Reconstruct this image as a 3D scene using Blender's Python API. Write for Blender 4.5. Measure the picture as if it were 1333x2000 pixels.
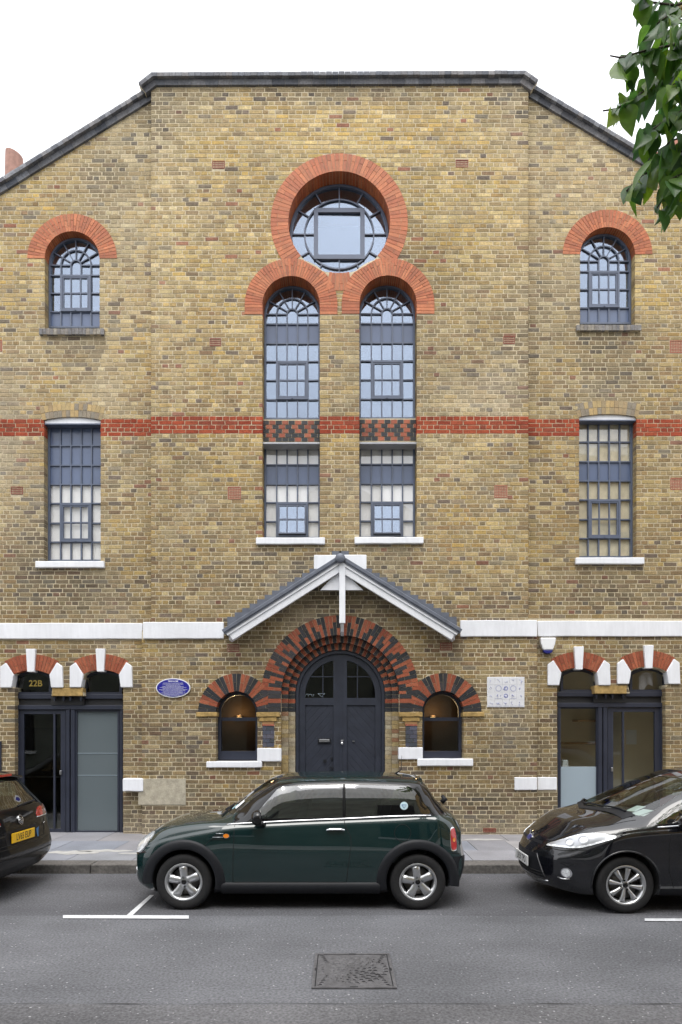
import bpy, bmesh, math, random
from mathutils import Vector, Matrix, noise
from mathutils.geometry import delaunay_2d_cdt
from mathutils.bvhtree import BVHTree
PI = math.pi
rnd = random.Random(7)
scene = bpy.context.scene
C = scene.collection
for o in list(bpy.data.objects):
    bpy.data.objects.remove(o)

# ------------------------------------------------------------------ camera, sky, sun, exposure
CAM_Y, CAM_Z, F, CX, CY = -11.69, 1.904, 1333.0, 666.5, 1425.0
cam_data = bpy.data.cameras.new('camera')
cam = bpy.data.objects.new('camera', cam_data)
C.objects.link(cam)
cam.location = (0, CAM_Y, CAM_Z)
cam.rotation_euler = (PI / 2, 0, 0)
cam_data.sensor_fit = 'HORIZONTAL'
cam_data.sensor_width = 24
cam_data.lens = 24
cam_data.shift_y = (CY - 1000) / 1333.0
cam_data.clip_end = 2000
scene.camera = cam

SUN_EL, SUN_ROT = math.radians(66), math.radians(186)
world = bpy.data.worlds.new('World')
scene.world = world
world.use_nodes = True
wn, wl = world.node_tree.nodes, world.node_tree.links
wn.clear()
sky = wn.new('ShaderNodeTexSky'); sky.sky_type = 'NISHITA'; sky.sun_disc = False
sky.sun_elevation = SUN_EL; sky.sun_rotation = SUN_ROT
sky.air_density = 1.0; sky.dust_density = 6.0; sky.ozone_density = 1.0; sky.altitude = 50
hs = wn.new('ShaderNodeHueSaturation'); hs.inputs['Saturation'].default_value = 0.30
tc = wn.new('ShaderNodeTexCoord')
cn = wn.new('ShaderNodeTexNoise'); cn.inputs['Scale'].default_value = 3.0; cn.inputs['Detail'].default_value = 5
cr = wn.new('ShaderNodeMapRange'); cr.inputs['From Min'].default_value = 0.3; cr.inputs['From Max'].default_value = 0.7
cr.inputs['To Min'].default_value = 0.84; cr.inputs['To Max'].default_value = 1.14
# overcast: the clear-sky model shines through an even white cloud layer, a little brighter overhead
cl = wn.new('ShaderNodeMix'); cl.data_type = 'RGBA'; cl.inputs[0].default_value = 0.80
cl.inputs[7].default_value = (6.4, 6.5, 6.75, 1)
sx = wn.new('ShaderNodeSeparateXYZ')
zr = wn.new('ShaderNodeMapRange'); zr.inputs['To Min'].default_value = 0.84; zr.inputs['To Max'].default_value = 1.50
zm = wn.new('ShaderNodeMath'); zm.operation = 'MULTIPLY'
mx = wn.new('ShaderNodeMix'); mx.data_type = 'RGBA'; mx.blend_type = 'MULTIPLY'; mx.inputs[0].default_value = 1.0
bg = wn.new('ShaderNodeBackground'); bg.inputs['Strength'].default_value = 0.15
wo = wn.new('ShaderNodeOutputWorld')
wl.new(sky.outputs[0], hs.inputs['Color'])
wl.new(tc.outputs['Generated'], cn.inputs['Vector']); wl.new(tc.outputs['Generated'], sx.inputs[0])
wl.new(sx.outputs['Z'], zr.inputs['Value'])
wl.new(cn.outputs['Fac'], cr.inputs['Value'])
wl.new(cr.outputs[0], zm.inputs[0]); wl.new(zr.outputs[0], zm.inputs[1])
wl.new(hs.outputs[0], cl.inputs[6])
wl.new(cl.outputs[2], mx.inputs[6]); wl.new(zm.outputs[0], mx.inputs[7])
wl.new(mx.outputs[2], bg.inputs['Color']); wl.new(bg.outputs[0], wo.inputs['Surface'])

sun_data = bpy.data.lights.new('sun', 'SUN')
sun_data.energy = 1.0; sun_data.angle = math.radians(34); sun_data.color = (1.0, 0.97, 0.92)
sun = bpy.data.objects.new('sun', sun_data); C.objects.link(sun)
sun.location = (2, -20, 30)
sd = Vector((math.sin(SUN_ROT) * math.cos(SUN_EL), math.cos(SUN_ROT) * math.cos(SUN_EL), math.sin(SUN_EL)))
sun.rotation_euler = (-sd).to_track_quat('-Z', 'Y').to_euler()

vs = scene.view_settings
vs.view_transform = 'Standard'; vs.look = 'None'; vs.gamma = 1.0; vs.use_curve_mapping = False
vs.exposure = 0.86
scene.cycles.use_denoising = True
scene.cycles.max_bounces = 8
scene.cycles.transparent_max_bounces = 16
scene.cycles.caustics_reflective = False
scene.cycles.caustics_refractive = False

# ------------------------------------------------------------------ helpers
def s2l(c):
    c /= 255.0
    return c / 12.92 if c <= 0.04045 else ((c + 0.055) / 1.055) ** 2.4
def S(r, g, b, k=1.0):
    return (s2l(r) * k, s2l(g) * k, s2l(b) * k)
def PX(px, py, y=0.0):
    """a pixel of the survey photograph on the vertical plane at depth y -> (X, Z) in metres"""
    d = y - CAM_Y
    return ((px - CX) * d / F, CAM_Z + (CY - py) * d / F)
def XX(px, y=0.0): return PX(px, 0, y)[0]
def ZZ(py, y=0.0): return PX(0, py, y)[1]

MATS = {}
def mk(name, col=(0.5, 0.5, 0.5), rough=0.6, metal=0.0, spec=0.5, attr=False, n1=None, n2=None, bump=None,
       coat=0.0, coat_rough=0.03, coat_ior=1.5, emit=None, coord='pos', ior=None, alpha=None):
    """procedural Principled material. n1/n2 = (scale, amount, detail[, stretch]) brightness noise; bump = (scale, strength)"""
    m = bpy.data.materials.new(name); m.use_nodes = True
    nt = m.node_tree; N = nt.nodes; L = nt.links
    b = N['Principled BSDF']
    b.inputs['Roughness'].default_value = rough
    b.inputs['Metallic'].default_value = metal
    b.inputs['Specular IOR Level'].default_value = spec
    b.inputs['Coat Weight'].default_value = coat
    b.inputs['Coat Roughness'].default_value = coat_rough
    b.inputs['Coat IOR'].default_value = coat_ior
    if ior: b.inputs['IOR'].default_value = ior
    if coord == 'pos':
        src = N.new('ShaderNodeNewGeometry').outputs['Position']
    else:
        src = N.new('ShaderNodeTexCoord').outputs['Object']
    if attr:
        a = N.new('ShaderNodeAttribute'); a.attribute_name = 'Col'; cur = a.outputs['Color']
    else:
        r = N.new('ShaderNodeRGB'); r.outputs[0].default_value = (*col, 1); cur = r.outputs[0]
    for nn in (n1, n2):
        if not nn: continue
        t = N.new('ShaderNodeTexNoise'); t.inputs['Scale'].default_value = nn[0]; t.inputs['Detail'].default_value = nn[2]
        if len(nn) > 3:
            mp = N.new('ShaderNodeMapping'); mp.inputs['Scale'].default_value = nn[3]
            L.new(src, mp.inputs['Vector']); L.new(mp.outputs[0], t.inputs['Vector'])
        else:
            L.new(src, t.inputs['Vector'])
        mr = N.new('ShaderNodeMapRange')
        mr.inputs['From Min'].default_value = 0.28; mr.inputs['From Max'].default_value = 0.72
        mr.inputs['To Min'].default_value = 1 - nn[1]; mr.inputs['To Max'].default_value = 1 + nn[1]
        L.new(t.outputs['Fac'], mr.inputs['Value'])
        mu = N.new('ShaderNodeMix'); mu.data_type = 'RGBA'; mu.blend_type = 'MULTIPLY'; mu.inputs[0].default_value = 1
        L.new(cur, mu.inputs[6]); L.new(mr.outputs[0], mu.inputs[7]); cur = mu.outputs[2]
    L.new(cur, b.inputs['Base Color'])
    if bump:
        t = N.new('ShaderNodeTexNoise'); t.inputs['Scale'].default_value = bump[0]; t.inputs['Detail'].default_value = 4
        L.new(src, t.inputs['Vector'])
        bp = N.new('ShaderNodeBump'); bp.inputs['Strength'].default_value = bump[1]; bp.inputs['Distance'].default_value = 0.01
        L.new(t.outputs['Fac'], bp.inputs['Height']); L.new(bp.outputs[0], b.inputs['Normal'])
    if emit:
        b.inputs['Emission Color'].default_value = (*emit[0], 1); b.inputs['Emission Strength'].default_value = emit[1]
    MATS[name] = m
    return m

def mk_glass(name, tint=(0.9, 0.93, 0.92), f0=0.05, gloss=(1, 1, 1)):
    """thin glass: clear tinted body under a mirror film that strengthens towards grazing angles (same from both faces)"""
    m = bpy.data.materials.new(name); m.use_nodes = True
    N = m.node_tree.nodes; L = m.node_tree.links; N.clear()
    out = N.new('ShaderNodeOutputMaterial'); mixs = N.new('ShaderNodeMixShader')
    tr = N.new('ShaderNodeBsdfTransparent'); tr.inputs[0].default_value = (*tint, 1)
    gl = N.new('ShaderNodeBsdfGlossy'); gl.inputs['Roughness'].default_value = 0.0; gl.inputs['Color'].default_value = (*gloss, 1)
    lw = N.new('ShaderNodeLayerWeight'); lw.inputs['Blend'].default_value = 0.5
    pw = N.new('ShaderNodeMath'); pw.operation = 'POWER'; pw.inputs[1].default_value = 5.0
    mr = N.new('ShaderNodeMapRange'); mr.inputs['To Min'].default_value = f0; mr.inputs['To Max'].default_value = 1.0
    L.new(lw.outputs['Facing'], pw.inputs[0]); L.new(pw.outputs[0], mr.inputs['Value']); L.new(mr.outputs[0], mixs.inputs[0])
    L.new(tr.outputs[0], mixs.inputs[1]); L.new(gl.outputs[0], mixs.inputs[2]); L.new(mixs.outputs[0], out.inputs[0])
    MATS[name] = m
    return m

def link(o, parent=None):
    C.objects.link(o)
    if parent is not None: o.parent = parent
    return o
def empty(name, loc=(0, 0, 0), parent=None):
    o = bpy.data.objects.new(name, None); o.location = loc; o.empty_display_size = 0.2
    return link(o, parent)
def tag(o, label=None, cat=None, group=None, kind=None):
    if label: o['label'] = label
    if cat: o['category'] = cat
    if group: o['group'] = group
    if kind: o['kind'] = kind
    return o

class MB:
    """collects faces, builds ONE mesh object"""
    def __init__(s):
        s.v = []; s.f = []; s.c = []; s.mi = []; s.sm = []
    def add(s, vs, fs, col=None, mi=0, smooth=False):
        n = len(s.v); s.v.extend(vs)
        for f in fs:
            s.f.append(tuple(i + n for i in f)); s.c.append(col or (0.5, 0.5, 0.5)); s.mi.append(mi); s.sm.append(smooth)
        return s
    def box(s, x0, x1, y0, y1, z0, z1, col=None, mi=0):
        return s.add([(x0, y0, z0), (x1, y0, z0), (x1, y1, z0), (x0, y1, z0), (x0, y0, z1), (x1, y0, z1), (x1, y1, z1), (x0, y1, z1)],
                     [(0, 3, 2, 1), (4, 5, 6, 7), (0, 1, 5, 4), (1, 2, 6, 5), (2, 3, 7, 6), (3, 0, 4, 7)], col, mi)
    def prism(s, poly, y0, y1, col=None, mi=0, back=True):
        """polygon in (x, z), counter-clockwise or not, extruded from y0 (front) to y1"""
        a = sum(poly[i][0] * poly[(i + 1) % len(poly)][1] - poly[(i + 1) % len(poly)][0] * poly[i][1] for i in range(len(poly)))
        if a < 0: poly = poly[::-1]
        n = len(poly)
        vs = [(x, y0, z) for x, z in poly] + [(x, y1, z) for x, z in poly]
        fs = [tuple(range(n))] + ([tuple(range(2 * n - 1, n - 1, -1))] if back else [])
        fs += [((i + 1) % n, i, n + i, n + (i + 1) % n) for i in range(n)]
        return s.add(vs, fs, col, mi)
    def band(s, outer, inner, y0, y1, closed=False, col=None, mi=0):
        """strip between two equal-length polylines in (x, z), extruded"""
        n = len(outer); vs = []
        for (a, b) in zip(outer, inner):
            vs += [(a[0], y0, a[1]), (b[0], y0, b[1]), (b[0], y1, b[1]), (a[0], y1, a[1])]
        fs = []
        for i in range(n if closed else n - 1):
            j = (i + 1) % n
            for k in range(4):
                k2 = (k + 1) % 4
                fs.append((4 * i + k, 4 * i + k2, 4 * j + k2, 4 * j + k))
        if not closed:
            fs += [(3, 2, 1, 0), (4 * n - 4, 4 * n - 3, 4 * n - 2, 4 * n - 1)]
        return s.add(vs, fs, col, mi)
    def tube(s, pts, r, n=8, col=None, mi=0, closed=False, cap=True):
        pts = [Vector(p) for p in pts]; m = len(pts); vs = []; fs = []
        rs = r if isinstance(r, (list, tuple)) else [r] * m
        prev = None
        for i, p in enumerate(pts):
            if closed: t = (pts[(i + 1) % m] - pts[i - 1])
            else: t = pts[min(i + 1, m - 1)] - pts[max(i - 1, 0)]
            t.normalize()
            if prev is None:
                u = t.orthogonal().normalized()
            else:
                u = (prev - t * prev.dot(t))
                u = u.normalized() if u.length > 1e-6 else t.orthogonal().normalized()
            prev = u; w = t.cross(u)
            for k in range(n):
                a = 2 * PI * k / n
                vs.append(tuple(p + (u * math.cos(a) + w * math.sin(a)) * rs[i]))
        for i in range(m if closed else m - 1):
            j = (i + 1) % m
            for k in range(n):
                k2 = (k + 1) % n
                fs.append((i * n + k, i * n + k2, j * n + k2, j * n + k))
        if cap and not closed:
            fs.append(tuple(range(n - 1, -1, -1))); fs.append(tuple((m - 1) * n + k for k in range(n)))
        return s.add(vs, fs, col, mi, True)
    def lathe(s, prof, n=32, axis='y', centre=(0, 0, 0), col=None, mi=0, smooth=True, closed_prof=False):
        """profile of (radius, along) pairs turned round an axis"""
        vs = []; m = len(prof)
        for k in range(n):
            a = 2 * PI * k / n; ca, sa = math.cos(a), math.sin(a)
            for r, h in prof:
                if axis == 'y': p = (r * ca, h, r * sa)
                elif axis == 'z': p = (r * ca, r * sa, h)
                else: p = (h, r * ca, r * sa)
                vs.append((p[0] + centre[0], p[1] + centre[1], p[2] + centre[2]))
        fs = []
        for k in range(n):
            k2 = (k + 1) % n
            for i in range(m if closed_prof else m - 1):
                i2 = (i + 1) % m
                fs.append((k * m + i, k * m + i2, k2 * m + i2, k2 * m + i))
        return s.add(vs, fs, col, mi, smooth)
    def mesh(s, name, mats):
        me = bpy.data.meshes.new(name)
        me.from_pydata(s.v, [], s.f)
        for m in (mats if isinstance(mats, (list, tuple)) else [mats]):
            me.materials.append(MATS[m] if isinstance(m, str) else m)
        a = me.attributes.new('Col', 'FLOAT_COLOR', 'FACE')
        buf = []
        for c in s.c: buf += [c[0], c[1], c[2], 1.0]
        a.data.foreach_set('color', buf)
        me.polygons.foreach_set('material_index', s.mi)
        me.polygons.foreach_set('use_smooth', s.sm)
        me.update()
        return me
    def build(s, name, mats, parent=None, loc=None, bevel=None, fix=False, sharp=None):
        me = s.mesh(name, mats)
        if fix:
            bm = bmesh.new(); bm.from_mesh(me); bmesh.ops.recalc_face_normals(bm, faces=bm.faces); bm.to_mesh(me); bm.free()
        if sharp: me.set_sharp_from_angle(angle=math.radians(sharp))
        o = bpy.data.objects.new(name, me)
        if loc: o.location = loc
        link(o, parent)
        if bevel:
            bv = o.modifiers.new('bevel', 'BEVEL'); bv.width = bevel; bv.segments = 2; bv.limit_method = 'ANGLE'
        return o

def arc(cx, cz, r, a0, a1, n):
    return [(cx + r * math.cos(a0 + (a1 - a0) * i / n), cz + r * math.sin(a0 + (a1 - a0) * i / n)) for i in range(n + 1)]
def arch_poly(cx, r, zs, zb, n=24):
    """round-headed opening outline (x, z)"""
    return [(cx - r, zb), (cx + r, zb)] + arc(cx, zs, r, 0, PI, n)
def inside(poly, x, z):
    c = False; n = len(poly); j = n - 1
    for i in range(n):
        xi, zi = poly[i]; xj, zj = poly[j]
        if (zi > z) != (zj > z) and x < (xj - xi) * (z - zi) / (zj - zi) + xi: c = not c
        j = i
    return c
def cut_half(poly, a, b, c):
    """keep the part of a polygon where a*x + b*z <= c"""
    out = []
    for i in range(len(poly)):
        p, q = poly[i], poly[(i + 1) % len(poly)]
        dp = a * p[0] + b * p[1] - c; dq = a * q[0] + b * q[1] - c
        if dp <= 0: out.append(p)
        if (dp < 0 < dq) or (dq < 0 < dp):
            t = dp / (dp - dq); out.append((p[0] + (q[0] - p[0]) * t, p[1] + (q[1] - p[1]) * t))
    return out
def text_mesh(name, body, size, mat, parent, loc, rot=(PI / 2, 0, 0), extrude=0.0015, align='CENTER', sx=1.0, shear=0.0, bold=0.0, space=1.0):
    cu = bpy.data.curves.new(name, 'FONT'); cu.body = body; cu.size = size; cu.extrude = extrude
    cu.align_x = align; cu.align_y = 'CENTER'; cu.shear = shear; cu.offset = bold; cu.space_character = space
    tmp = bpy.data.objects.new(name, cu); C.objects.link(tmp)
    dg = bpy.context.evaluated_depsgraph_get()
    me = bpy.data.meshes.new_from_object(tmp.evaluated_get(dg))
    bpy.data.objects.remove(tmp); bpy.data.curves.remove(cu)
    me.materials.clear(); me.materials.append(MATS[mat])
    o = bpy.data.objects.new(name, me); o.location = loc; o.rotation_euler = rot; o.scale = (sx, 1, 1)
    return link(o, parent)

# ------------------------------------------------------------------ materials
mk('brick', attr=True, rough=0.9, spec=0.25, n1=(38, 0.30, 5), n2=(7, 0.18, 4), bump=(110, 0.7))
mk('glazed_brick', attr=True, rough=0.55, spec=0.4, n1=(60, 0.22, 4), n2=(8, 0.14, 3), bump=(110, 0.35))
mk('mortar', S(190, 178, 152), rough=0.95, spec=0.1, n1=(0.9, 0.24, 6), n2=(45, 0.18, 4), bump=(160, 0.6))
mk('white_paint', (0.73, 0.745, 0.78), rough=0.55, spec=0.35, n1=(1.7, 0.07, 6), n2=(7, 0.05, 4, (3, 3, .5)), bump=(25, 0.12))
mk('frame_grey', S(86, 95, 114), rough=0.42, spec=0.5, n1=(6, 0.10, 3))
mk('cap_grey', S(168, 170, 176), rough=0.6, n1=(6, 0.1, 3))
mk('navy_frame', S(44, 48, 61), rough=0.38, spec=0.5, n1=(5, 0.12, 3))
mk('door_paint', S(45, 49, 60), rough=0.42, spec=0.45, n1=(5, 0.16, 4), n2=(40, 0.06, 3), bump=(60, 0.08))
mk('dark', (0.012, 0.012, 0.014), rough=0.6)
mk('coping', attr=True, rough=0.75, spec=0.35, n1=(30, 0.3, 4), n2=(4, 0.2, 3), bump=(70, 0.4))
mk('lead', S(98, 103, 114), rough=0.45, spec=0.5, metal=0.25, n1=(9, 0.22, 4), bump=(14, 0.25))
mk('stone', S(168, 161, 144), rough=0.9, spec=0.2, n1=(14, 0.2, 5), n2=(70, 0.15, 3), bump=(60, 0.4))
mk('yellow_stone', S(160, 134, 86), rough=0.9, spec=0.2, n1=(20, 0.3, 5), n2=(6, 0.2, 3), bump=(60, 0.4))
mk('terracotta', S(158, 92, 74), rough=0.85, n1=(30, 0.2, 4), bump=(80, 0.3))
mk('air_red', S(124, 62, 50), rough=0.85, n1=(30, .2, 4))
mk('air_dark', (0.03, 0.010, 0.008), rough=0.9)
mk('spandrel', S(90, 103, 130), rough=0.25, spec=0.6, n1=(2, 0.06, 2))
mk('reflection_backing', (0.90, 0.90, 0.89), rough=0.75, n1=(2, 0.05, 2))  # white sheet added behind lower panes, imitating the bright reflection of the cladding
mk_glass('pane_glass', (0.86, 0.90, 0.93), f0=0.22, gloss=(0.70, 0.80, 0.97))
mk('reflection_backing_beige', S(214, 206, 180), rough=0.75, n1=(9, 0.16, 4))  # reflected pale brick of the house opposite, put into the sheet's colour
mk_glass('backed_glass', (0.99, 0.99, 0.99), f0=0.08)  # clearer glass, lets the added pale sheet show through
mk_glass('shop_glass', (0.92, 0.95, 0.94), f0=0.035)
mk('frosted', S(94, 103, 107), rough=0.22, spec=0.5, n1=(0.9, 0.06, 2))
mk('frosted_pale', S(150, 164, 174), rough=0.25, spec=0.5, n1=(0.9, 0.05, 2))
mk('room_wall', S(222, 208, 184), rough=0.9, n1=(1.2, 0.15, 3))
mk('room_white', (0.62, 0.60, 0.56), rough=0.9, n1=(1.2, 0.1, 3))
mk('room_dark', S(70, 66, 60), rough=0.9, n1=(1.5, 0.2, 3))
mk('room_brown', S(80, 62, 44), rough=0.9, n1=(1.5, 0.2, 3))
mk('wood', S(150, 112, 74), rough=0.6, n1=(4, 0.25, 4, (1, 8, 8)))
mk('chrome', (0.82, 0.83, 0.85), rough=0.12, metal=1.0)
mk('steel', (0.45, 0.46, 0.48), rough=0.35, metal=1.0)
mk('gold', (0.62, 0.46, 0.13), rough=0.35, metal=0.8)
mk('white_plastic', (0.78, 0.79, 0.81), rough=0.35)
mk('blue_plastic', S(36, 40, 112), rough=0.3)
mk('black_plastic', (0.012, 0.013, 0.016), rough=0.5, spec=0.25, n1=(20, 0.1, 2))
mk('rubber', (0.017, 0.017, 0.018), rough=0.75, spec=0.3, n1=(40, 0.2, 3), coord='obj')
# ------------------------------------------------------------------ the brick hall
YW, YC = 0.0, -0.10            # face of the wings, face of the centre bay
YF, YG = 0.15, 0.19            # window frame front, glass
COURSE = 0.0744
hall = empty('brick_hall', (0, 0, 0.12))
tag(hall, 'tall yellow stock brick hall with white band, red arches and gabled entrance', 'building')
HZ = 0.12                      # the empty stands on the pavement: shift children back
class HB(MB):
    def build(s, name, mats, parent=None, **k):
        o = MB.build(s, name, mats, parent, **k)
        if parent is hall: o.location.z -= HZ
        return o
def part(name):                # an empty part under the hall whose children use world coordinates
    return empty(name, (0, 0, -HZ), hall)

ZB, ZTOPC = 0.124, ZZ(160, YC)
XL, XR = XX(-75), XX(1410)
XC0, XC1 = XX(295, YC), XX(1033, YC)
XG0, XG1 = XX(277, YC), XX(1050, YC)
ZBAND = ZZ(1231, YC)
RAKE_L0, RAKE_L1 = PX(295, 190), PX(-75, 190 + 0.622 * 370)
RAKE_R0, RAKE_R1 = PX(1031, 181), PX(1410, 181 + 0.60 * 379)

# --- openings (polygons on the wall face) and what blocks the stock bricks
def archpx(cx, r, ys, yb, y): # pixels -> polygon, centre and radius in metres
    x, zs = PX(cx, ys, y); return arch_poly(x, r * (y - CAM_Y) / F, zs, ZZ(yb, y)), x, zs, r * (y - CAM_Y) / F
def rectpx(x0, x1, y0, y1, y):
    return [PX(x0, y1, y), PX(x1, y1, y), PX(x1, y0, y), PX(x0, y0, y)]
def segpx(x0, x1, ys, ya, yb, y, n=10): # segmental head: sides reach ys, apex ya
    h = (x1 - x0) / 2; sg = ys - ya; R = (h * h + sg * sg) / (2 * sg); cx = (x0 + x1) / 2; cy = ya + R
    pts = [(x0, yb), (x1, yb)]
    a = math.asin(h / R)
    for i in range(n + 1):
        t = a - 2 * a * i / n
        pts.append((cx + R * math.sin(t), cy - R * math.cos(t)))
    return [PX(px, py, y) for px, py in pts]

W_UP_L = archpx(141, 53.5, 505, 641, YW)
W_UP_R = archpx(1187.5, 53.5, 497, 634, YW)
W_LOW_L = segpx(86, 196.5, 820, 814, 1096, YW)
W_LOW_R = segpx(1132, 1244, 814, 808.5, 1089, YW)
C_L = archpx(569, 56, 595, 1050, YC)
C_R = archpx(758.5, 56, 594, 1049, YC)
ROSE_X, ROSE_Z = PX(663, 433.5, YC); ROSE_R = 99.5 * 11.59 / F; ROSE_RO = 134 * 11.59 / F
ROSE = arc(ROSE_X, ROSE_Z, ROSE_R, 0, 2 * PI, 48)[:-1]
DOOR_X, DOOR_Z = PX(664.8, 1356, YC); DOOR_R = 115.5 * 11.59 / F; DOOR_RO = 154 * 11.59 / F
DOOR = arch_poly(DOOR_X, DOOR_R, DOOR_Z, ZB, 32)
S_L = archpx(462.5, 40.5, 1391, 1487, YC)
S_R = archpx(866, 40.5, 1390, 1483, YC)
def ground_open(dx, dy, du):
    g = [(29, 1640), (240.5, 1640), (240.5, 1343.3), (241, 1343), (235.5, 1320), (226, 1313.5), (212, 1310), (198, 1309), (184, 1310), (171, 1313.5), (164, 1319), (159, 1343),
         (163, 1358.5), (101, 1358.5), (102.5, 1343), (98.5, 1319), (90, 1313.5), (76, 1310), (62, 1309), (48, 1310), (35, 1313.5), (27.5, 1319), (22.5, 1343), (29, 1343.3)]
    return [PX(a + (dx if (b > 1343.1 and b != 1358.5) else du), min(b + dy, 1640), YW) for a, b in g]
GL = ground_open(0, 0, 0)
GR = ground_open(1060.0, -4.8, 1067.6)
GR = [(x + (0.012 if i in (0, 1) else 0), z) for i, (x, z) in enumerate(GR)]

holes_wing = [W_UP_L[0], W_UP_R[0], W_LOW_L, W_LOW_R, GL, GR]
holes_ctr = [C_L[0], C_R[0], ROSE, DOOR, S_L[0], S_R[0]]

def ring_block(cx, zs, ro, zb):
    return arch_poly(cx, ro, zs, zb, 40)
blk_wing, blk_ctr = list(holes_wing), list(holes_ctr)
def kpx(r, y): return r * (y - CAM_Y) / F
for w in (W_UP_L, W_UP_R): blk_wing.append(ring_block(w[1], w[2], kpx(87.5, YW), w[2] - 0.002))
ARCH_OUT = {}
for nm, w in (('l', C_L), ('r', C_R)):
    blk_ctr.append(ring_block(w[1], w[2], kpx(90.5, YC), w[2] - kpx(19, YC)))
blk_ctr.append(arc(ROSE_X, ROSE_Z, ROSE_RO, 0, 2 * PI, 64)[:-1])
ZSPR = ZZ(1391, YC)
blk_ctr.append(ring_block(DOOR_X, DOOR_Z, DOOR_RO, ZSPR))
for w in (S_L, S_R): blk_ctr.append(ring_block(w[1], w[2], kpx(75, YC), w[2]))
# arch heads over the ground-floor openings
HEADS = [(0, 0), (135.7, -0.5), (1068, -4.5), (1204, -7)]
for dx, dy in HEADS:
    e = [(1.5, 1343), (1.5, 1303), (13, 1295), (25, 1287), (40, 1280.5), (52.5, 1278.5), (52.5, 1268), (71.5, 1268), (71.5, 1278.5), (84, 1280.5), (99, 1287), (114, 1295), (124, 1302), (125, 1343)]
    blk_wing.append([PX(a + dx, b + dy, YW) for a, b in e])
# segmental stock-brick heads over the lower wing windows
blk_wing.append([PX(a, b, YW) for a, b in [(80, 819), (84, 794), (141, 788), (198, 794), (202, 819)]])
blk_wing.append([PX(a, b, YW) for a, b in [(1127, 813), (1131, 789), (1188, 783), (1245, 789), (1250, 813)]])
# sills, tablets, air bricks and other inserts
INS = []   # (x0, x1, y0, y1, plane)
for q in [(76, 203, 640, 653, 0), (1126, 1254, 633, 645, 0), (68, 203, 1095, 1109, 0), (1126, 1260, 1088, 1102, 0)]: INS.append(q)
for q in [(500, 635, 1049, 1063, 1), (693, 828, 1048, 1062, 1), (403, 512, 1487, 1500, 1), (502.5, 549, 1461, 1488, 1), (816, 925, 1482, 1497, 1), (780, 827, 1460, 1484, 1),
          (272, 363, 1521, 1573, 1), (240, 280, 1521, 1546, 1), (1007, 1052, 1519, 1543.5, 1), (613, 717, 1084, 1110, 1)]: INS.append(q)
INS.append((1048, 1089, 1519, 1543.5, 0)); INS.append((238, 279, 1521, 1546, 0))
AIRS = [(427, 321, 24, 15, 1), (903, 319, 24, 15, 1), (421, 668, 22, 15, 1), (995, 664, 22, 15, 1), (456, 1266, 23, 15, 1), (872, 1263, 23, 15, 1),
        (33, 958, 23, 15, 0), (458, 963, 25, 24, 1), (979, 960, 25, 24, 1), (1322, 677, 25, 24, 0), (1323, 945, 25, 23, 0), (-7, 675, 22, 22, 0), (957, 1622, 25, 8, 1)]
for ax, ay, aw, ah, pl in AIRS: INS.append((ax - aw / 2 - 1, ax + aw / 2 + 1, ay - ah / 2 - 1, ay + ah / 2 + 1, pl))
INS.append((0 - 80, 437, 1217, 1248, 0)); INS.append((900, 1420, 1212, 1243, 0)); INS.append((295 - 20, 437, 1215, 1248, 1)); INS.append((900, 1052, 1211, 1243, 1))
for x0, x1, y0, y1, pl in INS:
    (blk_ctr if pl else blk_wing).append(rectpx(x0, x1, y0, y1, YC if pl else YW))

# --- mortar sheet with openings and returns (depth behind the bricks)
def sheet(mb, outline, holes, y, yback):
    pts, edges = [], []
    for poly in [outline] + holes:
        n0 = len(pts); pts += [Vector(p) for p in poly]
        edges += [(n0 + i, n0 + (i + 1) % len(poly)) for i in range(len(poly))]
    r = delaunay_2d_cdt(pts, edges, [], 1, 1e-5)
    vv, ff = r[0], r[2]; keep = []
    for f in ff:
        cx = sum(vv[i][0] for i in f) / 3; cz = sum(vv[i][1] for i in f) / 3
        if inside(outline, cx, cz) and not any(inside(h, cx, cz) for h in holes):
            a, b, c = [vv[i] for i in f]
            if (b[0] - a[0]) * (c[1] - a[1]) - (b[1] - a[1]) * (c[0] - a[0]) < 0: f = f[::-1]
            keep.append(tuple(f))
    mb.add([(p[0], y, p[1]) for p in vv], keep)
    for h in holes:
        n = len(h)
        vs = [(p[0], y, p[1]) for p in h] + [(p[0], yback, p[1]) for p in h]
        mb.add(vs, [(i, (i + 1) % n, n + (i + 1) % n, n + i) for i in range(n)])
def grow(poly, g):
    cx = sum(p[0] for p in poly) / len(poly); cz = sum(p[1] for p in poly) / len(poly); out = []
    for x, z in poly:
        out.append((x + (g if x > cx else -g), z + (g if z > cz else -g)))
    return out
wall = part('wall')
mb = MB()
out_l = [(XL, ZB - .3), (XC0 + .05, ZB - .3), (XC0 + .05, RAKE_L0[1]), RAKE_L0, RAKE_L1]
sheet(mb, out_l, [grow(h, .005) for h in (W_UP_L[0], W_LOW_L, GL)], YW + .0045, .24)
out_r = [(XC1 - .05, ZB - .3), (XR, ZB - .3), RAKE_R1, RAKE_R0, (XC1 - .05, RAKE_R0[1])]
sheet(mb, out_r, [grow(h, .005) for h in (W_UP_R[0], W_LOW_R, GR)], YW + .0045, .24)
out_c = [(XC0 + .006, ZBAND), (XC1 - .006, ZBAND), (XC1 - .006, ZTOPC), (XC0 + .006, ZTOPC)]
up = [grow(h, .005) for h in (C_L[0], C_R[0], ROSE)]
sheet(mb, out_c, up, YC + .0045, .24)
out_g = [(XG0 + .006, ZB - .3), (XG1 - .006, ZB - .3), (XG1 - .006, ZBAND), (XG0 + .006, ZBAND)]
dop = [(x, z if z > ZB + .01 else ZB - .25) for x, z in grow(DOOR, .005)]
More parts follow.
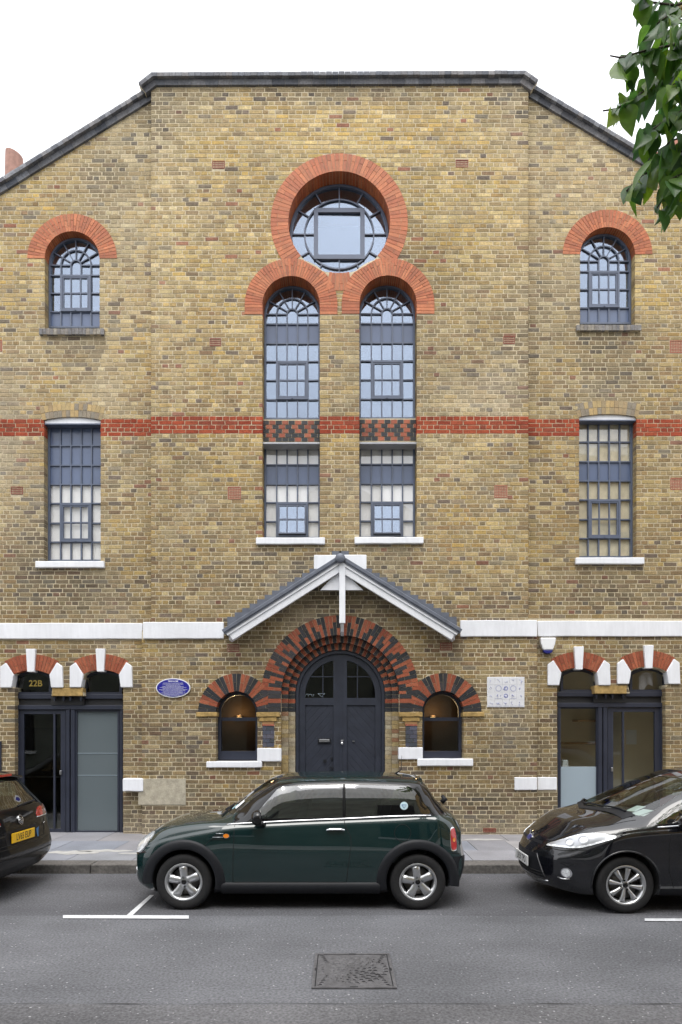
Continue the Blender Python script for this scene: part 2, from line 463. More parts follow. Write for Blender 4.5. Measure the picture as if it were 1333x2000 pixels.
sheet(mb, out_g, [dop, grow(S_L[0], .005), grow(S_R[0], .005)], YC + .0045, .24)
for x, z0, z1 in ((XC0 + .006, ZBAND, ZTOPC), (XC1 - .006, ZBAND, ZTOPC), (XG0 + .006, ZB - .3, ZBAND), (XG1 - .006, ZB - .3, ZBAND)):
    mb.add([(x, YC + .007, z0), (x, .02, z0), (x, .02, z1), (x, YC + .007, z1)], [(0, 1, 2, 3)])
mb.build('mortar_face', 'mortar', wall)

# --- stock bricks in English bond
YEL = [S(170, 150, 102), S(164, 142, 94), S(178, 158, 112), S(156, 136, 94), S(166, 140, 82), S(150, 132, 94)]
BRN = [S(120, 99, 73), S(110, 91, 69), S(128, 106, 72), S(103, 86, 70), S(119, 93, 72), S(114, 100, 75)]
GRY = [S(120, 113, 99), S(105, 99, 91), S(138, 129, 107), S(97, 90, 83)]
REDB = [S(146, 68, 46), S(136, 61, 42), S(152, 76, 52), S(132, 66, 48)]
def pick(L, j=0.12):
    c = rnd.choice(L); k = 1 + rnd.uniform(-j, j); h = rnd.uniform(-.04, .04)
    return (c[0] * k * (1 + h), c[1] * k, c[2] * k * (1 - h))
SOOT = [(141, 655, 70, 60), (1190, 650, 80, 50), (135, 1150, 110, 50), (1195, 1150, 120, 50), (664, 1140, 190, 70), (300, 230, 60, 70), (1030, 210, 60, 60), (664, 185, 330, 26),
        (200, 330, 60, 60), (60, 1060, 60, 90), (1210, 740, 80, 50), (664, 800, 30, 20), (600, 1590, 500, 40)]
def stock(x, z):
    px = CX + x * F / 11.65; py = CY - (z - CAM_Z) * F / 11.65
    t = min(1, max(0, (py - 250) / 1150.0))            # lower courses hold more brown burnt bricks
    nz = noise.noise(Vector((x * .55, z * .8, 3.1))) * .35 + noise.noise(Vector((x * 1.9, z * 2.3, 9))) * .22
    soot = sum(math.exp(-((px - a) / c) ** 2 - ((py - b) / d) ** 2) for a, b, c, d in SOOT)
    p_b = .06 + .52 * t + nz + .25 * min(soot, 1)
    p_g = .07 + .08 * t + .35 * min(soot, 1.0) + .3 * max(0, nz)
    u = rnd.random()
    if u < p_g * .38:
        a_, b_ = pick(GRY), pick(BRN); c = tuple(.65 * p + .35 * q for p, q in zip(a_, b_))
    elif u > .985: c = pick([S(128, 88, 70), S(136, 96, 74)])
    else:
        w = min(1, max(0, rnd.gauss(.12 + .78 * p_b, .22))); a_, b_ = pick(YEL, .09), pick(BRN, .09)
        c = tuple(p * (1 - w) + q * w for p, q in zip(a_, b_))
    blot = 1 + .20 * noise.noise(Vector((x * .35, z * .28, 40))) + .10 * noise.noise(Vector((x * 1.1, z * .45, 50)))
    gm = .06 + .68 * min(.55, .42 * min(soot, 1) + max(0, .55 * noise.noise(Vector((x * .4 + 7, z * .3, 60))) + .3 * noise.noise(Vector((x * 1.3, z * .9, 70))) + .10))
    lum = .36 * c[0] + .5 * c[1] + .14 * c[2]; c = tuple(v * (1 - gm) + lum * q * gm for v, q in zip(c, (1.08, .99, .80)))
    k = (1.22 - .19 * t - .16 * max(0, t - .8) / .2) * (1 - .26 * min(soot, 1)) * blot
    pale = max(0, noise.noise(Vector((x * .9, z * .6, 21))) - .25) * .5 + .30 * math.exp(-(px / 70) ** 2 - ((py - 860) / 170) ** 2) + .28 * max(0, (py - 1580) / 48)
    return tuple(v * k * (1 - pale) + pale * m for v, m in zip(c, (.48, .43, .35)))
BAND0 = 6.93
def spans(poly, z):
    xs = []
    for i in range(len(poly)):
        (x0, z0), (x1, z1) = poly[i], poly[(i + 1) % len(poly)]
        if (z0 > z) != (z1 > z): xs.append(x0 + (x1 - x0) * (z - z0) / (z1 - z0))
    xs.sort()
    return [(xs[i], xs[i + 1]) for i in range(0, len(xs) - 1, 2)]
def match(poly, z, m):
    best = None
    for a, b in spans(poly, z):
        ov = min(b, m[1]) - max(a, m[0])
        if ov > -0.05 and (best is None or ov > best[0]): best = (ov, a, b)
    return (best[1], best[2]) if best else None
def course_intervals(outline, blocks, z0, z1):
    zm = (z0 + z1) / 2; e = .003; res = []
    def tri(poly):
        out = []
        for m in spans(poly, zm):
            lo = match(poly, z0 + e, m); hi = match(poly, z1 - e, m)
            mc = (m[0] + m[1]) / 2
            lo = lo or (2 * m[0] - hi[0], 2 * m[1] - hi[1]) if hi or lo else m
            hi = hi or (2 * m[0] - lo[0], 2 * m[1] - lo[1])
            lim = COURSE * .95
            cl = lambda v, r: v if abs(v - r) < lim else r
            out.append(((m[0], cl(lo[0], m[0]), cl(hi[0], m[0])), (m[1], cl(lo[1], m[1]), cl(hi[1], m[1]))))
        return out
    free = tri(outline)
    bl = []
    for b in blocks: bl += tri(b)
    bl.sort(key=lambda q: q[0][0])
    for L, R in free:
        cur = L; op = False
        for a, b in bl:
            if b[0] <= cur[0] or a[0] >= R[0]: continue
            if a[0] > cur[0] + .012: res.append((cur, a, op, True))
            cur = b; op = True
        if R[0] > cur[0] + .012: res.append((cur, R, op, False))
    return res
bricks = []      # (quad corners, depth, colour, full, z)
J = .0135
def lay(outline, blocks, yface, zmin, zmax, tint=None, phase=0.0):
    k0 = int(math.floor((zmin - BAND0) / COURSE)); k1 = int(math.ceil((zmax - BAND0) / COURSE))
    for k in range(k0, k1):
        z0 = BAND0 + k * COURSE; z1 = z0 + COURSE
        if z1 <= zmin + .02: continue
        wob = noise.noise(Vector((k * .7, yface * 9, 1))) * .002
        jj = .0085 if 0 <= k < 4 else J
        za, zb = max(z0, zmin) + jj / 2 + wob, z1 - jj / 2 + wob
        stretcher = (k % 2 == 0)
        step = .225 if stretcher else .1125
        for L, R, lo, ro in course_intervals(outline, blocks, max(z0, zmin), z1):
            x = math.floor((L[0] + phase) / step) * step - phase + (.056 if stretcher else 0) + rnd.uniform(-.006, .006)
            if x > L[0]: x -= step
            edges = [L]
            x += step
            while x < R[0] - .045:
                if x > L[0] + .045: edges.append((x, x, x))
                st2 = step
                if rnd.random() < .07: st2 = .1125 if stretcher else .225
                x += st2 + rnd.uniform(-.007, .007)
            edges.append(R)
            for i in range(len(edges) - 1):
                a, b = edges[i], edges[i + 1]
                ja = jj / 2 if i > 0 else 0; jb = jj / 2 if i < len(edges) - 2 else 0
                jt = lambda: rnd.uniform(-.0032, .0032)
                q = [(a[1] + ja + jt(), za + jt()), (b[1] - jb + jt(), za + jt()), (b[2] - jb + jt(), zb + jt()), (a[2] + ja + jt(), zb + jt())]
                if q[1][0] - q[0][0] < .006: q[1] = (q[0][0] + .004, q[1][1])
                if q[2][0] - q[3][0] < .006: q[2] = (q[3][0] + .004, q[2][1])
                edge = (i == 0 or i == len(edges) - 2)
                xm, zm = (a[0] + b[0]) / 2, (za + zb) / 2
                if 0 <= k < 4 : col = pick(REDB, .10)
                else: col = stock(xm, zm)
                bricks.append((q, yface + max(-.003, min(.0015, rnd.gauss(0, .0012))), (yface + .06) if not edge else max(yface + .06, .135), col, (b[0] - a[0]) > .2 and not edge, xm, zm))
lay([(XL, ZB), (XC0, ZB), (XC0, RAKE_L0[1] + .02), RAKE_L0, RAKE_L1], blk_wing + [[(XG0 + .02, ZB - 1), (XC0 + 1, ZB - 1), (XC0 + 1, ZBAND), (XG0 + .02, ZBAND)]], YW, ZB, RAKE_L0[1])
lay([(XC1, ZB), (XR, ZB), RAKE_R1, RAKE_R0, (XC1, RAKE_R0[1] + .02)], blk_wing + [[(XC1 - 1, ZB - 1), (XG1 - .02, ZB - 1), (XG1 - .02, ZBAND), (XC1 - 1, ZBAND)]], YW, ZB, RAKE_R0[1], phase=.03)
lay([(XC0, ZBAND), (XC1, ZBAND), (XC1, ZTOPC), (XC0, ZTOPC)], blk_ctr, YC, ZBAND, ZTOPC)
lay([(XG0, ZB), (XG1, ZB), (XG1, ZBAND), (XG0, ZBAND)], blk_ctr, YC, ZB, ZBAND)
def brick_into(mb, q, y0, y1, col):
    # front face slightly pillowed in from its edge: arris worn off
    f = .0035; cx = sum(p[0] for p in q) / 4; cz = sum(p[1] for p in q) / 4
    ins = [(p[0] + (f if p[0] < cx else -f), p[1] + (f if p[1] < cz else -f)) for p in q]
    vs = [(p[0], y0, p[1]) for p in ins] + [(p[0], y0 + .0035, p[1]) for p in q] + [(p[0], y1, p[1]) for p in q]
    mb.add(vs, [(0, 1, 2, 3), (0, 4, 5, 1), (1, 5, 6, 2), (2, 6, 7, 3), (3, 7, 4, 0), (4, 8, 9, 5), (5, 9, 10, 6), (6, 10, 11, 7), (7, 11, 8, 4)], col)
cand = sorted([i for i, b in enumerate(bricks) if b[4] and b[1] < -.05 and 2.15 < b[6] < 5.6], key=lambda i: (bricks[i][5] ** 2 + (bricks[i][6] - 3.0) ** 2))
single = set(cand[:285])
mb = MB()
for i, (q, y0, y1, col, full, xm, zm) in enumerate(bricks):
    if i in single:
        b1 = MB(); q2 = [(p[0] - xm, p[1] - zm) for p in q]
        brick_into(b1, q2, 0, .06, col)
        b1.build('brick', 'brick', wall, loc=(xm, y0, zm))
    else:
        brick_into(mb, q, y0, y1, col)
tag(mb.build('brickwork', 'brick', wall), kind='stuff')

# --- arches
RED_V = [S(170, 98, 61), S(162, 90, 56), S(176, 106, 69), S(154, 87, 55), S(166, 99, 63)]
RED_D = [S(144, 76, 51), S(134, 68, 45), S(152, 84, 57)]
BLK_V = [S(42, 43, 47), S(34, 36, 40), S(52, 50, 53), S(38, 40, 42)]
def wedge(cx, cz, r0, r1, a0, a1):
    """voussoir outline between two radii and two angles (parallel joint)"""
    return [(cx + r * math.cos(a), cz + r * math.sin(a)) for r, a in ((r0, a0), (r1, a0), (r1, (a0 + a1) / 2), (r1, a1), (r0, a1), (r0, (a0 + a1) / 2))]
def shave(poly, g):
    cx = sum(p[0] for p in poly) / len(poly); cz = sum(p[1] for p in poly) / len(poly)
    out = []
    for x, z in poly:
        d = math.hypot(x - cx, z - cz); k = 0 if d < 1e-6 else g / d
        out.append((x - (x - cx) * k, z - (z - cz) * k))
    return out
def filler(mb, cx, cz, r0, r1, a0, a1, y, yb, n=48):
    mb.band(arc(cx, cz, r1, a0, a1, n), arc(cx, cz, r0 + .004, a0, a1, n), y, yb)
def voussoirs(parent, cx, cz, r0, r1, a0, a1, n, yf, yb, colf, drop=None, clip=None, stilt=0.0, splits=(.33, .67), name='voussoir'):
    jg = .0032
    items = [(a0 + (a1 - a0) * i / n, a0 + (a1 - a0) * (i + 1) / n, 0) for i in range(n)]
    for i, (p, q, _) in enumerate(items):
        mid = (p + q) / 2; rm = (r0 + r1) / 2
        x, z = cx + rm * math.cos(mid), cz + rm * math.sin(mid)
        if drop and drop(x, z): continue
        sp = splits[i % 2]
        segs = [(r0, r1)] if sp is None else [(r0, r0 + (r1 - r0) * sp), (r0 + (r1 - r0) * sp, r1)]
        m = MB()
        ddf = rnd.uniform(-.0015, .0015)
        for k, (ra, rb) in enumerate(segs):
            ja = jg / ra
            poly = wedge(cx, cz, ra + (jg if k else 0), rb - (jg if k < len(segs) - 1 else 0), p + jg / rm, q - jg / rm)
            if clip:
                for cl in clip: poly = cut_half(poly, *cl)
            if len(poly) < 3: continue
            m.prism([(u - x, w - z) for u, w in poly], ddf, yb - yf, colf(i, k), back=False)
        if m.f: m.build(name, 'glazed_brick', parent, loc=(x, yf, z))
def stilt_bricks(parent, xs, z0, z1, n, yf, yb, colf, name='voussoir'):
    h = (z1 - z0) / n
    for (x0, x1) in xs:
        for i in range(n):
            m = MB(); cx, cz = (x0 + x1) / 2, z0 + (i + .5) * h
            m.prism([(x0 - cx, -h / 2 + .003), (x1 - cx, -h / 2 + .003), (x1 - cx, h / 2 - .003), (x0 - cx, h / 2 - .003)], 0, yb - yf, colf(i, 0), back=False)
            m.build(name, 'glazed_brick', parent, loc=(cx, yf, cz))
red = lambda i, k: pick(RED_V, .10)
# wing arches
for w in (W_UP_L, W_UP_R):
    ap = part('window_arch'); fm = MB(); ro = kpx(87.5, YW)
    filler(fm, w[1], w[2], w[3] + .002, ro + .006, 0, PI, YW + .003, .2)
    fm.build('joint_mortar', 'mortar', ap)
    voussoirs(ap, w[1], w[2], w[3], ro, .005, PI - .005, 37, YW - .006, .2, red, splits=(.62, .30))
# centre pair and the rose
rc = kpx(90.5, YC); st = kpx(19, YC)
XMID = (C_L[1] + C_R[1]) / 2
for w in (C_L, C_R):
    ap = part('window_arch'); fm = MB()
    filler(fm, w[1], w[2], w[3] + .002, rc + .005, 0, PI, YC + .004, .2)
    for s in (-1, 1):
        xa, xb = sorted((w[1] + s * (w[3] + .003), w[1] + s * (rc + .004)))
        fm.box(xa, xb, YC + .004, .2, w[2] - st, w[2])
    fm.build('joint_mortar', 'mortar', ap)
    inrose = lambda x, z: False
    # cut by the circle's tangent so that no brick stands inside the rose
    dx, dz = w[1] - ROSE_X, w[2] - ROSE_Z; dl = math.hypot(dx, dz); nx, nz = -dx / dl, -dz / dl
    cl = (nx, nz, nx * (ROSE_X + dx / dl * ROSE_R) + nz * (ROSE_Z + dz / dl * ROSE_R) - .003)
    voussoirs(ap, w[1], w[2], w[3], rc, 0, PI, 42, YC - .008, .2, red, clip=[cl], splits=(.6, None))
    stilt_bricks(ap, [(w[1] - rc, w[1] - w[3]), (w[1] + w[3], w[1] + rc)], w[2] - st, w[2], 3, YC - .008, .2, red)
ap = part('rose_arch'); fm = MB()
filler(fm, ROSE_X, ROSE_Z, ROSE_R + .002, kpx(124, YC), 0, 2 * PI, YC + .0025, .2, 96)
filler(fm, ROSE_X, ROSE_Z, kpx(123.5, YC), ROSE_RO + .006, math.radians(-28), math.radians(208), YC + .0026, .1, 64)
fm.build('joint_mortar', 'mortar', ap)
drop = lambda x, z: any(math.hypot(x - w[1], z - w[2]) < rc - .05 and z > w[2] - .1 for w in (C_L, C_R))
voussoirs(ap, ROSE_X, ROSE_Z, ROSE_R, ROSE_RO, 0, 2 * PI, 96, YC - .0055, .2, red, drop=drop, splits=(.62, None))
# ground-floor segmental heads: red voussoirs, white springers and keystone
for dx, dy in HEADS:
    ap = part('segmental_arch')
    kx = lambda a, b, y=YW: PX(a + dx, b + dy, y)
    ccx, ccz = kx(62, 1385); r0, r1 = kpx(76, YW), kpx(107, YW)
    aL0, aL1 = math.radians(90 + 28), math.radians(90 + 6)
    fm = MB(); filler(fm, ccx, ccz, r0, r1 + .004, math.radians(60), math.radians(120), YW + .003, .12, 16); fm.build('joint_mortar', 'mortar', ap)
    redd = lambda i, k: pick(RED_D, .1)
    voussoirs(ap, ccx, ccz, r0, r1, math.radians(60), math.radians(85), 6, YW - .008, .12, redd, splits=(.6, None), name='arch_brick')
    voussoirs(ap, ccx, ccz, r0, r1, math.radians(95), math.radians(120), 6, YW - .008, .12, redd, splits=(None, .4), name='arch_brick')
    MB().prism([kx(*p) for p in ((52.7, 1268), (71.5, 1268), (69, 1313), (55.5, 1313))], YW - .05, .1).build('keystone', 'white_paint', ap, bevel=.008)
    MB().prism([kx(*p) for p in ((1.5, 1303), (13, 1294.5), (28.3, 1318.5), (27, 1328), (24, 1343.5), (1.5, 1343.5))], YW - .035, .13).build('springer', 'white_paint', ap, bevel=.012)
    MB().prism([kx(*p) for p in ((123, 1302), (112, 1294), (97.6, 1318.5), (99, 1328), (101, 1343.5), (124.5, 1343.5))], YW - .035, .13).build('springer', 'white_paint', ap, bevel=.012)
# stock-brick segmental heads over lower wing windows
for x0, x1, ys, ya in ((86, 196.5, 820, 814), (1132, 1244, 814, 808.5)):
    ap = part('brick_lintel'); h = (x1 - x0) / 2; sg = ys - ya; R = (h * h + sg * sg) / (2 * sg); ccx, ccz = PX((x0 + x1) / 2, ya + R)
    R *= 11.69 / F; a = math.asin(h * 11.69 / F / R) * 1.06
    fm = MB(); filler(fm, ccx, ccz, R, R + .232, PI / 2 - a, PI / 2 + a, YW + .004, .15, 20); fm.build('joint_mortar', 'mortar', ap)
    pale = lambda i, k: pick([S(170, 146, 100), S(150, 130, 96), S(128, 118, 102)], .1)
    voussoirs(ap, ccx, ccz, R, R + .228, PI / 2 - a, PI / 2 + a, 15, YW - .003, .15, pale, splits=(.5, .5), name='lintel_brick')
# the entrance: main arch (face + two recessed orders) and the two flanking arches
ent = part('entrance_arch'); fm = MB()
def bw(i, k):
    z = (i // 2 + k + (i % 2) * (1 if (i // 4) % 2 else 0)) % 2
    return pick(RED_D if z else BLK_V, .1)
filler(fm, DOOR_X, DOOR_Z, DOOR_R + .002, DOOR_RO + .006, -.1, PI + .1, YC + .003, .0, 64)
def bw_main(i, k):
    m = i % 5
    if k == 1: return pick(RED_D if m in (1, 2, 3) else BLK_V, .1)
    return pick(RED_D if m in (0, 3) else BLK_V, .1)
voussoirs(ent, DOOR_X, DOOR_Z, DOOR_R, DOOR_RO, .0, PI, 60, YC - .006, .02, bw_main, splits=(.36, .66), name='arch_brick',
          clip=[(-1, 0, -XX(511, YC)), (1, 0, XX(820, YC))])
HST = DOOR_Z - ZSPR
for side, w, mx_ in ((-1, S_L, XX(524, YC)), (1, S_R, XX(804.5, YC))):
    ap = part('window_arch'); f2 = MB(); ro = kpx(75, YC)
    filler(f2, w[1], w[2], w[3] + .002, ro + .005, 0, PI, YC + .0035, .15, 32); f2.build('joint_mortar', 'mortar', ap)
    cl = (-side, 0, -side * mx_) if side > 0 else (1, 0, mx_)
    def bw_s(i, k): return pick(RED_D if (i // 2) % 2 else BLK_V, .1)
    voussoirs(ap, w[1], w[2], w[3], ro, 0, PI, 26, YC - .0045, .15, bw_s, splits=(None, .5), name='arch_brick', clip=[cl])
    # coursed bricks where the two arches run together
    xo = DOOR_X + side * DOOR_R
    n = 4; h = HST / n
    for i in range(n):
        z0 = ZSPR + i * h
        m = MB(); xa, xb = sorted((mx_, xo)); cx = (xa + xb) / 2
        m.prism([(xa - cx + .003, .003), (xb - cx - .001, .003), (xb - cx - .001, h - .003), (xa - cx + .003, h - .003)], 0, .12, pick(BLK_V if i in (0, 1, 3) else RED_D, .1), back=False)
        m.build('arch_brick', 'glazed_brick', ent, loc=(cx, YC - .005, z0))
    xa, xb = sorted((mx_ - side * .1, xo)); fm.box(xa, xb, YC + .0032, .0, ZSPR, DOOR_Z + .02)
fm.build('joint_mortar', 'mortar', ent)
# recessed orders of the doorway, arch and jambs
om = MB(); of = MB()
for o_i in (0, 1):
    ro = DOOR_R - o_i * .113 + .01; ri = DOOR_R - (o_i + 1) * .113; yf = YC + .105 * (o_i + 1); yb = yf + .125
    of.band(arc(DOOR_X, DOOR_Z, ro, 0, PI, 48), arc(DOOR_X, DOOR_Z, ri + .005, 0, PI, 48), yf + .006, yb)
    nn = 46 - 5 * o_i
    for i in range(nn):
        p, q = PI * i / nn, PI * (i + 1) / nn
        om.prism(wedge(DOOR_X, DOOR_Z, ri, ro, p + .004, q - .004), yf, yb, pick(BLK_V if i % 2 == 0 else RED_D, .1))
    for s in (-1, 1):
        xa, xb = sorted((DOOR_X + s * ri, DOOR_X + s * ro)); z = ZB; k = 0
        xe, xf = sorted((DOOR_X + s * (ri + .006), DOOR_X + s * ro))
        of.box(xe, xf, yf + .006, yb, ZB, DOOR_Z)
        while z < DOOR_Z - .02:
            zz = min(z + COURSE, DOOR_Z)
            if z > ZSPR - .02: c = pick(BLK_V if k % 3 else RED_D, .1)
            else: c = pick([S(158, 146, 120), S(150, 132, 92), S(128, 96, 72), S(140, 128, 108)] if o_i == 0 else [S(166, 156, 134), S(156, 142, 112), S(146, 134, 112)], .1)
            om.box(xa, xb, yf, yb, z + .004, zz - .004, c); z = zz; k += 1
of.build('order_mortar', 'mortar', ent)
tag(om.build('order_bricks', 'glazed_brick', ent), kind='stuff')

# diaper panels between the storeys of the tall windows
for w, yy0, yy1 in ((C_L, 821, 862.5), (C_R, 819, 860.5)):
    dp = part('diaper_panel'); z0, z1 = ZZ(yy1, YC + .12), ZZ(yy0, YC + .12); x0, x1 = w[1] - w[3] - .01, w[1] + w[3] + .01
    MB().box(x0, x1, YC + .13, .22, z0 - .02, z1 + .02).build('joint_mortar', 'mortar', dp)
    nrow = 5; h = (z1 - z0) / nrow
    for r in range(nrow):
        nb = 9; bwid = (x1 - x0) / nb
        for i in range(-1, nb):
            xa = x0 + (i + .5 * (r % 2)) * bwid; xb = xa + bwid
            xa, xb = max(xa, x0), min(xb, x1)
            if xb - xa < .02: continue
            t = abs(((i + .5 * (r % 2)) / 4.0) % 2 - 1) * 4
            blk = ((i * 2 + r % 2 + 2 * abs(r - 2)) % 4) < 2 or rnd.random() < .15
            m = MB(); cx = (xa + xb) / 2
            m.box(xa - cx + .004, xb - cx - .004, 0, .05, -h / 2 + .004, h / 2 - .004, pick(BLK_V if blk else RED_D, .12))
            m.build('panel_brick', 'glazed_brick', dp, loc=(cx, YC + .122, z0 + (r + .5) * h))
    MB().box(x0 - .002, x1 + .002, YC + .03, .2, ZZ(867, YC + .03), ZZ(863.5, YC + .03)).build('lintel_cap', 'cap_grey', dp, bevel=.006)

# --- copings of blue engineering brick
COP = [S(106, 107, 111), S(94, 96, 102), S(118, 118, 121), S(86, 88, 94)]
def coping(name, a, b, yfront, depth, nudge=0.0, capl=False):
    """a -> b: line of the wall top; two moulded courses below a bullnose brick-on-edge course"""
    cp = part(name); A, B = Vector((a[0], a[1])), Vector((b[0], b[1])); d = (B - A); Ln = d.length; d.normalize(); n = Vector((-d.y, d.x))
    if n.y < 0: n = -n
    def pt(t, h): p = A + d * t + n * h; return (p.x, p.y)
    n1 = max(1, round(Ln / .228))
    for i in range(n1):
        t0, t1 = Ln * i / n1 + .002, Ln * (i + 1) / n1 - .002
        m = MB(); c = pick(COP, .1); c = tuple(v * .8 for v in c)
        m.prism([pt(t0, -.02), pt(t1, -.02), pt(t1, .075), pt(t0, .075)], yfront + .03, .3, c)
        m.build('coping_brick', 'coping', cp)
    n2 = max(1, round(Ln / .105))
    for i in range(n2):
        t0, t1 = Ln * i / n2 + .002, Ln * (i + 1) / n2 - .002
        m = MB(); c = pick(COP, .14); j = rnd.uniform(-.003, .003)
        prof = [(.078, 0), (.125, 0), (.155, .012), (.175, .035), (.183, .07)]
        vs = []
        for t in (t0, t1):
            for h, dy in prof:
                p = pt(t, h + j); vs.append((p[0], yfront - .03 + dy, p[1]))
            p = pt(t, .183 + j); vs.append((p[0], .36, p[1])); p = pt(t, .078); vs.append((p[0], .36, p[1]))
        k = len(prof) + 2
        fs = [(q, q + 1, k + q + 1, k + q) for q in range(k - 1)] + [(k - 1, 0, k, 2 * k - 1), tuple(range(k)), tuple(range(2 * k - 1, k - 1, -1))]
        m.add(vs, fs, c); m.build('coping_brick', 'coping', cp, fix=True)
    m = MB(); m.prism([pt(0, -.015), pt(Ln, -.015), pt(Ln, .172), pt(0, .172)], yfront + .045, .33); m.build('joint_mortar', 'mortar', cp)
ct = ZZ(162, YC - .06)
coping('coping', PX(296, 162, YC - .05), PX(1027, 158.5, YC - .05), YC - .07, .4)
coping('coping', PX(283, 178, YC - .05), PX(306, 160, YC - .05), YC - .072, .4)
coping('coping', PX(1017, 156.5, YC - .05), PX(1040, 173, YC - .05), YC - .072, .4)
coping('coping', PX(-75, 190 + .622 * 368, YW - .05), PX(296, 190, YW - .05), YW - .07, .4)
coping('coping', PX(1030, 181, YW - .05), PX(1410, 181 + .60 * 378, YW - .05), YW - .07, .4)

# --- white band, sills and other white-painted stone
def slab(name, x0, x1, y0, y1, plane, proud, depth=.2, m='white_paint', bevel=.012, parent=hall):
    p = YC if plane else YW
    a, b = PX(x0, y1, p - proud), PX(x1, y0, p - proud)
    q = HB(); cx, cz = (a[0] + b[0]) / 2, (a[1] + b[1]) / 2; n = 6
    top = [(a[0] + (b[0] - a[0]) * i / n - cx, b[1] - cz + rnd.uniform(-.003, .003)) for i in range(n, -1, -1)]
    bot = [(a[0] + (b[0] - a[0]) * i / n - cx, a[1] - cz + rnd.uniform(-.003, .003)) for i in range(n + 1)]
    q.prism(bot + top, 0, depth + proud)
    return q.build(name, m, parent, loc=(cx, p - proud, cz), bevel=bevel)
slab('string_course', -80, 278, 1217, 1248, 0, .035)
slab('string_course', 279, 437, 1215, 1247.5, 1, .04)
slab('string_course', 900, 1050, 1211.5, 1243.5, 1, .04)
slab('string_course', 1051, 1420, 1212.5, 1243, 0, .035)
slab('apex_block', 613.5, 716.5, 1083.5, 1112, 1, .02)
slab('plinth_block', 239.5, 279.5, 1521, 1546, 1, .03)
slab('plinth_block', 1006, 1050, 1518.5, 1543.5, 1, .03)
slab('plinth_block', 1050.5, 1089, 1518.5, 1543.5, 0, .03)
slab('inscribed_tablet', 270, 363, 1521, 1572.5, 1, .012, m='stone', bevel=.006)
slab('pier_block', 502.5, 549.5, 1461.5, 1487.5, 1, .03)
slab('pier_block', 779, 826.5, 1460, 1483.5, 1, .03)
# imposts, corbelled caps and dark tile panels on the piers of the entrance
for xs in ((383, 424), (905, 947)):
    slab('impost', xs[0], xs[1], 1391.5, 1400, 1, .035, m='yellow_stone', bevel=.01)
for c in (524.5, 804):
    slab('impost', c - 23.5, c + 22, 1391.5, 1400, 1, .045, m='yellow_stone', bevel=.006)
    slab('corbel', c - 17.5, c + 16, 1401, 1409, 1, .03, m='yellow_stone', bevel=.004)
    slab('corbel', c - 12.5, c + 11.5, 1409.5, 1415, 1, .018, m='wood', bevel=.004)
    slab('corbel', c - 11.5, c + 11.5, 1415.2, 1418, 1, .022, m='terracotta', bevel=.003)
    tp = part('tile_panel')
    for r in range(5):
        for k in range(2):
            xa = c - 11.5 + (15 if k else 0) * (1 if r % 2 else .5); xb = c - 11.5 + ((15 if r % 2 else 7.5) if k == 0 else 23)
            y0 = 1418.5 + r * 8.2
            a, b = PX(xa + .3, y0 + 7.6, YC - .014), PX(xb - .3, y0, YC - .014)
            MB().box(a[0], b[0], YC - .014, YC + .03, a[1], b[1], pick([S(72, 74, 86), S(80, 80, 92), S(64, 68, 74)], .1)).build('tile', 'glazed_brick', tp)
# sills
slab('window_sill', 500, 635, 1049.5, 1062.5, 1, .06, m='white_paint')
slab('window_sill', 693, 828, 1048.5, 1061.5, 1, .06, m='white_paint')
slab('window_sill', 68.5, 203, 1095.5, 1108.5, 0, .06, m='white_paint')
slab('window_sill', 1126, 1260, 1088.5, 1101.5, 0, .06, m='white_paint')
slab('window_sill', 403, 512, 1487.5, 1499.5, 1, .05, m='white_paint')
slab('window_sill', 816, 925, 1482.5, 1496.5, 1, .05, m='white_paint')
for x0, x1, y0, y1 in ((76, 203, 641, 652.5), (1127, 1254, 634, 644.5)):
    sp = part('brick_sill'); n = 18
    a, b = PX(x0, y1, YW - .05), PX(x1, y0, YW - .05)
    MB().box(a[0] + .01, b[0] - .01, YW - .04, .2, a[1], b[1] - .005).build('joint_mortar', 'mortar', sp)
    for i in range(n):
        xa = a[0] + (b[0] - a[0]) * i / n; xb = a[0] + (b[0] - a[0]) * (i + 1) / n
        MB().box(xa + .003, xb - .003, YW - .05 + rnd.uniform(-.003, .003), .2, a[1] + rnd.uniform(-.003, .002), b[1] + rnd.uniform(-.002, .002), pick([S(126, 122, 118), S(112, 110, 110), S(136, 130, 120)], .12)).build('sill_brick', 'coping', sp)

# --- air bricks
for ax, ay, aw, ah, pl in AIRS:
    y = (YC if pl else YW); x, z = PX(ax, ay, y); w, h = kpx(aw, y) / 2, kpx(ah, y) / 2
    ab = part('air_brick')
    MB().box(x - w, x + w, y + .012, y + .05, z - h, z + h).build('cavity', 'air_dark', ab)
    m = MB(); nx_, nz_ = (8, 3) if ah < 20 else (7, 7)
    m.box(x - w, x - w + .012, y - .003, y + .05, z - h, z + h); m.box(x + w - .012, x + w, y - .003, y + .05, z - h, z + h)
    m.box(x - w + .012, x + w - .012, y - .003, y + .05, z - h, z - h + .012); m.box(x - w + .012, x + w - .012, y - .003, y + .05, z + h - .012, z + h)
    iw, ih = 2 * w - .024, 2 * h - .024
    for i in range(1, nx_): m.box(x - w + .012 + iw * i / nx_ - .0035, x - w + .012 + iw * i / nx_ + .0035, y - .001, y + .04, z - h + .012, z + h - .012)
    for i in range(1, nz_): m.box(x - w + .012, x + w - .012, y, y + .04, z - h + .012 + ih * i / nz_ - .004, z - h + .012 + ih * i / nz_ + .004)
    m.build('grille', 'terracotta' if ah > 20 else 'air_red', ab)
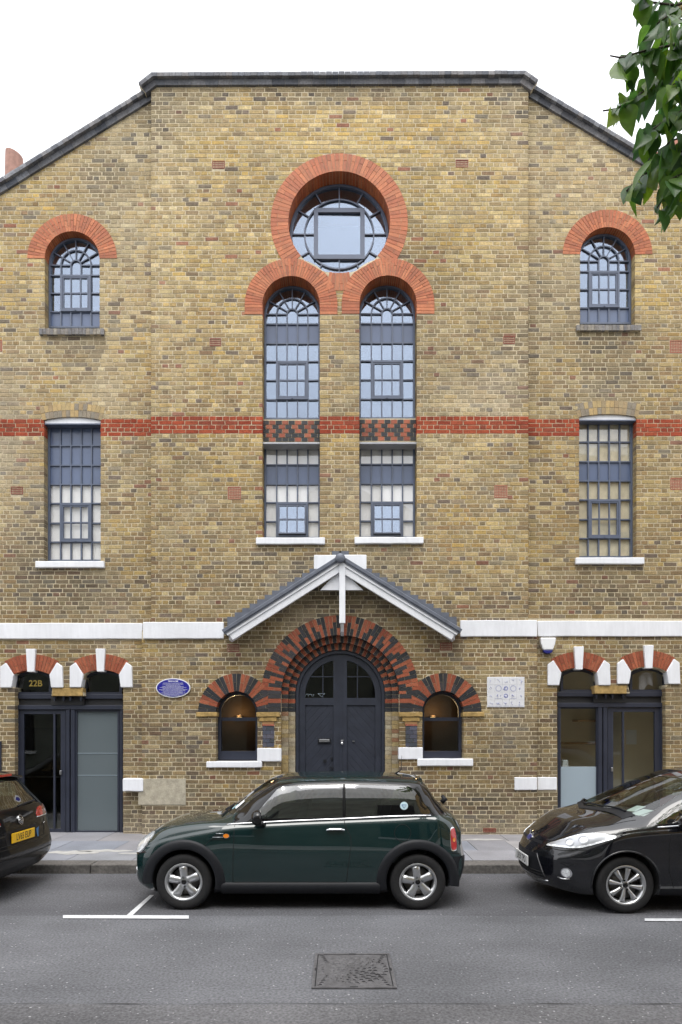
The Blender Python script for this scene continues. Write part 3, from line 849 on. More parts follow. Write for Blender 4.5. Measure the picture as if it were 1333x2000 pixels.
# ------------------------------------------------------------------ windows of the hall
def pane(parent, poly, y, m='pane_glass', mi=None):
    cx = sum(p[0] for p in poly) / len(poly); cz = sum(p[1] for p in poly) / len(poly)
    o = MB().prism([(p[0] - cx, p[1] - cz) for p in poly], -.003, .003).build('pane', m, parent, loc=(cx, y, cz))
    # hand-set glass: every pane lies a little out of true
    o.rotation_euler = (rnd.gauss(0, .009), 0, rnd.gauss(0, .009))
    return o
BAR = .011      # half width of a glazing bar
def grid_window(cx, hw, rows, z_top, z_bot, arch=None, casement=None, tilt=0.0, name='window'):
    """rows: list of (z0, z1, kind) top to bottom, kind g glass / s spandrel / b glass over a pale sheet imitating reflection / c casement rows. arch=(zs, R)"""
    w = part(name); fr = .03; GM = 'backed_glass' if any(r[2] == 'b' for r in rows) else 'pane_glass'
    iw = hw - fr
    cols = [cx - iw + 2 * iw * i / 5 for i in range(6)]
    f = MB()
    zt = arch[0] if arch else z_top
    f.box(cx - hw, cx - iw, YF, YF + .07, z_bot, zt); f.box(cx + iw, cx + hw, YF, YF + .07, z_bot, zt)
    f.box(cx - iw, cx + iw, YF, YF + .07, z_bot, z_bot + fr)
    if arch: f.band(arc(cx, arch[0], hw, 0, PI, 32), arc(cx, arch[0], iw, 0, PI, 32), YF, YF + .07)
    else: f.box(cx - iw, cx + iw, YF, YF + .07, z_top - fr, z_top)
    f.build('frame', 'frame_grey', w)
    b = MB(); yb0, yb1 = YF + .012, YF + .055
    def vb(x, z0, z1): b.box(x - BAR, x + BAR, yb0, yb1, z0, z1)
    def hb(z, x0, x1): b.box(x0, x1, yb0 - .001, yb1, z - BAR, z + BAR)
    if arch:
        zs, _ = arch; r1, r2 = .2 * iw, .6 * iw
        hb(zs, cx - iw, cx - r1); hb(zs, cx + r1, cx + iw)
        for r in (r1, r2): b.band(arc(cx, zs, r + BAR, 0, PI, 24), arc(cx, zs, r - BAR, 0, PI, 24), yb0 - .002, yb1)
        n = 6
        for i in range(1, n):
            a = PI * i / n; ca, sa = math.cos(a), math.sin(a); px_, pz_ = -sa * BAR * .8, ca * BAR * .8
            b.prism([(cx + ca * r1 + px_, zs + sa * r1 + pz_), (cx + ca * iw + px_, zs + sa * iw + pz_), (cx + ca * iw - px_, zs + sa * iw - pz_), (cx + ca * r1 - px_, zs + sa * r1 - pz_)], yb0, yb1)
        for i in range(n):
            a0, a1 = PI * i / n, PI * (i + 1) / n
            for ra, rb in ((r1, r2), (r2, iw)):
                pane(w, arc(cx, zs, rb, a0, a1, 4) + arc(cx, zs, ra, a1, a0, 4), YG)
        z1 = rows[0][0]                       # short row below the fan
        for x in (cx - r2, cx - r1, cx + r1, cx + r2): vb(x, z1, zs)
        pane(w, [(cx - r1, z1), (cx + r1, z1)] + arc(cx, zs, r1, 0, PI, 8), YG)
        for xa, xb in ((cx - iw, cx - r2), (cx - r2, cx - r1), (cx + r1, cx + r2), (cx + r2, cx + iw)):
            pane(w, [(xa, z1), (xb, z1), (xb, zs), (xa, zs)], YG)
        hb(z1, cx - iw, cx + iw)
    cz = [r for r in rows if r[2] == 'c']
    ccas = (min(r[1] for r in cz), max(r[0] for r in cz)) if cz else None
    for k, (z0, z1, kind) in enumerate(rows):
        if k < len(rows) - 1:
            if kind == 'c' and rows[k + 1][2] == 'c': hb(z1, cx - iw, cols[1]); hb(z1, cols[4], cx + iw)
            else: hb(z1, cx - iw, cx + iw)
        for i in range(5):
            if kind == 'c' and 0 < i < 4: continue
            p = [(cols[i], z1), (cols[i + 1], z1), (cols[i + 1], z0), (cols[i], z0)]
            if kind == 's':
                MB().prism(p, YG - .004, YG + .012).build('spandrel_panel', 'spandrel', w)
            else:
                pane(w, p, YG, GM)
        for i in range(1, 5):
            if kind == 'c' and i in (2, 3): continue
            vb(cols[i], z1, z0)
        for xa_, xb_ in (((cx - iw, cx + iw),) if not (kind == 'c' and abs(cx) < 3) else ((cx - iw, cols[1]), (cols[4], cx + iw))):
          if kind == 'b' or (kind == 'c' and any(r[2] == 'b' for r in rows)): MB().box(xa_, xb_, YG + .022, YG + .028, z1 + .012, z0).build('reflection_backing', 'reflection_backing_beige' if cx > 3 else 'reflection_backing', w)  # sheet added behind the panes in place of their bright reflection
    if ccas:
        z0, z1 = ccas; xa, xb = cols[1] - .004, cols[4] + .004
        q = MB(); t = .036; yy = YF - .012
        for bx in ((xa, xa + t, z0, z1), (xb - t, xb, z0, z1), (xa + t, xb - t, z0, z0 + t), (xa + t, xb - t, z1 - t, z1)): q.box(bx[0], bx[1], yy + .004, yy + .06, bx[2], bx[3])
        q.build('casement_surround', 'frame_grey', w)
        q = MB(); a0, a1, c0, c1 = xa + t + .004, xb - t - .004, z0 + t + .004, z1 - t - .004; t2 = .02
        xm = (a0 + a1) / 2; zc = c1
        q.box(a0 - xm, a0 + t2 - xm, 0, .035, c0 - zc, 0); q.box(a1 - t2 - xm, a1 - xm, 0, .035, c0 - zc, 0)
        q.box(a0 + t2 - xm, a1 - t2 - xm, 0, .035, c0 - zc, c0 + t2 - zc); q.box(a0 + t2 - xm, a1 - t2 - xm, 0, .035, -t2, 0)
        zm = (c0 + c1) / 2
        xs = [a0 + t2, cols[2] + .004, cols[3] - .004, a1 - t2]
        for x in xs[1:3]: q.box(x - BAR - xm, x + BAR - xm, .003, .032, c0 + t2 - zc, -t2)
        q.box(a0 + t2 - xm, a1 - t2 - xm, .002, .033, zm - BAR - zc, zm + BAR - zc)
        o = q.build('casement', 'frame_grey', w, loc=(xm, yy + .01, zc)); o.rotation_euler.x = -tilt
        for j, (ca, cb) in enumerate(((c0 + t2, zm), (zm, c1 - t2))):
            for i in range(3):
                p = [(xs[i], ca), (xs[i + 1], ca), (xs[i + 1], cb), (xs[i], cb)]
                pc = ((xs[i] + xs[i + 1]) / 2, (ca + cb) / 2)
                o = MB().prism([(u - pc[0], v - pc[1]) for u, v in p], -.003, .003).build('pane', 'pane_glass' if abs(cx) < 3 else GM, w)
                dz = pc[1] - zc; yo = .02
                o.location = (pc[0], yy + .01 + yo * math.cos(tilt) + dz * math.sin(tilt), zc + dz * math.cos(tilt) - yo * math.sin(tilt) * 0)
                o.rotation_euler.x = -tilt
        MB().box(xm - .012, xm + .012, yy - .012, yy + .006, z0 + .01, z0 + .02).build('stay', 'frame_grey', w)
    b.build('glazing_bars', 'frame_grey', w)
    return w
zf = lambda py: ZZ(py, YF + .02)
def rws(*ys):  # (y0, y1, kind) in pixels
    return [(zf(a), zf(b), k) for a, b, k in ys]
for w, d in ((W_UP_L, 0), (W_UP_R, -7.5)):
    grid_window(w[1], w[3] - .004, rws((538 + d, 573 + d, 'c'), (573 + d, 609 + d, 'c'), (609 + d, 639 + d, 's')), None, zf(641 + d), arch=(w[2], w[3]))
for w, d in ((C_L, 0), (C_R, -1)):
    grid_window(w[1], w[3] - .004, rws((633 + d, 671 + d, 's'), (671 + d, 706 + d, 'g'), (706 + d, 743 + d, 'c'), (743 + d, 781 + d, 'c'), (781 + d, 817 + d, 'g')), None, zf(820 + d), arch=(w[2], w[3]))
    grid_window(w[1], w[3] - .004, rws((872 + d, 908 + d, 'b'), (908 + d, 946 + d, 's'), (946 + d, 982 + d, 'b'), (982 + d, 1019 + d, 'c'), (1019 + d, 1050 + d, 'c')), zf(869 + d), zf(1053 + d), tilt=.14 if d == 0 else .11)
for poly, d, kinds in ((W_LOW_L, 0, 'sssbccb'), (W_LOW_R, -7, 'bbsbccb')):
    x0, x1 = poly[0][0], poly[1][0]
    ys = [831, 870.5, 909, 946.5, 983.5, 1022, 1059, 1095]
    w = grid_window((x0 + x1) / 2, (x1 - x0) / 2 - .004, rws(*[(ys[i] + d, ys[i + 1] + d, kinds[i]) for i in range(7)]), zf(828 + d), zf(1097 + d))
    yb_ = .03; xc = (x0 + x1) / 2; hw_ = (x1 - x0) / 2 - .003
    zs_, za_ = ZZ(820.5 + d), ZZ(814.5 + d) + .006
    m = MB().prism([(xc - hw_, ZZ(827 + d, yb_)), (xc + hw_, ZZ(827 + d, yb_))] + [(xc + hw_ * (1 - i / 5), zs_ + (za_ - zs_) * (1 - (1 - i / 5) ** 2)) for i in range(11)], yb_, yb_ + .05)
    m.build('head_board', 'white_paint', w)
    MB().box(xc - hw_, xc + hw_, yb_ - .012, YF + .02, ZZ(829.5 + d, yb_), ZZ(827.2 + d, yb_)).build('head_drip', 'frame_grey', w)

# --- the rose
rw = part('rose_window'); RI = ROSE_R - .006; fr = .04
f = MB(); yb0, yb1 = YF + .03, YF + .08
f.band(arc(ROSE_X, ROSE_Z, RI, 0, 2 * PI, 64)[:-1], arc(ROSE_X, ROSE_Z, RI - fr, 0, 2 * PI, 64)[:-1], YF + .015, YF + .09, closed=True)
f.build('frame', 'frame_grey', rw)
r3 = RI - fr; r2 = r3 * .735; hs_ = r2 * .735
b = MB()
b.band(arc(ROSE_X, ROSE_Z, r2 + .012, 0, 2 * PI, 64)[:-1], arc(ROSE_X, ROSE_Z, r2 - .012, 0, 2 * PI, 64)[:-1], yb0 - .004, yb1, closed=True)
for i in range(12):
    a = PI * i / 6; ca, sa = math.cos(a), math.sin(a); px_, pz_ = -sa * .010, ca * .010
    rr = r2 if i % 3 else hs_
    b.prism([(ROSE_X + ca * rr + px_, ROSE_Z + sa * rr + pz_), (ROSE_X + ca * r3 + px_, ROSE_Z + sa * r3 + pz_), (ROSE_X + ca * r3 - px_, ROSE_Z + sa * r3 - pz_), (ROSE_X + ca * rr - px_, ROSE_Z + sa * rr - pz_)], yb0, yb1)
    a2 = PI * (i + 1) / 6
    pane(rw, arc(ROSE_X, ROSE_Z, r3, a, a2, 5) + arc(ROSE_X, ROSE_Z, r2, a2, a, 5), YG + .02)
b.build('glazing_bars', 'frame_grey', rw)
q = MB(); o1, o2 = hs_, hs_ - .075
for x0, x1, z0, z1 in ((-o1, -o2, -o1, o1), (o2, o1, -o1, o1), (-o2, o2, -o1, -o2), (-o2, o2, o2, o1)):
    q.box(ROSE_X + x0, ROSE_X + x1, YF + .01, YF + .08, ROSE_Z + z0, ROSE_Z + z1)
q.build('casement', 'frame_grey', rw)
pane(rw, [(ROSE_X - o2, ROSE_Z - o2), (ROSE_X + o2, ROSE_Z - o2), (ROSE_X + o2, ROSE_Z + o2), (ROSE_X - o2, ROSE_Z + o2)], YG + .02)
for a in (0, PI / 2, PI, 1.5 * PI):
    for s in (0, 1):
        a0 = a + (0 if s else -1) * math.acos(o1 / r2); a1 = a + (1 if s else 0) * math.acos(o1 / r2)
        pts = arc(ROSE_X, ROSE_Z, r2, a0, a1, 5)
        foot = (ROSE_X + math.cos(a) * o1, ROSE_Z + math.sin(a) * o1)
        pane(rw, pts + [foot], YG + .02)

# --- small arched sashes beside the entrance
for w in (S_L, S_R):
    sw = part('sash_window'); cx, hw, zs = w[1], w[3] - .003, w[2] ; zb = ZZ(1484, YF); f = MB(); t = .05
    f.band(arc(cx, zs, hw, 0, PI, 28), arc(cx, zs, hw - t, 0, PI, 28), YF - .06, YF + .04)
    f.box(cx - hw, cx - hw + t, YF - .06, YF + .04, zb, zs); f.box(cx + hw - t, cx + hw, YF - .06, YF + .04, zb, zs)
    f.box(cx - hw + t, cx + hw - t, YF - .06, YF + .04, zb, zb + .15)
    f.build('frame', 'navy_frame', sw)
    zm = ZZ(1405, YF); q = MB(); q.box(cx - hw + t, cx + hw - t, YF - .03, YF + .03, zm - .03, zm + .03); q.build('meeting_rail', 'navy_frame', sw)
    pane(sw, [(cx - hw + t, zb + .15), (cx + hw - t, zb + .15), (cx + hw - t, zm), (cx - hw + t, zm)], YF, 'shop_glass')
    pane(sw, [(cx - hw + t, zm), (cx + hw - t, zm)] + arc(cx, zs, hw - t, 0, PI, 16), YF + .01, 'shop_glass')

# --- double entrance door
YD = .215; DR = DOOR_R - 2 * .113 - .004
dr = part('entrance_door'); q = MB(); t = .055
q.band(arc(DOOR_X, DOOR_Z, DR, 0, PI, 40), arc(DOOR_X, DOOR_Z, DR - t, 0, PI, 40), YD - .07, YD + .06)
for s in (-1, 1):
    xa, xb = sorted((DOOR_X + s * DR, DOOR_X + s * (DR - t))); q.box(xa, xb, YD - .07, YD + .06, ZB, DOOR_Z)
q.build('frame', 'door_paint', dr)
IR = DR - t - .004
zr0, zr1 = ZZ(1377.5, YD), ZZ(1363.5, YD)      # lock rail under the glass
def leaf_x(r, z): return math.sqrt(max(0, r * r - (z - DOOR_Z) ** 2)) if z > DOOR_Z else r
for s in (-1, 1):
    lf = part('door_leaf'); g = MB(); X = lambda u: DOOR_X + s * u
    def bx(u0, u1, y0, y1, z0, z1):
        a, b_ = sorted((X(u0), X(u1))); g.box(a, b_, y0, y1, z0, z1)
    sti, sto = .118, IR - .105
    ztop = DOOR_Z + math.sqrt(IR * IR - sti * sti)
    g.prism([(X(.004), ZB + .02), (X(sti), ZB + .02), (X(sti), ztop), (X(.004), DOOR_Z + IR)], YD - .03, YD + .02)
    bx(sto, IR, YD - .03, YD + .02, ZB + .02, DOOR_Z)
    a0 = math.acos(sti / IR)
    pts_o = [(X(IR * math.cos(a)), DOOR_Z + IR * math.sin(a)) for a in [a0 * i / 14 for i in range(15)]]
    rI = sto; a1 = math.acos(sti / rI)
    pts_i = [(X(rI * math.cos(a)), DOOR_Z + rI * math.sin(a)) for a in [a1 * i / 14 for i in range(15)]]
    g.band(pts_o, pts_i, YD - .03, YD + .02)
    bx(sti, sto, YD - .03, YD + .02, zr0, zr1); bx(sti, sto, YD - .03, YD + .02, ZB + .02, ZB + .2)
    bx(sti, sto, YD - .0015, YD + .018, ZB + .2, zr0)
    if s > 0: g.box(DOOR_X - .012, DOOR_X + .03, YD - .042, YD - .031, ZB + .02, DOOR_Z + IR - .02)
    g.build('leaf_frame', 'door_paint', lf)
    # diagonal boards
    pw = .098; zlo, zhi = ZB + .2, zr0; slope = 1.15
    k = -16
    while k < 26:
        c0 = zlo + k * pw * 1.52
        poly = [(sti, zlo), (sto, zlo), (sto, zhi), (sti, zhi)]
        # boards fall away from the meeting stile
        poly = cut_half(poly, slope, 1, slope * sti + c0 + pw * 1.52 - .006)
        poly = cut_half(poly, -slope, -1, -(slope * sti + c0 + .004))
        if len(poly) >= 3:
            MB().prism([(X(u), z) for u, z in poly], YD - .006, YD + .001).build('board', 'door_paint', lf, bevel=.003)
        k += 1
    # glazing with cross bars
    gp = [(X(sti), zr1), (X(sto), zr1)] + [(X(rI * math.cos(a)), DOOR_Z + rI * math.sin(a)) for a in [a1 * i / 10 for i in range(11)]]
    pane(lf, gp, YD, 'shop_glass')
    zq = ZZ(1322, YD); g = MB(); xm = (sti + rI * math.cos(a1 * .55)) / 2 + .02
    a, b_ = sorted((X(xm - .009), X(xm + .009))); g.box(a, b_, YD - .02, YD + .012, zr1, DOOR_Z + math.sqrt(rI * rI - xm * xm))
    a, b_ = sorted((X(sti), X(math.sqrt(rI * rI - (zq - DOOR_Z) ** 2)))); g.box(a, b_, YD - .019, YD + .012, zq - .009, zq + .009)
    g.build('glazing_bars', 'door_paint', lf)
    if s < 0:
        x, z = PX(634, 1447, YD - .03); g = MB(); g.box(x - .115, x + .115, YD - .036, YD - .018, z - .04, z + .04); g.build('letter_plate', 'black_plastic', lf, bevel=.006)
        g = MB(); g.box(x - .09, x + .09, YD - .042, YD - .036, z - .022, z + .022); g.build('letter_flap', 'steel', lf, bevel=.004)
        for px_, py_, w_, h_ in ((648, 1500, .07, .03), (648, 1482, .05, .04), (635, 1487, .055, .055)):
            x, z = PX(px_, py_, YD - .03); MB().box(x - w_ / 2, x + w_ / 2, YD - .04, YD - .028, z - h_ / 2, z + h_ / 2).build('bolt_plate', 'black_plastic', lf, bevel=.003)
        # scratched tag low on the glass
        g = MB(); y_ = YD - .006
        for st in ([(597, 1361), (597, 1358), (599, 1356), (602, 1356), (603, 1361)], [(603, 1358), (606, 1356), (609, 1357), (610, 1361)], [(611, 1361), (614, 1356)], [(622, 1355), (628, 1361), (635, 1355)], [(621, 1355), (634, 1355)]):
            g.tube([(PX(a_, b2, y_)[0], y_, PX(a_, b2, y_)[1]) for a_, b2 in st], .004, 5)
        g.build('scratched_tag', 'frosted_pale', lf)
    else:
        x, z = PX(668.5, 1452, YD - .03); g = MB(); g.lathe([(0, -.05), (.018, -.05), (.022, -.035), (.012, -.02), (.012, 0)], 16, 'y', (x, YD - .03, z)); g.build('knob', 'chrome', lf)
        x, z = PX(668.5, 1447, YD - .03); g = MB(); g.box(x - .02, x + .02, YD - .045, YD - .035, z - .012, z + .012); g.build('lock_plate', 'steel', lf, bevel=.003)
        x, z = PX(691, 1448, YD - .02); MB().box(x - .02, x + .02, YD - .035, YD - .005, z - .008, z + .008).build('small_plate', 'steel', lf)
MB().box(DOOR_X - DR, DOOR_X + DR, YC + .03, .3, ZB - .05, ZB + .02).build('door_step', 'stone', part('threshold'))

# --- gabled hood over the entrance
hood = part('entrance_hood'); YH = YC - .32
apx, tipL, tipR = PX(665, 1091, YH), PX(440, 1234, YH), PX(897, 1233, YH)
def off(p, q, d):          # point pair shifted perpendicular to p->q, towards below
    v = Vector((q[0] - p[0], q[1] - p[1])).normalized(); n = Vector((-v.y, v.x))
    if n.y > 0: n = -n
    return (p[0] + n.x * d, p[1] + n.y * d), (q[0] + n.x * d, q[1] + n.y * d)
for s, tip in ((-1, tipL), (1, tipR)):
    A, B = apx, tip
    def strip(d0, d1, y0, y1, name, mat_, ext=0.0, bev=None):
        a0, b0 = off(A, B, d0); a1, b1 = off(A, B, d1)
        # mitre at the ridge
        def mit(p, q):
            t = (DOOR_APEX - p[0]) / (q[0] - p[0]); return (DOOR_APEX, p[1] + (q[1] - p[1]) * t)
        a0, a1 = mit(a0, b0), mit(a1, b1)
        v = Vector((B[0] - A[0], B[1] - A[1])).normalized() * ext
        b0 = (b0[0] + v.x, b0[1] + v.y); b1 = (b1[0] + v.x, b1[1] + v.y)
        return MB().prism([a0, b0, b1, a1], y0, y1).build(name, mat_, hood, bevel=bev)
    DOOR_APEX = apx[0] + .0005 * s
    strip(-.05, .012, YH - .05, YC + .02, 'roof_slope', 'lead', .03, .008)
    strip(.0125, .035, YH - .035, YH + .02, 'lead_drip', 'lead', .03)
    strip(.0355, .075, YH - .02, YH + .03, 'fascia_mould', 'white_paint')
    strip(.075, .185, YH, YH + .05, 'barge_board', 'white_paint', -.03, .006)
    strip(.0355, .07, YH + .03, YC + .02, 'soffit_board', 'white_paint')
    # purlin end / bracket that carries the eave back to the wall
    a0, b0 = off(A, B, .075); e = (b0[0] - s * .02, b0[1])
    MB().prism([(e[0], e[1] + .10), (e[0] - s * .16, e[1] + .19), (e[0] - s * .16, e[1] + .03), (e[0], e[1] - .07)], YH + .05, YC + .02).build('eave_bracket', 'white_paint', hood)
    # stepped flashing up the wall
    n = 15
    for i in range(n):
        t = (i + .5) / n; x = A[0] + (B[0] - A[0]) * t; z = A[1] + (B[1] - A[1]) * t
        # seen above the slope against the wall: lift by perspective of the hood's projection
        zc_ = BAND0 + round((z + .21 - BAND0) / COURSE) * COURSE
        wd = abs(B[0] - A[0]) / n * .62
        MB().box(x - wd, x + wd, YC - .010 - .0004 * (i % 3), YC + .004, z - .06, zc_ + .012).build('step_flashing', 'lead', hood)
g = MB()
px0, pz0 = PX(669, 1112, YH - .03)
kw = .05; zbot = ZZ(1218, YH); ztop = apx[1] - .02
g.prism([(px0 - kw, zbot), (px0 + kw, zbot), (px0 + kw, ztop - .05), (px0 - kw, ztop - .05)], YH - .03, YH + .012)
g.build('king_post', 'white_paint', hood, bevel=.008)
g = MB()  # web of the king-post bracket running back to the wall
for x0_, x1_ in ((px0 - kw * .55, px0 + kw * .55),):
    vs = [(x0_, YH + .012, ztop - .2), (x0_, YH + .012, zbot), (x0_, YH + .10, zbot - .12), (x0_, YC + .02, zbot - .16), (x0_, YC + .02, ztop - .2)]
    vs += [(x1_, y, z) for _, y, z in vs]
    g.add(vs, [(0, 1, 2, 3, 4), (9, 8, 7, 6, 5), (0, 5, 6, 1), (1, 6, 7, 2), (2, 7, 8, 3), (3, 8, 9, 4), (4, 9, 5, 0)])
g.build('post_bracket', 'white_paint', hood)
# triangular collar behind the boards
ya = YH + .06; c0, c1 = PX(626, 1151, YH), PX(710, 1151, YH)
MB().prism([c0, c1, (apx[0], apx[1] - .16)], ya, ya + .04).build('collar_board', 'white_paint', hood)
# ridge roll and saddle
g = MB(); g.tube([(apx[0], YH - .09, apx[1] + .005), (apx[0], YC + .02, apx[1] + .005)], .055, 12); g.build('ridge_roll', 'lead', hood)
g = MB(); g.lathe([(0, -.02), (.06, -.018), (.085, 0), (.085, .03), (.06, .05), (0, .05)], 8, 'y', (apx[0], YH - .085, apx[1] - .01)); g.build('ridge_cap', 'lead', hood, fix=True)

# ------------------------------------------------------------------ shopfronts in the wings
def rect(mb, x0, x1, y0, y1, plane, back, ):
    a, b_ = PX(x0, y1, plane), PX(x1, y0, plane); mb.box(a[0], b_[0], plane, back, a[1], b_[1])
YS = .14
def fanlight(dx, dy, x0, x1, yt, yb, name='fanlight'):
    w = part(name); y = YS
    h = (x1 - x0) / 2; cx = (x0 + x1) / 2; sg = 9; R = (h * h + sg * sg) / (2 * sg)
    def seg(inset):
        pts = [(x0 + inset, yb - inset), (x1 - inset, yb - inset)]
        for i in range(11):
            t = 1 - 2 * i / 10; xx = cx + (h - inset) * t
            pts.append((xx, yt + R - math.sqrt(R * R - ((h) * t) ** 2) + inset))
        return [PX(a + dx, b_ + dy, y) for a, b_ in pts]
    o_, i_ = seg(0), seg(5)
    MB().band(o_, i_, y, y + .06, closed=True).build('frame', 'navy_frame', w)
    pane(w, i_, y + .03, 'shop_glass')
    return w
def leaf(name, x0, x1, y0, y1, stile, glassmat, d=0, handle=None, midbar=None):
    w = part(name); m = MB(); y = YS + .005 + d
    rect(m, x0, x0 + stile, y0, y1, y, y + .05); rect(m, x1 - stile, x1, y0, y1, y, y + .05)
    rect(m, x0 + stile, x1 - stile, y0, y0 + stile * .8, y, y + .05); rect(m, x0 + stile, x1 - stile, y1 - stile * .8, y1, y, y + .05)
    m.build('leaf_frame', 'navy_frame', w, bevel=.004)
    a, b_ = PX(x0 + stile, y1 - stile * .8, y), PX(x1 - stile, y0 + stile * .8, y)
    if glassmat: pane(w, [a, (b_[0], a[1]), b_, (a[0], b_[1])], y + .03, glassmat)
    if midbar:
        m = MB(); rect(m, midbar - 2, midbar + 2, y0 + stile * .8, y1 - stile * .8, y - .012, y + .02); m.build('pull_bar', 'navy_frame', w, bevel=.004)
    if handle:
        x, z = PX(handle[0], handle[1], y); MB().box(x - .018, x + .018, y - .03, y, z - .035, z + .035).build('lock', 'steel', w, bevel=.006)
    return w
for dx, dy, right in ((0, 0, False), (1060.3, -4.5, True)):
    sf = part('shopfront'); m = MB(); s_ = dx
    rr = lambda *a: rect(m, a[0] + dx, a[1] + dx, a[2] + dy, a[3] + dy, a[4], a[5])
    rr(29.5, 240, 1356, 1365, YS - .02, YS + .1)               # transom under the fanlights
    rr(29.5, 240, 1377.5, 1386, YS - .03, YS + .1)             # head of the doors
    rr(29.5, 36, 1386, 1629, YS - .02, YS + .1); rr(234 if not right else 231, 240, 1386, 1629, YS - .02, YS + .1)
    mxs = (129, 137, 146) if not right else (109, 118, 127)
    rr(mxs[0], mxs[1] - 1.2, 1386, 1629, YS - .02, YS + .1); rr(mxs[1] + 1.2, mxs[2], 1386, 1629, YS - .02, YS + .1)
    m.build('frame', 'navy_frame', sf, bevel=.005)
    m = MB(); rr(29.5, 240, 1365, 1377.5, YS + .02, YS + .1); rr(mxs[1] - 1.2, mxs[1] + 1.2, 1386, 1629, YS + .03, YS + .1)
    m.build('beam', 'dark', sf)
    m = MB(); a, b_ = PX(102 + dx, 1359.5 + dy, YW - .01), PX(161.5 + dx + (3 if right else 0), 1343.8 + dy, YW - .01); m.box(a[0], b_[0], YW - .012, .22, a[1], b_[1]); m.build('padstone', 'yellow_stone', sf, bevel=.006)
    for hx in (106, 124, 137, 158):
        m = MB(); rr(hx - 2, hx + 2, 1360, 1366, YW + .03, YW + .09); rr(hx - 1, hx + 1, 1366, 1369, YW + .03, YW + .06); m.build('beam_bolt', 'navy_frame', sf)
    m = MB(); rr(100, 164, 1360, 1377, YW + .10, YS + .05); m.build('steel_bearing', 'dark', sf)
# left: glazed door and frosted side light; right: shop window and glazed door
fl = fanlight(0, 0, 28.5, 100.5, 1310.5, 1357); fanlight(0, 0, 164, 238, 1310.5, 1357)
fanlight(1060.3, -4.5, 35.5, 107, 1311, 1356.5); f4 = fanlight(1060.3, -4.5, 170.5, 242, 1309, 1356.5)
text_mesh('number', '22B', .15, 'gold', fl, (*(lambda p: (p[0], YS + .02, p[1]))(PX(69.5, 1335.5, YS + .02)),), extrude=.002, bold=.002)
leaf('shop_door', 36.5, 128.5, 1387, 1627, 10, 'shop_glass', handle=(119.5, 1509), midbar=106)
sl = leaf('side_light', 146.5, 233.5, 1386.5, 1626, 4, None)
a, b_ = PX(150.5, 1623, YS + .03), PX(229.5, 1389.5, YS + .03); pane(sl, [a, (b_[0], a[1]), b_, (a[0], b_[1])], YS + .035, 'frosted')
q = MB()
for yy in (1471, 1514): rect(q, 150, 238, yy, yy + 1.0, YS + .026, YS + .031)
q.build('manifestation_line', 'frosted_pale', sl)
dx = 1060.3
leaf('shop_door', dx + 127.5, dx + 230.5, 1382, 1622, 11, 'shop_glass', handle=(dx + 147 - 12, 1503), midbar=dx + 158)
sl = leaf('shop_window', dx + 30.5, dx + 108.5, 1382, 1622, 3, None)
a, b_ = PX(dx + 33.5, 1497, YS + .03), PX(dx + 105.5, 1384.4, YS + .03); pane(sl, [a, (b_[0], a[1]), b_, (a[0], b_[1])], YS + .035, 'shop_glass')
a, b_ = PX(dx + 33.5, 1619, YS + .03), PX(dx + 105.5, 1497.5, YS + .03); pane(sl, [a, (b_[0], a[1]), b_, (a[0], b_[1])], YS + .035, 'frosted_pale')
# wavy lines printed on the right-hand fanlight
q = MB()
for i in range(11):
    y0 = 1339 - i * 2.6
    pts = []
    for k in range(9):
        px_ = 1249 + k * 3.4; py_ = y0 + 4 * math.sin(k * .9 + i * .15) - k * 1.0 + 6
        if 1313 < py_ < 1348: p = PX(px_, py_, YS + .025); pts.append((p[0], YS + .025, p[1]))
    if len(pts) > 2: q.tube(pts, .0028, 4)
q.build('wave_print', 'white_plastic', f4)

# ------------------------------------------------------------------ rooms behind the glass
inn = part('interior')
def room(x0, x1, y0, y1, z0, z1, wallm, floorm='room_dark', ceil='room_white', back=None):
    m = MB()
    m.add([(x0, y1, z0), (x1, y1, z0), (x1, y1, z1), (x0, y1, z1)], [(0, 1, 2, 3)], mi=0)
    m.add([(x0, y0, z0), (x0, y1, z0), (x0, y1, z1), (x0, y0, z1)], [(0, 1, 2, 3)], mi=0)
    m.add([(x1, y1, z0), (x1, y0, z0), (x1, y0, z1), (x1, y1, z1)], [(0, 1, 2, 3)], mi=0)
    m.add([(x0, y0, z0), (x1, y0, z0), (x1, y1, z0), (x0, y1, z0)], [(0, 1, 2, 3)], mi=1)
    m.add([(x0, y0, z1), (x0, y1, z1), (x1, y1, z1), (x1, y0, z1)], [(0, 1, 2, 3)], mi=2)
    return m.build('room', [wallm, floorm, ceil], inn)
room(XL, -2.95, .26, 2.6, .14, 3.2, 'room_dark', ceil='room_dark')
room(-2.9, 2.9, .34, 4.2, .14, 3.45, 'room_brown', ceil='room_brown')
room(2.95, XR, .26, 1.5, .14, 3.2, 'room_wall', floorm='room_wall')
for x0, x1 in ((XL, -2.95), (-2.0, 2.0), (2.95, XR)):
    room(x0, x1, .26, 2.4, 3.6, 6.9, 'room_dark', ceil='room_white')
room(-5.75, -2.95, .26, 2.4, 7.3, 10.6, 'room_dark'); room(2.95, 5.75, .26, 2.4, 7.3, 10.6, 'room_dark')
room(-2.0, 2.0, .26, 2.4, 7.1, 12.3, 'room_dark')
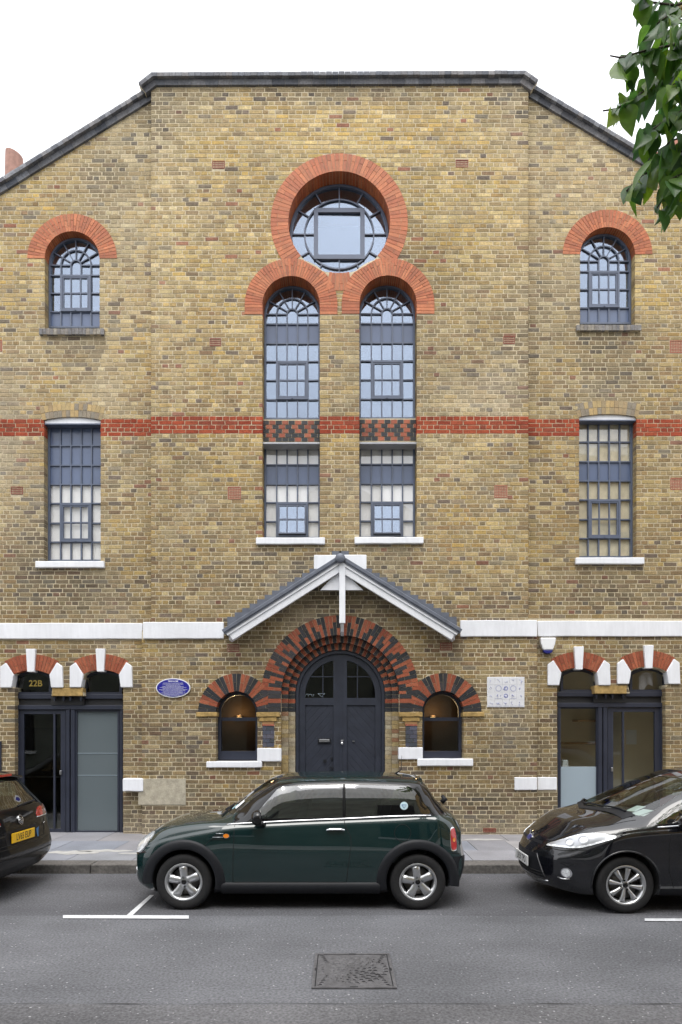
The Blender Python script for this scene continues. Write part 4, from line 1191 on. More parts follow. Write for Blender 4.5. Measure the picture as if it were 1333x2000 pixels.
# lit wall lamps in the entrance hall
mk('lamp_glow', (1, .8, .5), emit=((1.0, .62, .25), .8))
for i, (px_, lab) in enumerate(((468, 'warm lit wall lamp inside the arched sash window left of the door'), (846, 'warm lit wall lamp inside the arched sash window right of the door'))):
    x, z = PX(px_, 1401, 2.2)
    lamp = empty('wall_lamp', (x, 2.2, z)); tag(lamp, lab, 'lamp', 'lit lamps in the entrance hall')
    MB().lathe([(.0, .03), (.05, .03), (.06, .0), (.07, .0), (.06, .035), (.0, .04)], 16, 'z', (0, 0, 0)).build('lamp_shade', 'room_brown', lamp)
    MB().lathe([(.0, .012), (.05, .006), (.05, -.006), (0, -.012)], 16, 'z', (0, 0, 0)).build('lamp_bulb', 'lamp_glow', lamp)
    MB().box(-.02, .02, .06, .13, -.03, .0).build('bracket', 'steel', lamp)
    ld = bpy.data.lights.new('bulb', 'POINT'); ld.energy = 2.2; ld.color = (1, .66, .34); ld.shadow_soft_size = .05
    lo = bpy.data.objects.new('bulb', ld); lo.location = (0, -.10, .05); link(lo, lamp)
    MB().box(-.9, .9, .13, .16, -2.2, .9).build('panel_behind', 'room_brown', lamp)
# fittings seen in the right-hand shop
sx = lambda px_, y: XX(px_, y)
sh = empty('shop_counter', (4.1, .75, .14)); tag(sh, 'pale wooden shop counter behind the right-hand shop window', 'counter')
MB().box(-.55, .62, -.35, .25, .0, .92).build('counter_body', 'frosted_pale', sh); MB().box(-.57, .64, -.38, .28, .92, .965).build('counter_top', 'wood', sh)
for k, (px_, py_, wd, lab) in enumerate(((1150, 1408, .5, 'upper wooden wall shelf inside the right-hand shop'), (1140, 1452, .75, 'lower wooden wall shelf inside the right-hand shop'))):
    x, z = PX(px_, py_, 1.32); o = MB().box(-wd / 2, wd / 2, -.15, .17, -.02, .02).build('wall_shelf', 'wood', None, loc=(x, 1.32, z)); tag(o, lab, 'shelf', 'shelves in the shop')
x, z = PX(1103, 1495, .6)
dev = empty('till_terminal', (x, .6, 1.105)); tag(dev, 'white till terminal standing on the shop counter', 'terminal')
MB().prism([(-.07, 0), (.07, 0), (.05, .25), (-.04, .25)], -.05, .05).build('casing', 'white_plastic', dev, bevel=.01); MB().box(-.03, .03, -.054, -.05, .1, .13).build('slot', 'dark', dev)
x, z = PX(1234, 1440, 1.48); o = MB().box(-.1, .1, -.005, .005, -.14, .14).build('paper_notice', 'white_plastic', None, loc=(x, 1.485, z)); tag(o, 'white paper notice on the wall seen through the right-hand shop door', 'notice')
# fittings of the left-hand room
x, z = PX(92, 1470, 2.0)
rk = empty('wall_cabinet', (x - .05, 2.5, z - .5)); tag(rk, 'black wall cabinet seen through the left-hand glazed door', 'cabinet')
MB().box(-.75, .6, -.25, .08, 0, 1.0).build('cabinet_body', 'dark', rk); MB().box(-.75, .6, -.28, -.25, -.02, 0.01).build('cabinet_rail', 'steel', rk)
# ------------------------------------------------------------------ ground, road, pavements
def road_mat(name, base, speck, wear):
    m = mk(name, base, rough=.88, spec=.3, n1=(.8, .20, 9), n2=(48, .42, 5), bump=(55, 1.0))
    N, L = m.node_tree.nodes, m.node_tree.links; b = N['Principled BSDF']
    geo = N.new('ShaderNodeNewGeometry')
    v = N.new('ShaderNodeTexVoronoi'); v.inputs['Scale'].default_value = 34; L.new(geo.outputs['Position'], v.inputs['Vector'])
    # light chippings: only some cells, of irregular size
    wn_ = N.new('ShaderNodeSeparateColor'); L.new(v.outputs['Color'], wn_.inputs[0])
    gt = N.new('ShaderNodeMath'); gt.operation = 'GREATER_THAN'; gt.inputs[1].default_value = 1 - speck; L.new(wn_.outputs[0], gt.inputs[0])
    lt = N.new('ShaderNodeMath'); lt.operation = 'LESS_THAN'; L.new(v.outputs['Distance'], lt.inputs[0])
    rr_ = N.new('ShaderNodeMath'); rr_.operation = 'MULTIPLY'; rr_.inputs[1].default_value = .28; L.new(wn_.outputs[1], rr_.inputs[0]); L.new(rr_.outputs[0], lt.inputs[1])
    an = N.new('ShaderNodeMath'); an.operation = 'MULTIPLY'; L.new(gt.outputs[0], an.inputs[0]); L.new(lt.outputs[0], an.inputs[1])
    # long drag marks and oil along the street
    t = N.new('ShaderNodeTexNoise'); t.inputs['Scale'].default_value = 1.0; t.inputs['Detail'].default_value = 6
    mp = N.new('ShaderNodeMapping'); mp.inputs['Scale'].default_value = (.7, 1.7, 1); L.new(geo.outputs['Position'], mp.inputs['Vector']); L.new(mp.outputs[0], t.inputs['Vector'])
    mr = N.new('ShaderNodeMapRange'); mr.inputs['From Min'].default_value = .35; mr.inputs['From Max'].default_value = .7; mr.inputs['To Min'].default_value = 1 - wear; mr.inputs['To Max'].default_value = 1 + wear * .7; L.new(t.outputs['Fac'], mr.inputs['Value'])
    cur = b.inputs['Base Color'].links[0].from_socket
    mu = N.new('ShaderNodeMix'); mu.data_type = 'RGBA'; mu.blend_type = 'MULTIPLY'; mu.inputs[0].default_value = 1; L.new(cur, mu.inputs[6]); L.new(mr.outputs[0], mu.inputs[7])
    m2 = N.new('ShaderNodeMix'); m2.data_type = 'RGBA'; L.new(an.outputs[0], m2.inputs[0]); L.new(mu.outputs[2], m2.inputs[6]); m2.inputs[7].default_value = (.34, .34, .35, 1)
    L.new(m2.outputs[2], b.inputs['Base Color'])
    return m
road_mat('asphalt', (.122, .124, .134), .12, .16)
road_mat('asphalt_bay', (.100, .101, .110), .06, .14)
road_mat('asphalt_old', (.118, .117, .123), .22, .18)
mk('paving', attr=True, rough=.85, spec=.3, n1=(2.2, .14, 5), n2=(60, .12, 4), bump=(90, .3))
mk('kerb', S(96, 93, 90), rough=.85, n1=(25, .35, 4), n2=(3, .25, 4), bump=(50, .6))
mk('line_paint', (.60, .61, .63), rough=.7, n1=(14, .12, 5), n2=(120, .2, 3), bump=(150, .3))
mk('iron', S(92, 91, 93), rough=.5, spec=.5, metal=.15, n1=(25, .3, 4), n2=(4, .2, 3), bump=(150, .4))
YK = -2.69
def G(px, py, z=0.0):
    d = (CAM_Z - z) * F / (py - CY); return ((px - CX) * d / F, CAM_Y + d)
def sheet_obj(name, x0, x1, y0, y1, z, m, label=None, parent=None, kind='structure', nx=1):
    o = MB().add([(x0, y0, z), (x1, y0, z), (x1, y1, z), (x0, y1, z)], [(0, 1, 2, 3)]).build(name, m, parent)
    if parent is None: tag(o, kind=kind)
    return o
sheet_obj('ground', -400, 400, -400, 400, -.02, 'paving')
sheet_obj('road', -80, 80, -10.4, YK, 0.0, 'asphalt')
# older strip with open joint near the crown
def rough_strip(name, ya, yb, z, m, jy=0.0):
    q = MB(); n = 240; vs = []
    for i in range(n + 1):
        x = -9 + 18 * i / n
        vs += [(x, ya + (0 if jy else noise.noise(Vector((x * 1.3, 0, 5))) * .02), z), (x, yb + jy * (noise.noise(Vector((x * .8, 3, 5))) + .5 * noise.noise(Vector((x * 7, 3, 5)))), z - (.003 if jy else 0))]
    q.add(vs, [(2 * i + 1, 2 * i + 3, 2 * i + 2, 2 * i) for i in range(n)])
    o = q.build(name, m, fix=True); tag(o, kind='structure'); return o
rough_strip('parking_bay', YK - .02, -4.72, .0035, 'asphalt_bay', .03)
rough_strip('road_patch', -6.98, -9.6, .004, 'asphalt_old')
mk('joint_tar', (.02, .02, .02), rough=.6)
q = MB(); vs = []; n = 300
for i in range(n + 1):
    x = -9 + 18 * i / n; y = -6.975 + noise.noise(Vector((x * 1.3, 0, 5))) * .02; w = .006 * max(0, .6 + noise.noise(Vector((x * 3, 1, 2))))
    vs += [(x, y - w, .0085), (x, y + w, .0085)]
q.add(vs, [(2 * i, 2 * i + 2, 2 * i + 3, 2 * i + 1) for i in range(n)])
tag(q.build('road_joint', 'joint_tar'), kind='structure')
# road markings
def marking(pts, label):
    o = MB().add([(x, y, .0088) for x, y in pts], [tuple(range(len(pts)))]).build('road_marking', 'line_paint', fix=True)
    tag(o, label, 'road marking', 'white parking bay lines')
marking([G(123, 1795.5), G(369, 1796.5), G(369, 1790), G(123, 1789.5)], 'long white parking bay line on the road at the green car\'s front wheel')
marking([G(247, 1790), G(259, 1790), (G(301, 1750)[0] + .0, G(301, 1750)[1]), (G(293, 1750)[0], G(293, 1750)[1])], 'short slanting white bay divider running under the green car\'s nose')
marking([G(1260, 1801), G(1430, 1802), G(1430, 1796), G(1260, 1796)], 'white parking bay line beside the black hatchback\'s front wheel')
# pavement of slabs and granite kerb
pv = empty('pavement', (0, 0, 0)); tag(pv, kind='structure')
MB().box(-60, 60, YK + .3, .6, -.1, .106).build('bedding', 'mortar', pv)
xs = -7.6; rows = [(YK + .305, -1.62), (-1.62, -.78), (-.78, .28)]
PAV = [S(134, 135, 141), S(127, 129, 136), S(140, 140, 143), S(131, 131, 135)]
for r, (y0, y1) in enumerate(rows):
    x = -7.8 + r * .37
    while x < 7.8:
        w = rnd.choice((.6, .75, .9)); dz = rnd.uniform(-.0015, .0015)
        o = MB().box(.004 - w / 2, w / 2 - .004, -(y1 - y0) / 2 + .004, (y1 - y0) / 2 - .004, -.03, 0, pick(PAV, .05)).build('paving_slab', 'paving', pv, loc=(x + w / 2, (y0 + y1) / 2, .12 + dz), bevel=.003)
        x += w
kb = empty('kerb', (0, 0, 0)); tag(kb, kind='structure')
x = -8.1
while x < 8.2:
    w = rnd.uniform(.85, 1.15)
    MB().box(.004 - w / 2, w / 2 - .004, -.15, .15, -.2, 0).build('kerb_stone', 'kerb', kb, loc=(x + w / 2, YK + .15, .119 + rnd.uniform(-.003, .002)), bevel=.014); x += w
# plaster spill on the slabs
mk('plaster_stain', S(166, 165, 162), rough=.9, n1=(8, .2, 5))
for k, (px0, px1, py, h) in enumerate(((92, 195, 1665.5, 7), (150, 262, 1662, 4.5), (230, 275, 1667, 3), (905, 985, 1640, 3))):
    top, bot = [], []
    for i in range(25):
        t = i / 24; px_ = px0 + (px1 - px0) * t; e = math.sin(PI * t) ** .6
        nzv = noise.noise(Vector((px_ * .05, k * 9, 1)))
        top.append(G(px_, py - h * e * (.5 + .35 * nzv), .124)); bot.append(G(px_, py + h * e * (.5 - .3 * nzv), .124))
    top, bot = zip(*[(t_, b_) if t_[1] > b_[1] else (b_, b_) for t_, b_ in zip(top, bot)])
    o = MB().add([(x, y, .1235) for x, y in list(top) + list(bot)], [(i, 25 + i, 26 + i, i + 1) for i in range(24)]).build('plaster_stain', 'plaster_stain', fix=True)
    tag(o, ['pale plaster stain on the pavement behind the dark estate car', 'thin pale streak on the pavement before the frosted panel', 'small pale smear on the pavement by the green car\'s headlight', 'faint pale smear on the pavement between green car and hatchback'][k], 'stain', kind='stuff')
# our side of the street
o = MB().box(-60, 60, -14.4, -10.4, -.1, .12).build('near_pavement', 'paving'); tag(o, kind='structure')

# ------------------------------------------------------------------ iron access cover in the road
mh = empty('access_cover', (0, 0, 0)); c00, c10, c11, c01 = G(610.5, 1933), G(776.5, 1931.5), G(760.5, 1865), G(614.5, 1865.5)
mcx = (c00[0] + c10[0] + c11[0] + c01[0]) / 4; mcy = (c00[1] + c01[1]) / 2; mw, mh_ = (c10[0] - c00[0] + c11[0] - c01[0]) / 4, (c01[1] - c00[1]) / 2
mh.location = (mcx, mcy, .0); tag(mh, 'rectangular cast iron access cover with swirling studs set in the road', 'manhole cover')
q = MB(); t = .022; zt = .013
for a in ((-mw, mw, -mh_, -mh_ + t), (-mw, mw, mh_ - t, mh_), (-mw, -mw + t, -mh_ + t, mh_ - t), (mw - t, mw, -mh_ + t, mh_ - t)): q.box(a[0], a[1], a[2], a[3], -.05, zt)
q.build('frame', 'iron', mh)
MB().box(-mw + t, mw - t, -mh_ + t, mh_ - t, -.05, .0055).build('joint', 'dark', mh)
MB().box(-mw + t + .008, mw - t - .008, -mh_ + t + .008, mh_ - t - .008, -.05, .010).build('cover_plate', 'iron', mh)
q = MB(); rmax = min(mw, mh_) - .05
def stud(x, y, a, s=.02):
    pts = []
    for k in range(5):
        u = (k / 4 - .5) * 2; pts.append((u * s, s * .55 * (1 - u * u)))
    top = [(p[0], p[1] + s * .28) for p in pts]; bot = [(p[0], p[1] - s * .28) for p in pts]
    ca, sa = math.cos(a), math.sin(a)
    R_ = lambda p: (x + p[0] * ca - p[1] * sa, y + p[0] * sa + p[1] * ca)
    loop = [R_(p) for p in bot] + [R_(p) for p in top[::-1]]
    n = len(loop); vs = [(p[0], p[1], .0098) for p in loop] + [(x + (p[0] - x) * .75, y + (p[1] - y) * .75, .017) for p in loop]
    q.add(vs, [tuple(range(n, 2 * n))] + [(i, (i + 1) % n, n + (i + 1) % n, n + i) for i in range(n)])
for ring in range(1, 7):
    r = rmax * ring / 6.2; n = max(5, int(2 * PI * r / .052))
    for i in range(n):
        a = 2 * PI * i / n + ring * .35
        if ring == 5 and (abs((a % PI) - 0) < .5 or abs((a % PI) - PI) < .5): continue
        stud(r * math.cos(a), r * math.sin(a) * 1.12, a + .6, .017 + .0012 * ring)
for sx_ in (-1, 1):
    for sy_ in (-1, 1):
        for i in range(5): stud(sx_ * (mw - .06 - .012 * i), sy_ * (mh_ - .055 - .045 * i), .4 * sx_ * sy_, .018)
tag(q.build('studs', 'iron', mh), kind='stuff')
q = MB(); q.lathe([(.022, .010), (.03, .015), (.038, .010)], 16, 'z', (mw - .09, -mh_ + .09, 0)); q.build('maker_ring', 'iron', mh)
for s in (-1, 1):
    MB().box(s * (mw - .016) - .006, s * (mw - .016) + .006, -.03, .03, .0125, .0145).build('key_slot', 'dark', mh)
    MB().box(-.03, .03, s * (mh_ - .016) - .006, s * (mh_ - .016) + .006, .0125, .0145).build('key_slot', 'dark', mh)

# ------------------------------------------------------------------ things fixed to the wall
x, z = PX(338.5, 1343.8, YC - .02)
mk('plaque_blue', S(34, 34, 138), rough=.3, n1=(30, .06, 2))
pl = empty('wall_plaque', (x, YC - .012, z)); tag(pl, 'blue oval plaque with white rim and lines of white lettering', 'plaque')
ra, rb = kpx(33.5, YC), kpx(18.8, YC)
ell = lambda k, n=48: [(ra * math.cos(2 * PI * i / n) - (1 - k) * .0, rb * math.sin(2 * PI * i / n)) for i in range(n)]
MB().prism(ell(1), -.012, .012).build('rim', 'white_plastic', pl)
e2 = [((ra - .016) * math.cos(2 * PI * i / 48), (rb - .016) * math.sin(2 * PI * i / 48)) for i in range(48)]
MB().prism(e2, -.0165, -.011).build('face', 'plaque_blue', pl)
text_mesh('lettering', 'Harkness Hall', .030, 'white_plastic', pl, (0, -.0168, rb * .70), extrude=.0008, bold=.0012)
q = MB(); hw = [.58, .60, .42, .61, .77, .60, .82, .71, .57, .72, .55, .42]
for i, h in enumerate(hw):
    zz = rb * (.50 - .115 * i) ; u = -h * ra
    while u < h * ra:
        w = rnd.uniform(.006, .022); e = min(u + w, h * ra)
        zz2 = zz + rnd.uniform(-.001, .001)
        q.box(u, e, -.0178, -.0164, zz2 - .0028, zz2 + .0028); u = e + .005
q.build('lettering', 'white_plastic', pl)

x0, z0 = PX(953, 1381, YC - .015); x1, z1 = PX(1024.5, 1323, YC - .015)
mk('tile_white', (.66, .67, .70), rough=.2, spec=.5, n1=(4, .04, 2)); mk('tile_blue', S(138, 144, 184), rough=.3); mk('tile_blue_pale', S(168, 172, 196), rough=.3)
tp = empty('tile_picture', ((x0 + x1) / 2, YC - .012, (z0 + z1) / 2)); tag(tp, 'white panel of blue painted tiles on the wall beside the right arched window', 'tile panel')
tw, th = (x1 - x0) / 5, (z1 - z0) / 4
MB().box(-(x1 - x0) / 2 - .006, (x1 - x0) / 2 + .006, .002, .02, -(z1 - z0) / 2 - .006, (z1 - z0) / 2 + .006).build('backing', 'white_paint', tp)
for r in range(4):
    for c_ in range(5):
        cx, cz = (c_ - 2) * tw, (r - 1.5) * th
        t = MB().box(-tw / 2 + .0015, tw / 2 - .0015, -.005 + rnd.uniform(-.0006, .0006), .002, -th / 2 + .0015, th / 2 - .0015).build('tile', 'tile_white', tp, loc=(cx, 0, cz))
        q = MB(); pale = (r == 3) or (c_ == 0 and r == 2)
        if r == 2 and c_ in (1, 3):
            q.band(arc(0, 0, th * .40, 0, 2 * PI, 20)[:-1], arc(0, 0, th * .34, 0, 2 * PI, 20)[:-1], -.0068, -.0055, closed=True)
        else:
            for k in range(rnd.randint(2, 4)):   # little brush-drawn sprigs and figures
                bx_, bz_ = rnd.uniform(-.25, .25) * tw, rnd.uniform(-.3, .05) * th
                pts = [(bx_ + rnd.uniform(-.1, .1) * tw * j, -.006, bz_ + .11 * th * j + rnd.uniform(-.03, .03) * th) for j in range(3)]
                q.tube(pts, rnd.uniform(.0025, .005), 5)
            if r == 0: q.box(-tw * .4, tw * .4, -.0066, -.0055, -th * .38, -th * .355)
            if r == 1 and c_ in (1, 3): q.box(-tw * .45, tw * .45, -.0066, -.0055, -th * .36, -th * .33)
            if c_ == 2 and r in (1, 2): q.band(arc(0, 0, th * .3, 0, 2 * PI, 16)[:-1], arc(0, 0, th * .16, 0, 2 * PI, 16)[:-1], -.0066, -.0055, closed=True)
        q.build('painted_motif', 'tile_blue_pale' if pale else 'tile_blue', t)

x, z = PX(1071.3, 1260.5, YW - .08)
al = empty('alarm_box', (x, YW, z)); tag(al, 'white burglar alarm box with dark blue base under the white band', 'alarm box')
k = kpx(1, YW - .08)
MB().prism([(-15.3 * k, 15 * k), (15.3 * k, 15 * k), (14 * k, 3 * k), (9.5 * k, -9 * k), (-9.5 * k, -9 * k), (-14 * k, 3 * k)], -.09, 0).build('cover', 'white_plastic', al, bevel=.015)
MB().prism([(-9.6 * k, -9 * k), (9.6 * k, -9 * k), (7.5 * k, -14.5 * k), (3 * k, -16 * k), (-3 * k, -16 * k), (-7.5 * k, -14.5 * k)], -.085, 0).build('strobe', 'blue_plastic', al, bevel=.01)

x, z = PX(-8, 1478, YW - .03)
ic = empty('door_intercom', (x, YW, z)); tag(ic, 'dark metal door intercom on the wall at the far left edge', 'intercom')
MB().box(-.10, .085, -.03, 0, -.30, .26).build('plate', 'navy_frame', ic, bevel=.006)
for i in range(6): MB().lathe([(0, -.036), (.008, -.036), (.009, -.03)], 10, 'y', (.05, 0, -.2 + i * .055)).build('button', 'chrome', ic)

# ------------------------------------------------------------------ beyond the roofline
mk('pot', S(146, 112, 100), rough=.85, n1=(12, .2, 4), bump=(40, .3))
x, z = PX(28, 354, 3.0)
pot = empty('chimney_pot', (x, 3.0, z - .6)); tag(pot, 'terracotta chimney pot with slanted top behind the left roof slope', 'chimney pot')
k = 14.69 / F; r = 16.5 * k; n = 24; vs = []
for i in range(n):
    a = 2 * PI * i / n; ca, sa = math.cos(a), math.sin(a)
    vs += [(r * 1.08 * ca, r * 1.08 * sa, 0), (r * ca, r * sa, .6 + 40 * k - ca * 5 * k), (r * .97 * ca, r * .97 * sa, .6 + 52 * k - 5 * k * ca), (r * .8 * ca, r * .8 * sa, .6 + 51 * k - 5 * k * ca), (r * .75 * ca, r * .75 * sa, .3)]
fs = [(5 * i + j, 5 * ((i + 1) % n) + j, 5 * ((i + 1) % n) + j + 1, 5 * i + j + 1) for i in range(n) for j in range(4)]
MB().add(vs, fs, smooth=True).build('pot_shell', 'pot', pot, fix=True, sharp=40)
q = MB(); q.box(-.45, .45, -.35, .5, -6.5, 0); q.build('chimney_stack', 'coping', pot)
mk('cream_render', S(226, 216, 196), rough=.9, n1=(1.5, .05, 3)); mk('roof_tile', S(150, 104, 86), rough=.85, n1=(6, .2, 4))
hx, hz = PX(1318, 300, 14)
fh = empty('far_house', (hx + 2.2, 16, 0)); tag(fh, 'cream rendered house with tiled gable showing through the leaves at right', 'house')
zt = ZZ(215, 14)
MB().prism([(-3, 0), (3, 0), (3, zt - 1.9), (0, zt), (-3, zt - 1.9)], -2, 4).build('wall', 'cream_render', fh)
for s in (-1, 1):
    MB().prism([(0, zt + .22), (s * 3.3, zt - 2.1 + .12), (s * 3.3, zt - 2.3 + .12), (0, zt + .0)], -2.2, 4.2).build('roof', 'roof_tile', fh)
MB().box(-.5, .5, -2.03, -1.9, zt - 3.2, zt - 1.8).build('window', 'dark', fh)

# ------------------------------------------------------------------ the other side of the street (seen in the glass and paintwork)
mk('white_cladding', (.80, .81, .80), rough=.55, n1=(.8, .08, 4)); mk('opp_brick', S(160, 138, 98), rough=.9, n1=(1.5, .25, 5), n2=(14, .3, 3, (1, 1, 3)))
mk('opp_brick_dark', S(112, 90, 70), rough=.9, n1=(1.5, .25, 5), n2=(14, .3, 3, (1, 1, 3)))
mk('opp_dark', S(112, 116, 108), rough=.9, n1=(1.5, .25, 5))
YO = -14.6
wh = empty('warehouse', (-5, YO, 0)); tag(wh, 'white corrugated warehouse across the street mirrored in the car windows', 'warehouse')
MB().box(-22, 9.5, -10, 0, 0, 7.2).build('wall', 'opp_dark', wh)
q = MB(); n = 520; vs = []
for i in range(n + 1):
    x = -22 + 31.5 * i / n; y = .05 + .035 * math.sin(i * PI / 2)
    gz = 9.4 + 2.6 * (1 - abs(((x + 5.2) % 10.5) - 5.25) / 5.25)
    vs += [(x, y, 5.6), (x, y, gz)]
q.add(vs, [(2 * i, 2 * i + 2, 2 * i + 3, 2 * i + 1) for i in range(n)]); q.build('cladding', 'white_cladding', wh)
for kx in range(3):
    x0 = -20.95 + 10.5 * kx
    MB().prism([(x0, 9.3), (x0 + 10.5, 9.3), (x0 + 5.25, 11.9)], -9.9, -.02).build('roof', 'white_cladding', wh)
for x in (-18, -13, -8, -3, 2, 7):
    MB().box(x - .8, x + .8, .0, .05, 1.0, 3.4).build('window', 'dark', wh); MB().box(x - .9, x + .9, .0, .12, .88, 1.0).build('sill', 'white_paint', wh)
ob = empty('terrace_house', (12, YO, 0)); tag(ob, 'yellow brick house across the street mirrored in the lower right window', 'house')
MB().box(-7.4, 9, -9, 0.15, 0, 12.6).build('wall', 'opp_brick', ob); MB().box(-7.6, 9.1, -9.1, .25, 12.6, 12.9).build('parapet', 'white_paint', ob)
for x in (-5, -1.6, 1.8, 5.2):
    for z in (1.2, 4.6, 8.0):
        MB().box(x - .55, x + .55, .12, .18, z, z + 1.9).build('window', 'dark', ob); MB().box(x - .65, x + .65, .13, .24, z - .12, z).build('sill', 'white_paint', ob)
for sx_ in (-1, 1):   # the terrace goes on down the street on both sides
    o = empty('flank_house', (sx_ * 14.2, 4, 0)); tag(o, 'plain brick house adjoining the hall out to the ' + ('left' if sx_ < 0 else 'right'), 'house')
    MB().box(-7.6, 7.6, -3.9, 6, 0, 8.6 if sx_ < 0 else 8.2).build('wall', 'opp_brick', o)
    MB().box(-7.7, 7.7, -4.0, 6, 8.6 if sx_ < 0 else 8.2, 8.8 if sx_ < 0 else 8.4).build('parapet', 'white_paint', o)
# ------------------------------------------------------------------ street tree at the right, close to the camera
def leaf_mat():
    m = bpy.data.materials.new('leaf'); m.use_nodes = True; N, L = m.node_tree.nodes, m.node_tree.links
    b = N['Principled BSDF']; b.inputs['Roughness'].default_value = .42; b.inputs['Specular IOR Level'].default_value = .5
    oi = N.new('ShaderNodeObjectInfo'); cr_ = N.new('ShaderNodeValToRGB')
    e = cr_.color_ramp.elements; e[0].position = 0; e[0].color = (.032, .080, .026, 1); e[1].position = .8; e[1].color = (.095, .175, .030, 1)
    x = e.new(.4); x.color = (.052, .118, .030, 1); x = e.new(.985); x.color = (.15, .22, .03, 1); x = e.new(.998); x.color = (.36, .20, .03, 1)
    L.new(oi.outputs['Random'], cr_.inputs[0])
    tcn = N.new('ShaderNodeTexCoord'); t = N.new('ShaderNodeTexNoise'); t.inputs['Scale'].default_value = 18; t.inputs['Detail'].default_value = 3; L.new(tcn.outputs['Object'], t.inputs['Vector'])
    mr = N.new('ShaderNodeMapRange'); mr.inputs['From Min'].default_value = .3; mr.inputs['From Max'].default_value = .7; mr.inputs['To Min'].default_value = .75; mr.inputs['To Max'].default_value = 1.25; L.new(t.outputs['Fac'], mr.inputs['Value'])
    mu = N.new('ShaderNodeMix'); mu.data_type = 'RGBA'; mu.blend_type = 'MULTIPLY'; mu.inputs[0].default_value = 1; L.new(cr_.outputs[0], mu.inputs[6]); L.new(mr.outputs[0], mu.inputs[7])
    L.new(mu.outputs[2], b.inputs['Base Color'])
    tl = N.new('ShaderNodeBsdfTranslucent'); hsn = N.new('ShaderNodeHueSaturation'); hsn.inputs['Value'].default_value = 2.0; hsn.inputs['Saturation'].default_value = 1.1; L.new(mu.outputs[2], hsn.inputs['Color']); L.new(hsn.outputs[0], tl.inputs[0])
    ms = N.new('ShaderNodeMixShader'); ms.inputs[0].default_value = .48; L.new(b.outputs[0], ms.inputs[1]); L.new(tl.outputs[0], ms.inputs[2]); L.new(ms.outputs[0], N['Material Output'].inputs[0])
    MATS['leaf'] = m
leaf_mat()
mk('bark', S(62, 52, 44), rough=.9, n1=(30, .3, 4), bump=(40, .6))
def leaf_geo(L_, W_, fold, curl, seed):
    """broad ovate leaf with drip tip, folded along the midrib; stalk at the origin, blade along +x"""
    r = random.Random(seed); n = 9; vs = []; fs = []
    for i in range(n + 1):
        t = i / n
        w = W_ * (math.sin(PI * min(1, t * .93 + .07)) ** .75) * (1 - .45 * t ** 2.2) * (1.12 - .1 * t)
        if i == n: w = .002
        if i == 0: w = W_ * .25
        x = L_ * (t - (.06 if i == 0 else 0)); z = -curl * L_ * t * t + .01 * L_ * math.sin(t * 9 + seed)
        j = r.uniform(.93, 1.07)
        vs += [(x - .03 * L_ * (1 - t), -w * j, z + fold * w), (x - .0, -w * .5, z + fold * w * .35), (x, 0, z), (x, w * .5, z + fold * w * .35), (x - .03 * L_ * (1 - t), w / j, z + fold * w)]
    for i in range(n):
        for k in range(4):
            a = 5 * i + k; fs.append((a, a + 5, a + 6, a + 1))
    return vs, fs
leaf_meshes = []
for s in range(6):
    q = MB(); vs, fs = leaf_geo(rnd.uniform(.135, .175), rnd.uniform(.052, .068), rnd.uniform(.12, .45), rnd.uniform(.05, .4), s)
    q.add(vs, fs, smooth=True); q.tube([(-.035, 0, .012), (-.015, 0, .006), (0, 0, 0)], .0018, 5); leaf_meshes.append(q.mesh('leaf', 'leaf'))
tree = empty('street_tree', (3.3, -7.7, .12)); tag(tree, 'broad-leaved street tree reaching in at the upper right corner', 'tree')
TO = Vector((3.3, -7.7, .12))
def P3(px, py, d): return Vector(((px - CX) * d / F, CAM_Y + d, CAM_Z + (CY - py) * d / F)) - TO
trunk = MB(); trunk.tube([(0, 0, 0), (.02, 0, .8), (-.02, .03, 2.2), (.0, 0, 3.6), (-.1, -.05, 4.6), (-.3, -.1, 5.6)], [.19, .15, .135, .12, .1, .07], 14); trunk.build('trunk', 'bark', tree)
twigs = [
    ([(1460, 60, 4.0), (1380, 110, 3.8), (1322, 128, 3.6), (1283, 152, 3.5), (1245, 190, 3.45), (1205, 212, 3.4), (1178, 216, 3.4)], .010),
    ([(1460, -60, 3.9), (1380, -10, 3.7), (1320, 10, 3.55), (1275, 4, 3.5), (1248, -8, 3.45)], .009),
    ([(1460, 40, 3.7), (1380, 70, 3.5), (1310, 88, 3.4), (1255, 100, 3.35), (1213, 112, 3.3), (1192, 108, 3.3)], .008),
    ([(1460, 210, 3.9), (1380, 262, 3.7), (1330, 295, 3.6), (1285, 322, 3.5), (1245, 352, 3.45), (1225, 372, 3.4)], .010),
    ([(1460, 260, 3.8), (1390, 310, 3.6), (1340, 345, 3.5), (1300, 378, 3.45), (1285, 405, 3.4)], .009),
    ([(1460, 150, 3.6), (1390, 190, 3.5), (1335, 215, 3.45), (1296, 238, 3.4), (1262, 262, 3.35)], .008),
    ([(1460, 0, 4.2), (1400, 30, 4.1), (1340, 55, 4.0), (1290, 62, 3.9)], .008),
    ([(1460, 330, 4.1), (1390, 350, 4.0), (1340, 375, 3.95), (1318, 400, 3.9)], .008),
    ([(1460, 20, 3.5), (1400, 40, 3.4), (1350, 45, 3.35), (1305, 30, 3.3), (1285, 45, 3.3)], .007),
    ([(1460, 180, 3.5), (1400, 230, 3.4), (1350, 262, 3.35), (1310, 275, 3.3), (1290, 300, 3.3)], .007),
    ([(1460, 90, 3.4), (1400, 130, 3.3), (1345, 150, 3.25), (1315, 165, 3.2)], .007),
    ([(1460, 300, 3.5), (1400, 330, 3.4), (1350, 330, 3.35), (1310, 350, 3.3)], .007),
    ([(1460, 110, 4.3), (1400, 150, 4.2), (1350, 180, 4.1), (1310, 190, 4.0)], .008),
]
br = MB()
hub = Vector((-.3, -.1, 5.2))
leaf_spots = []
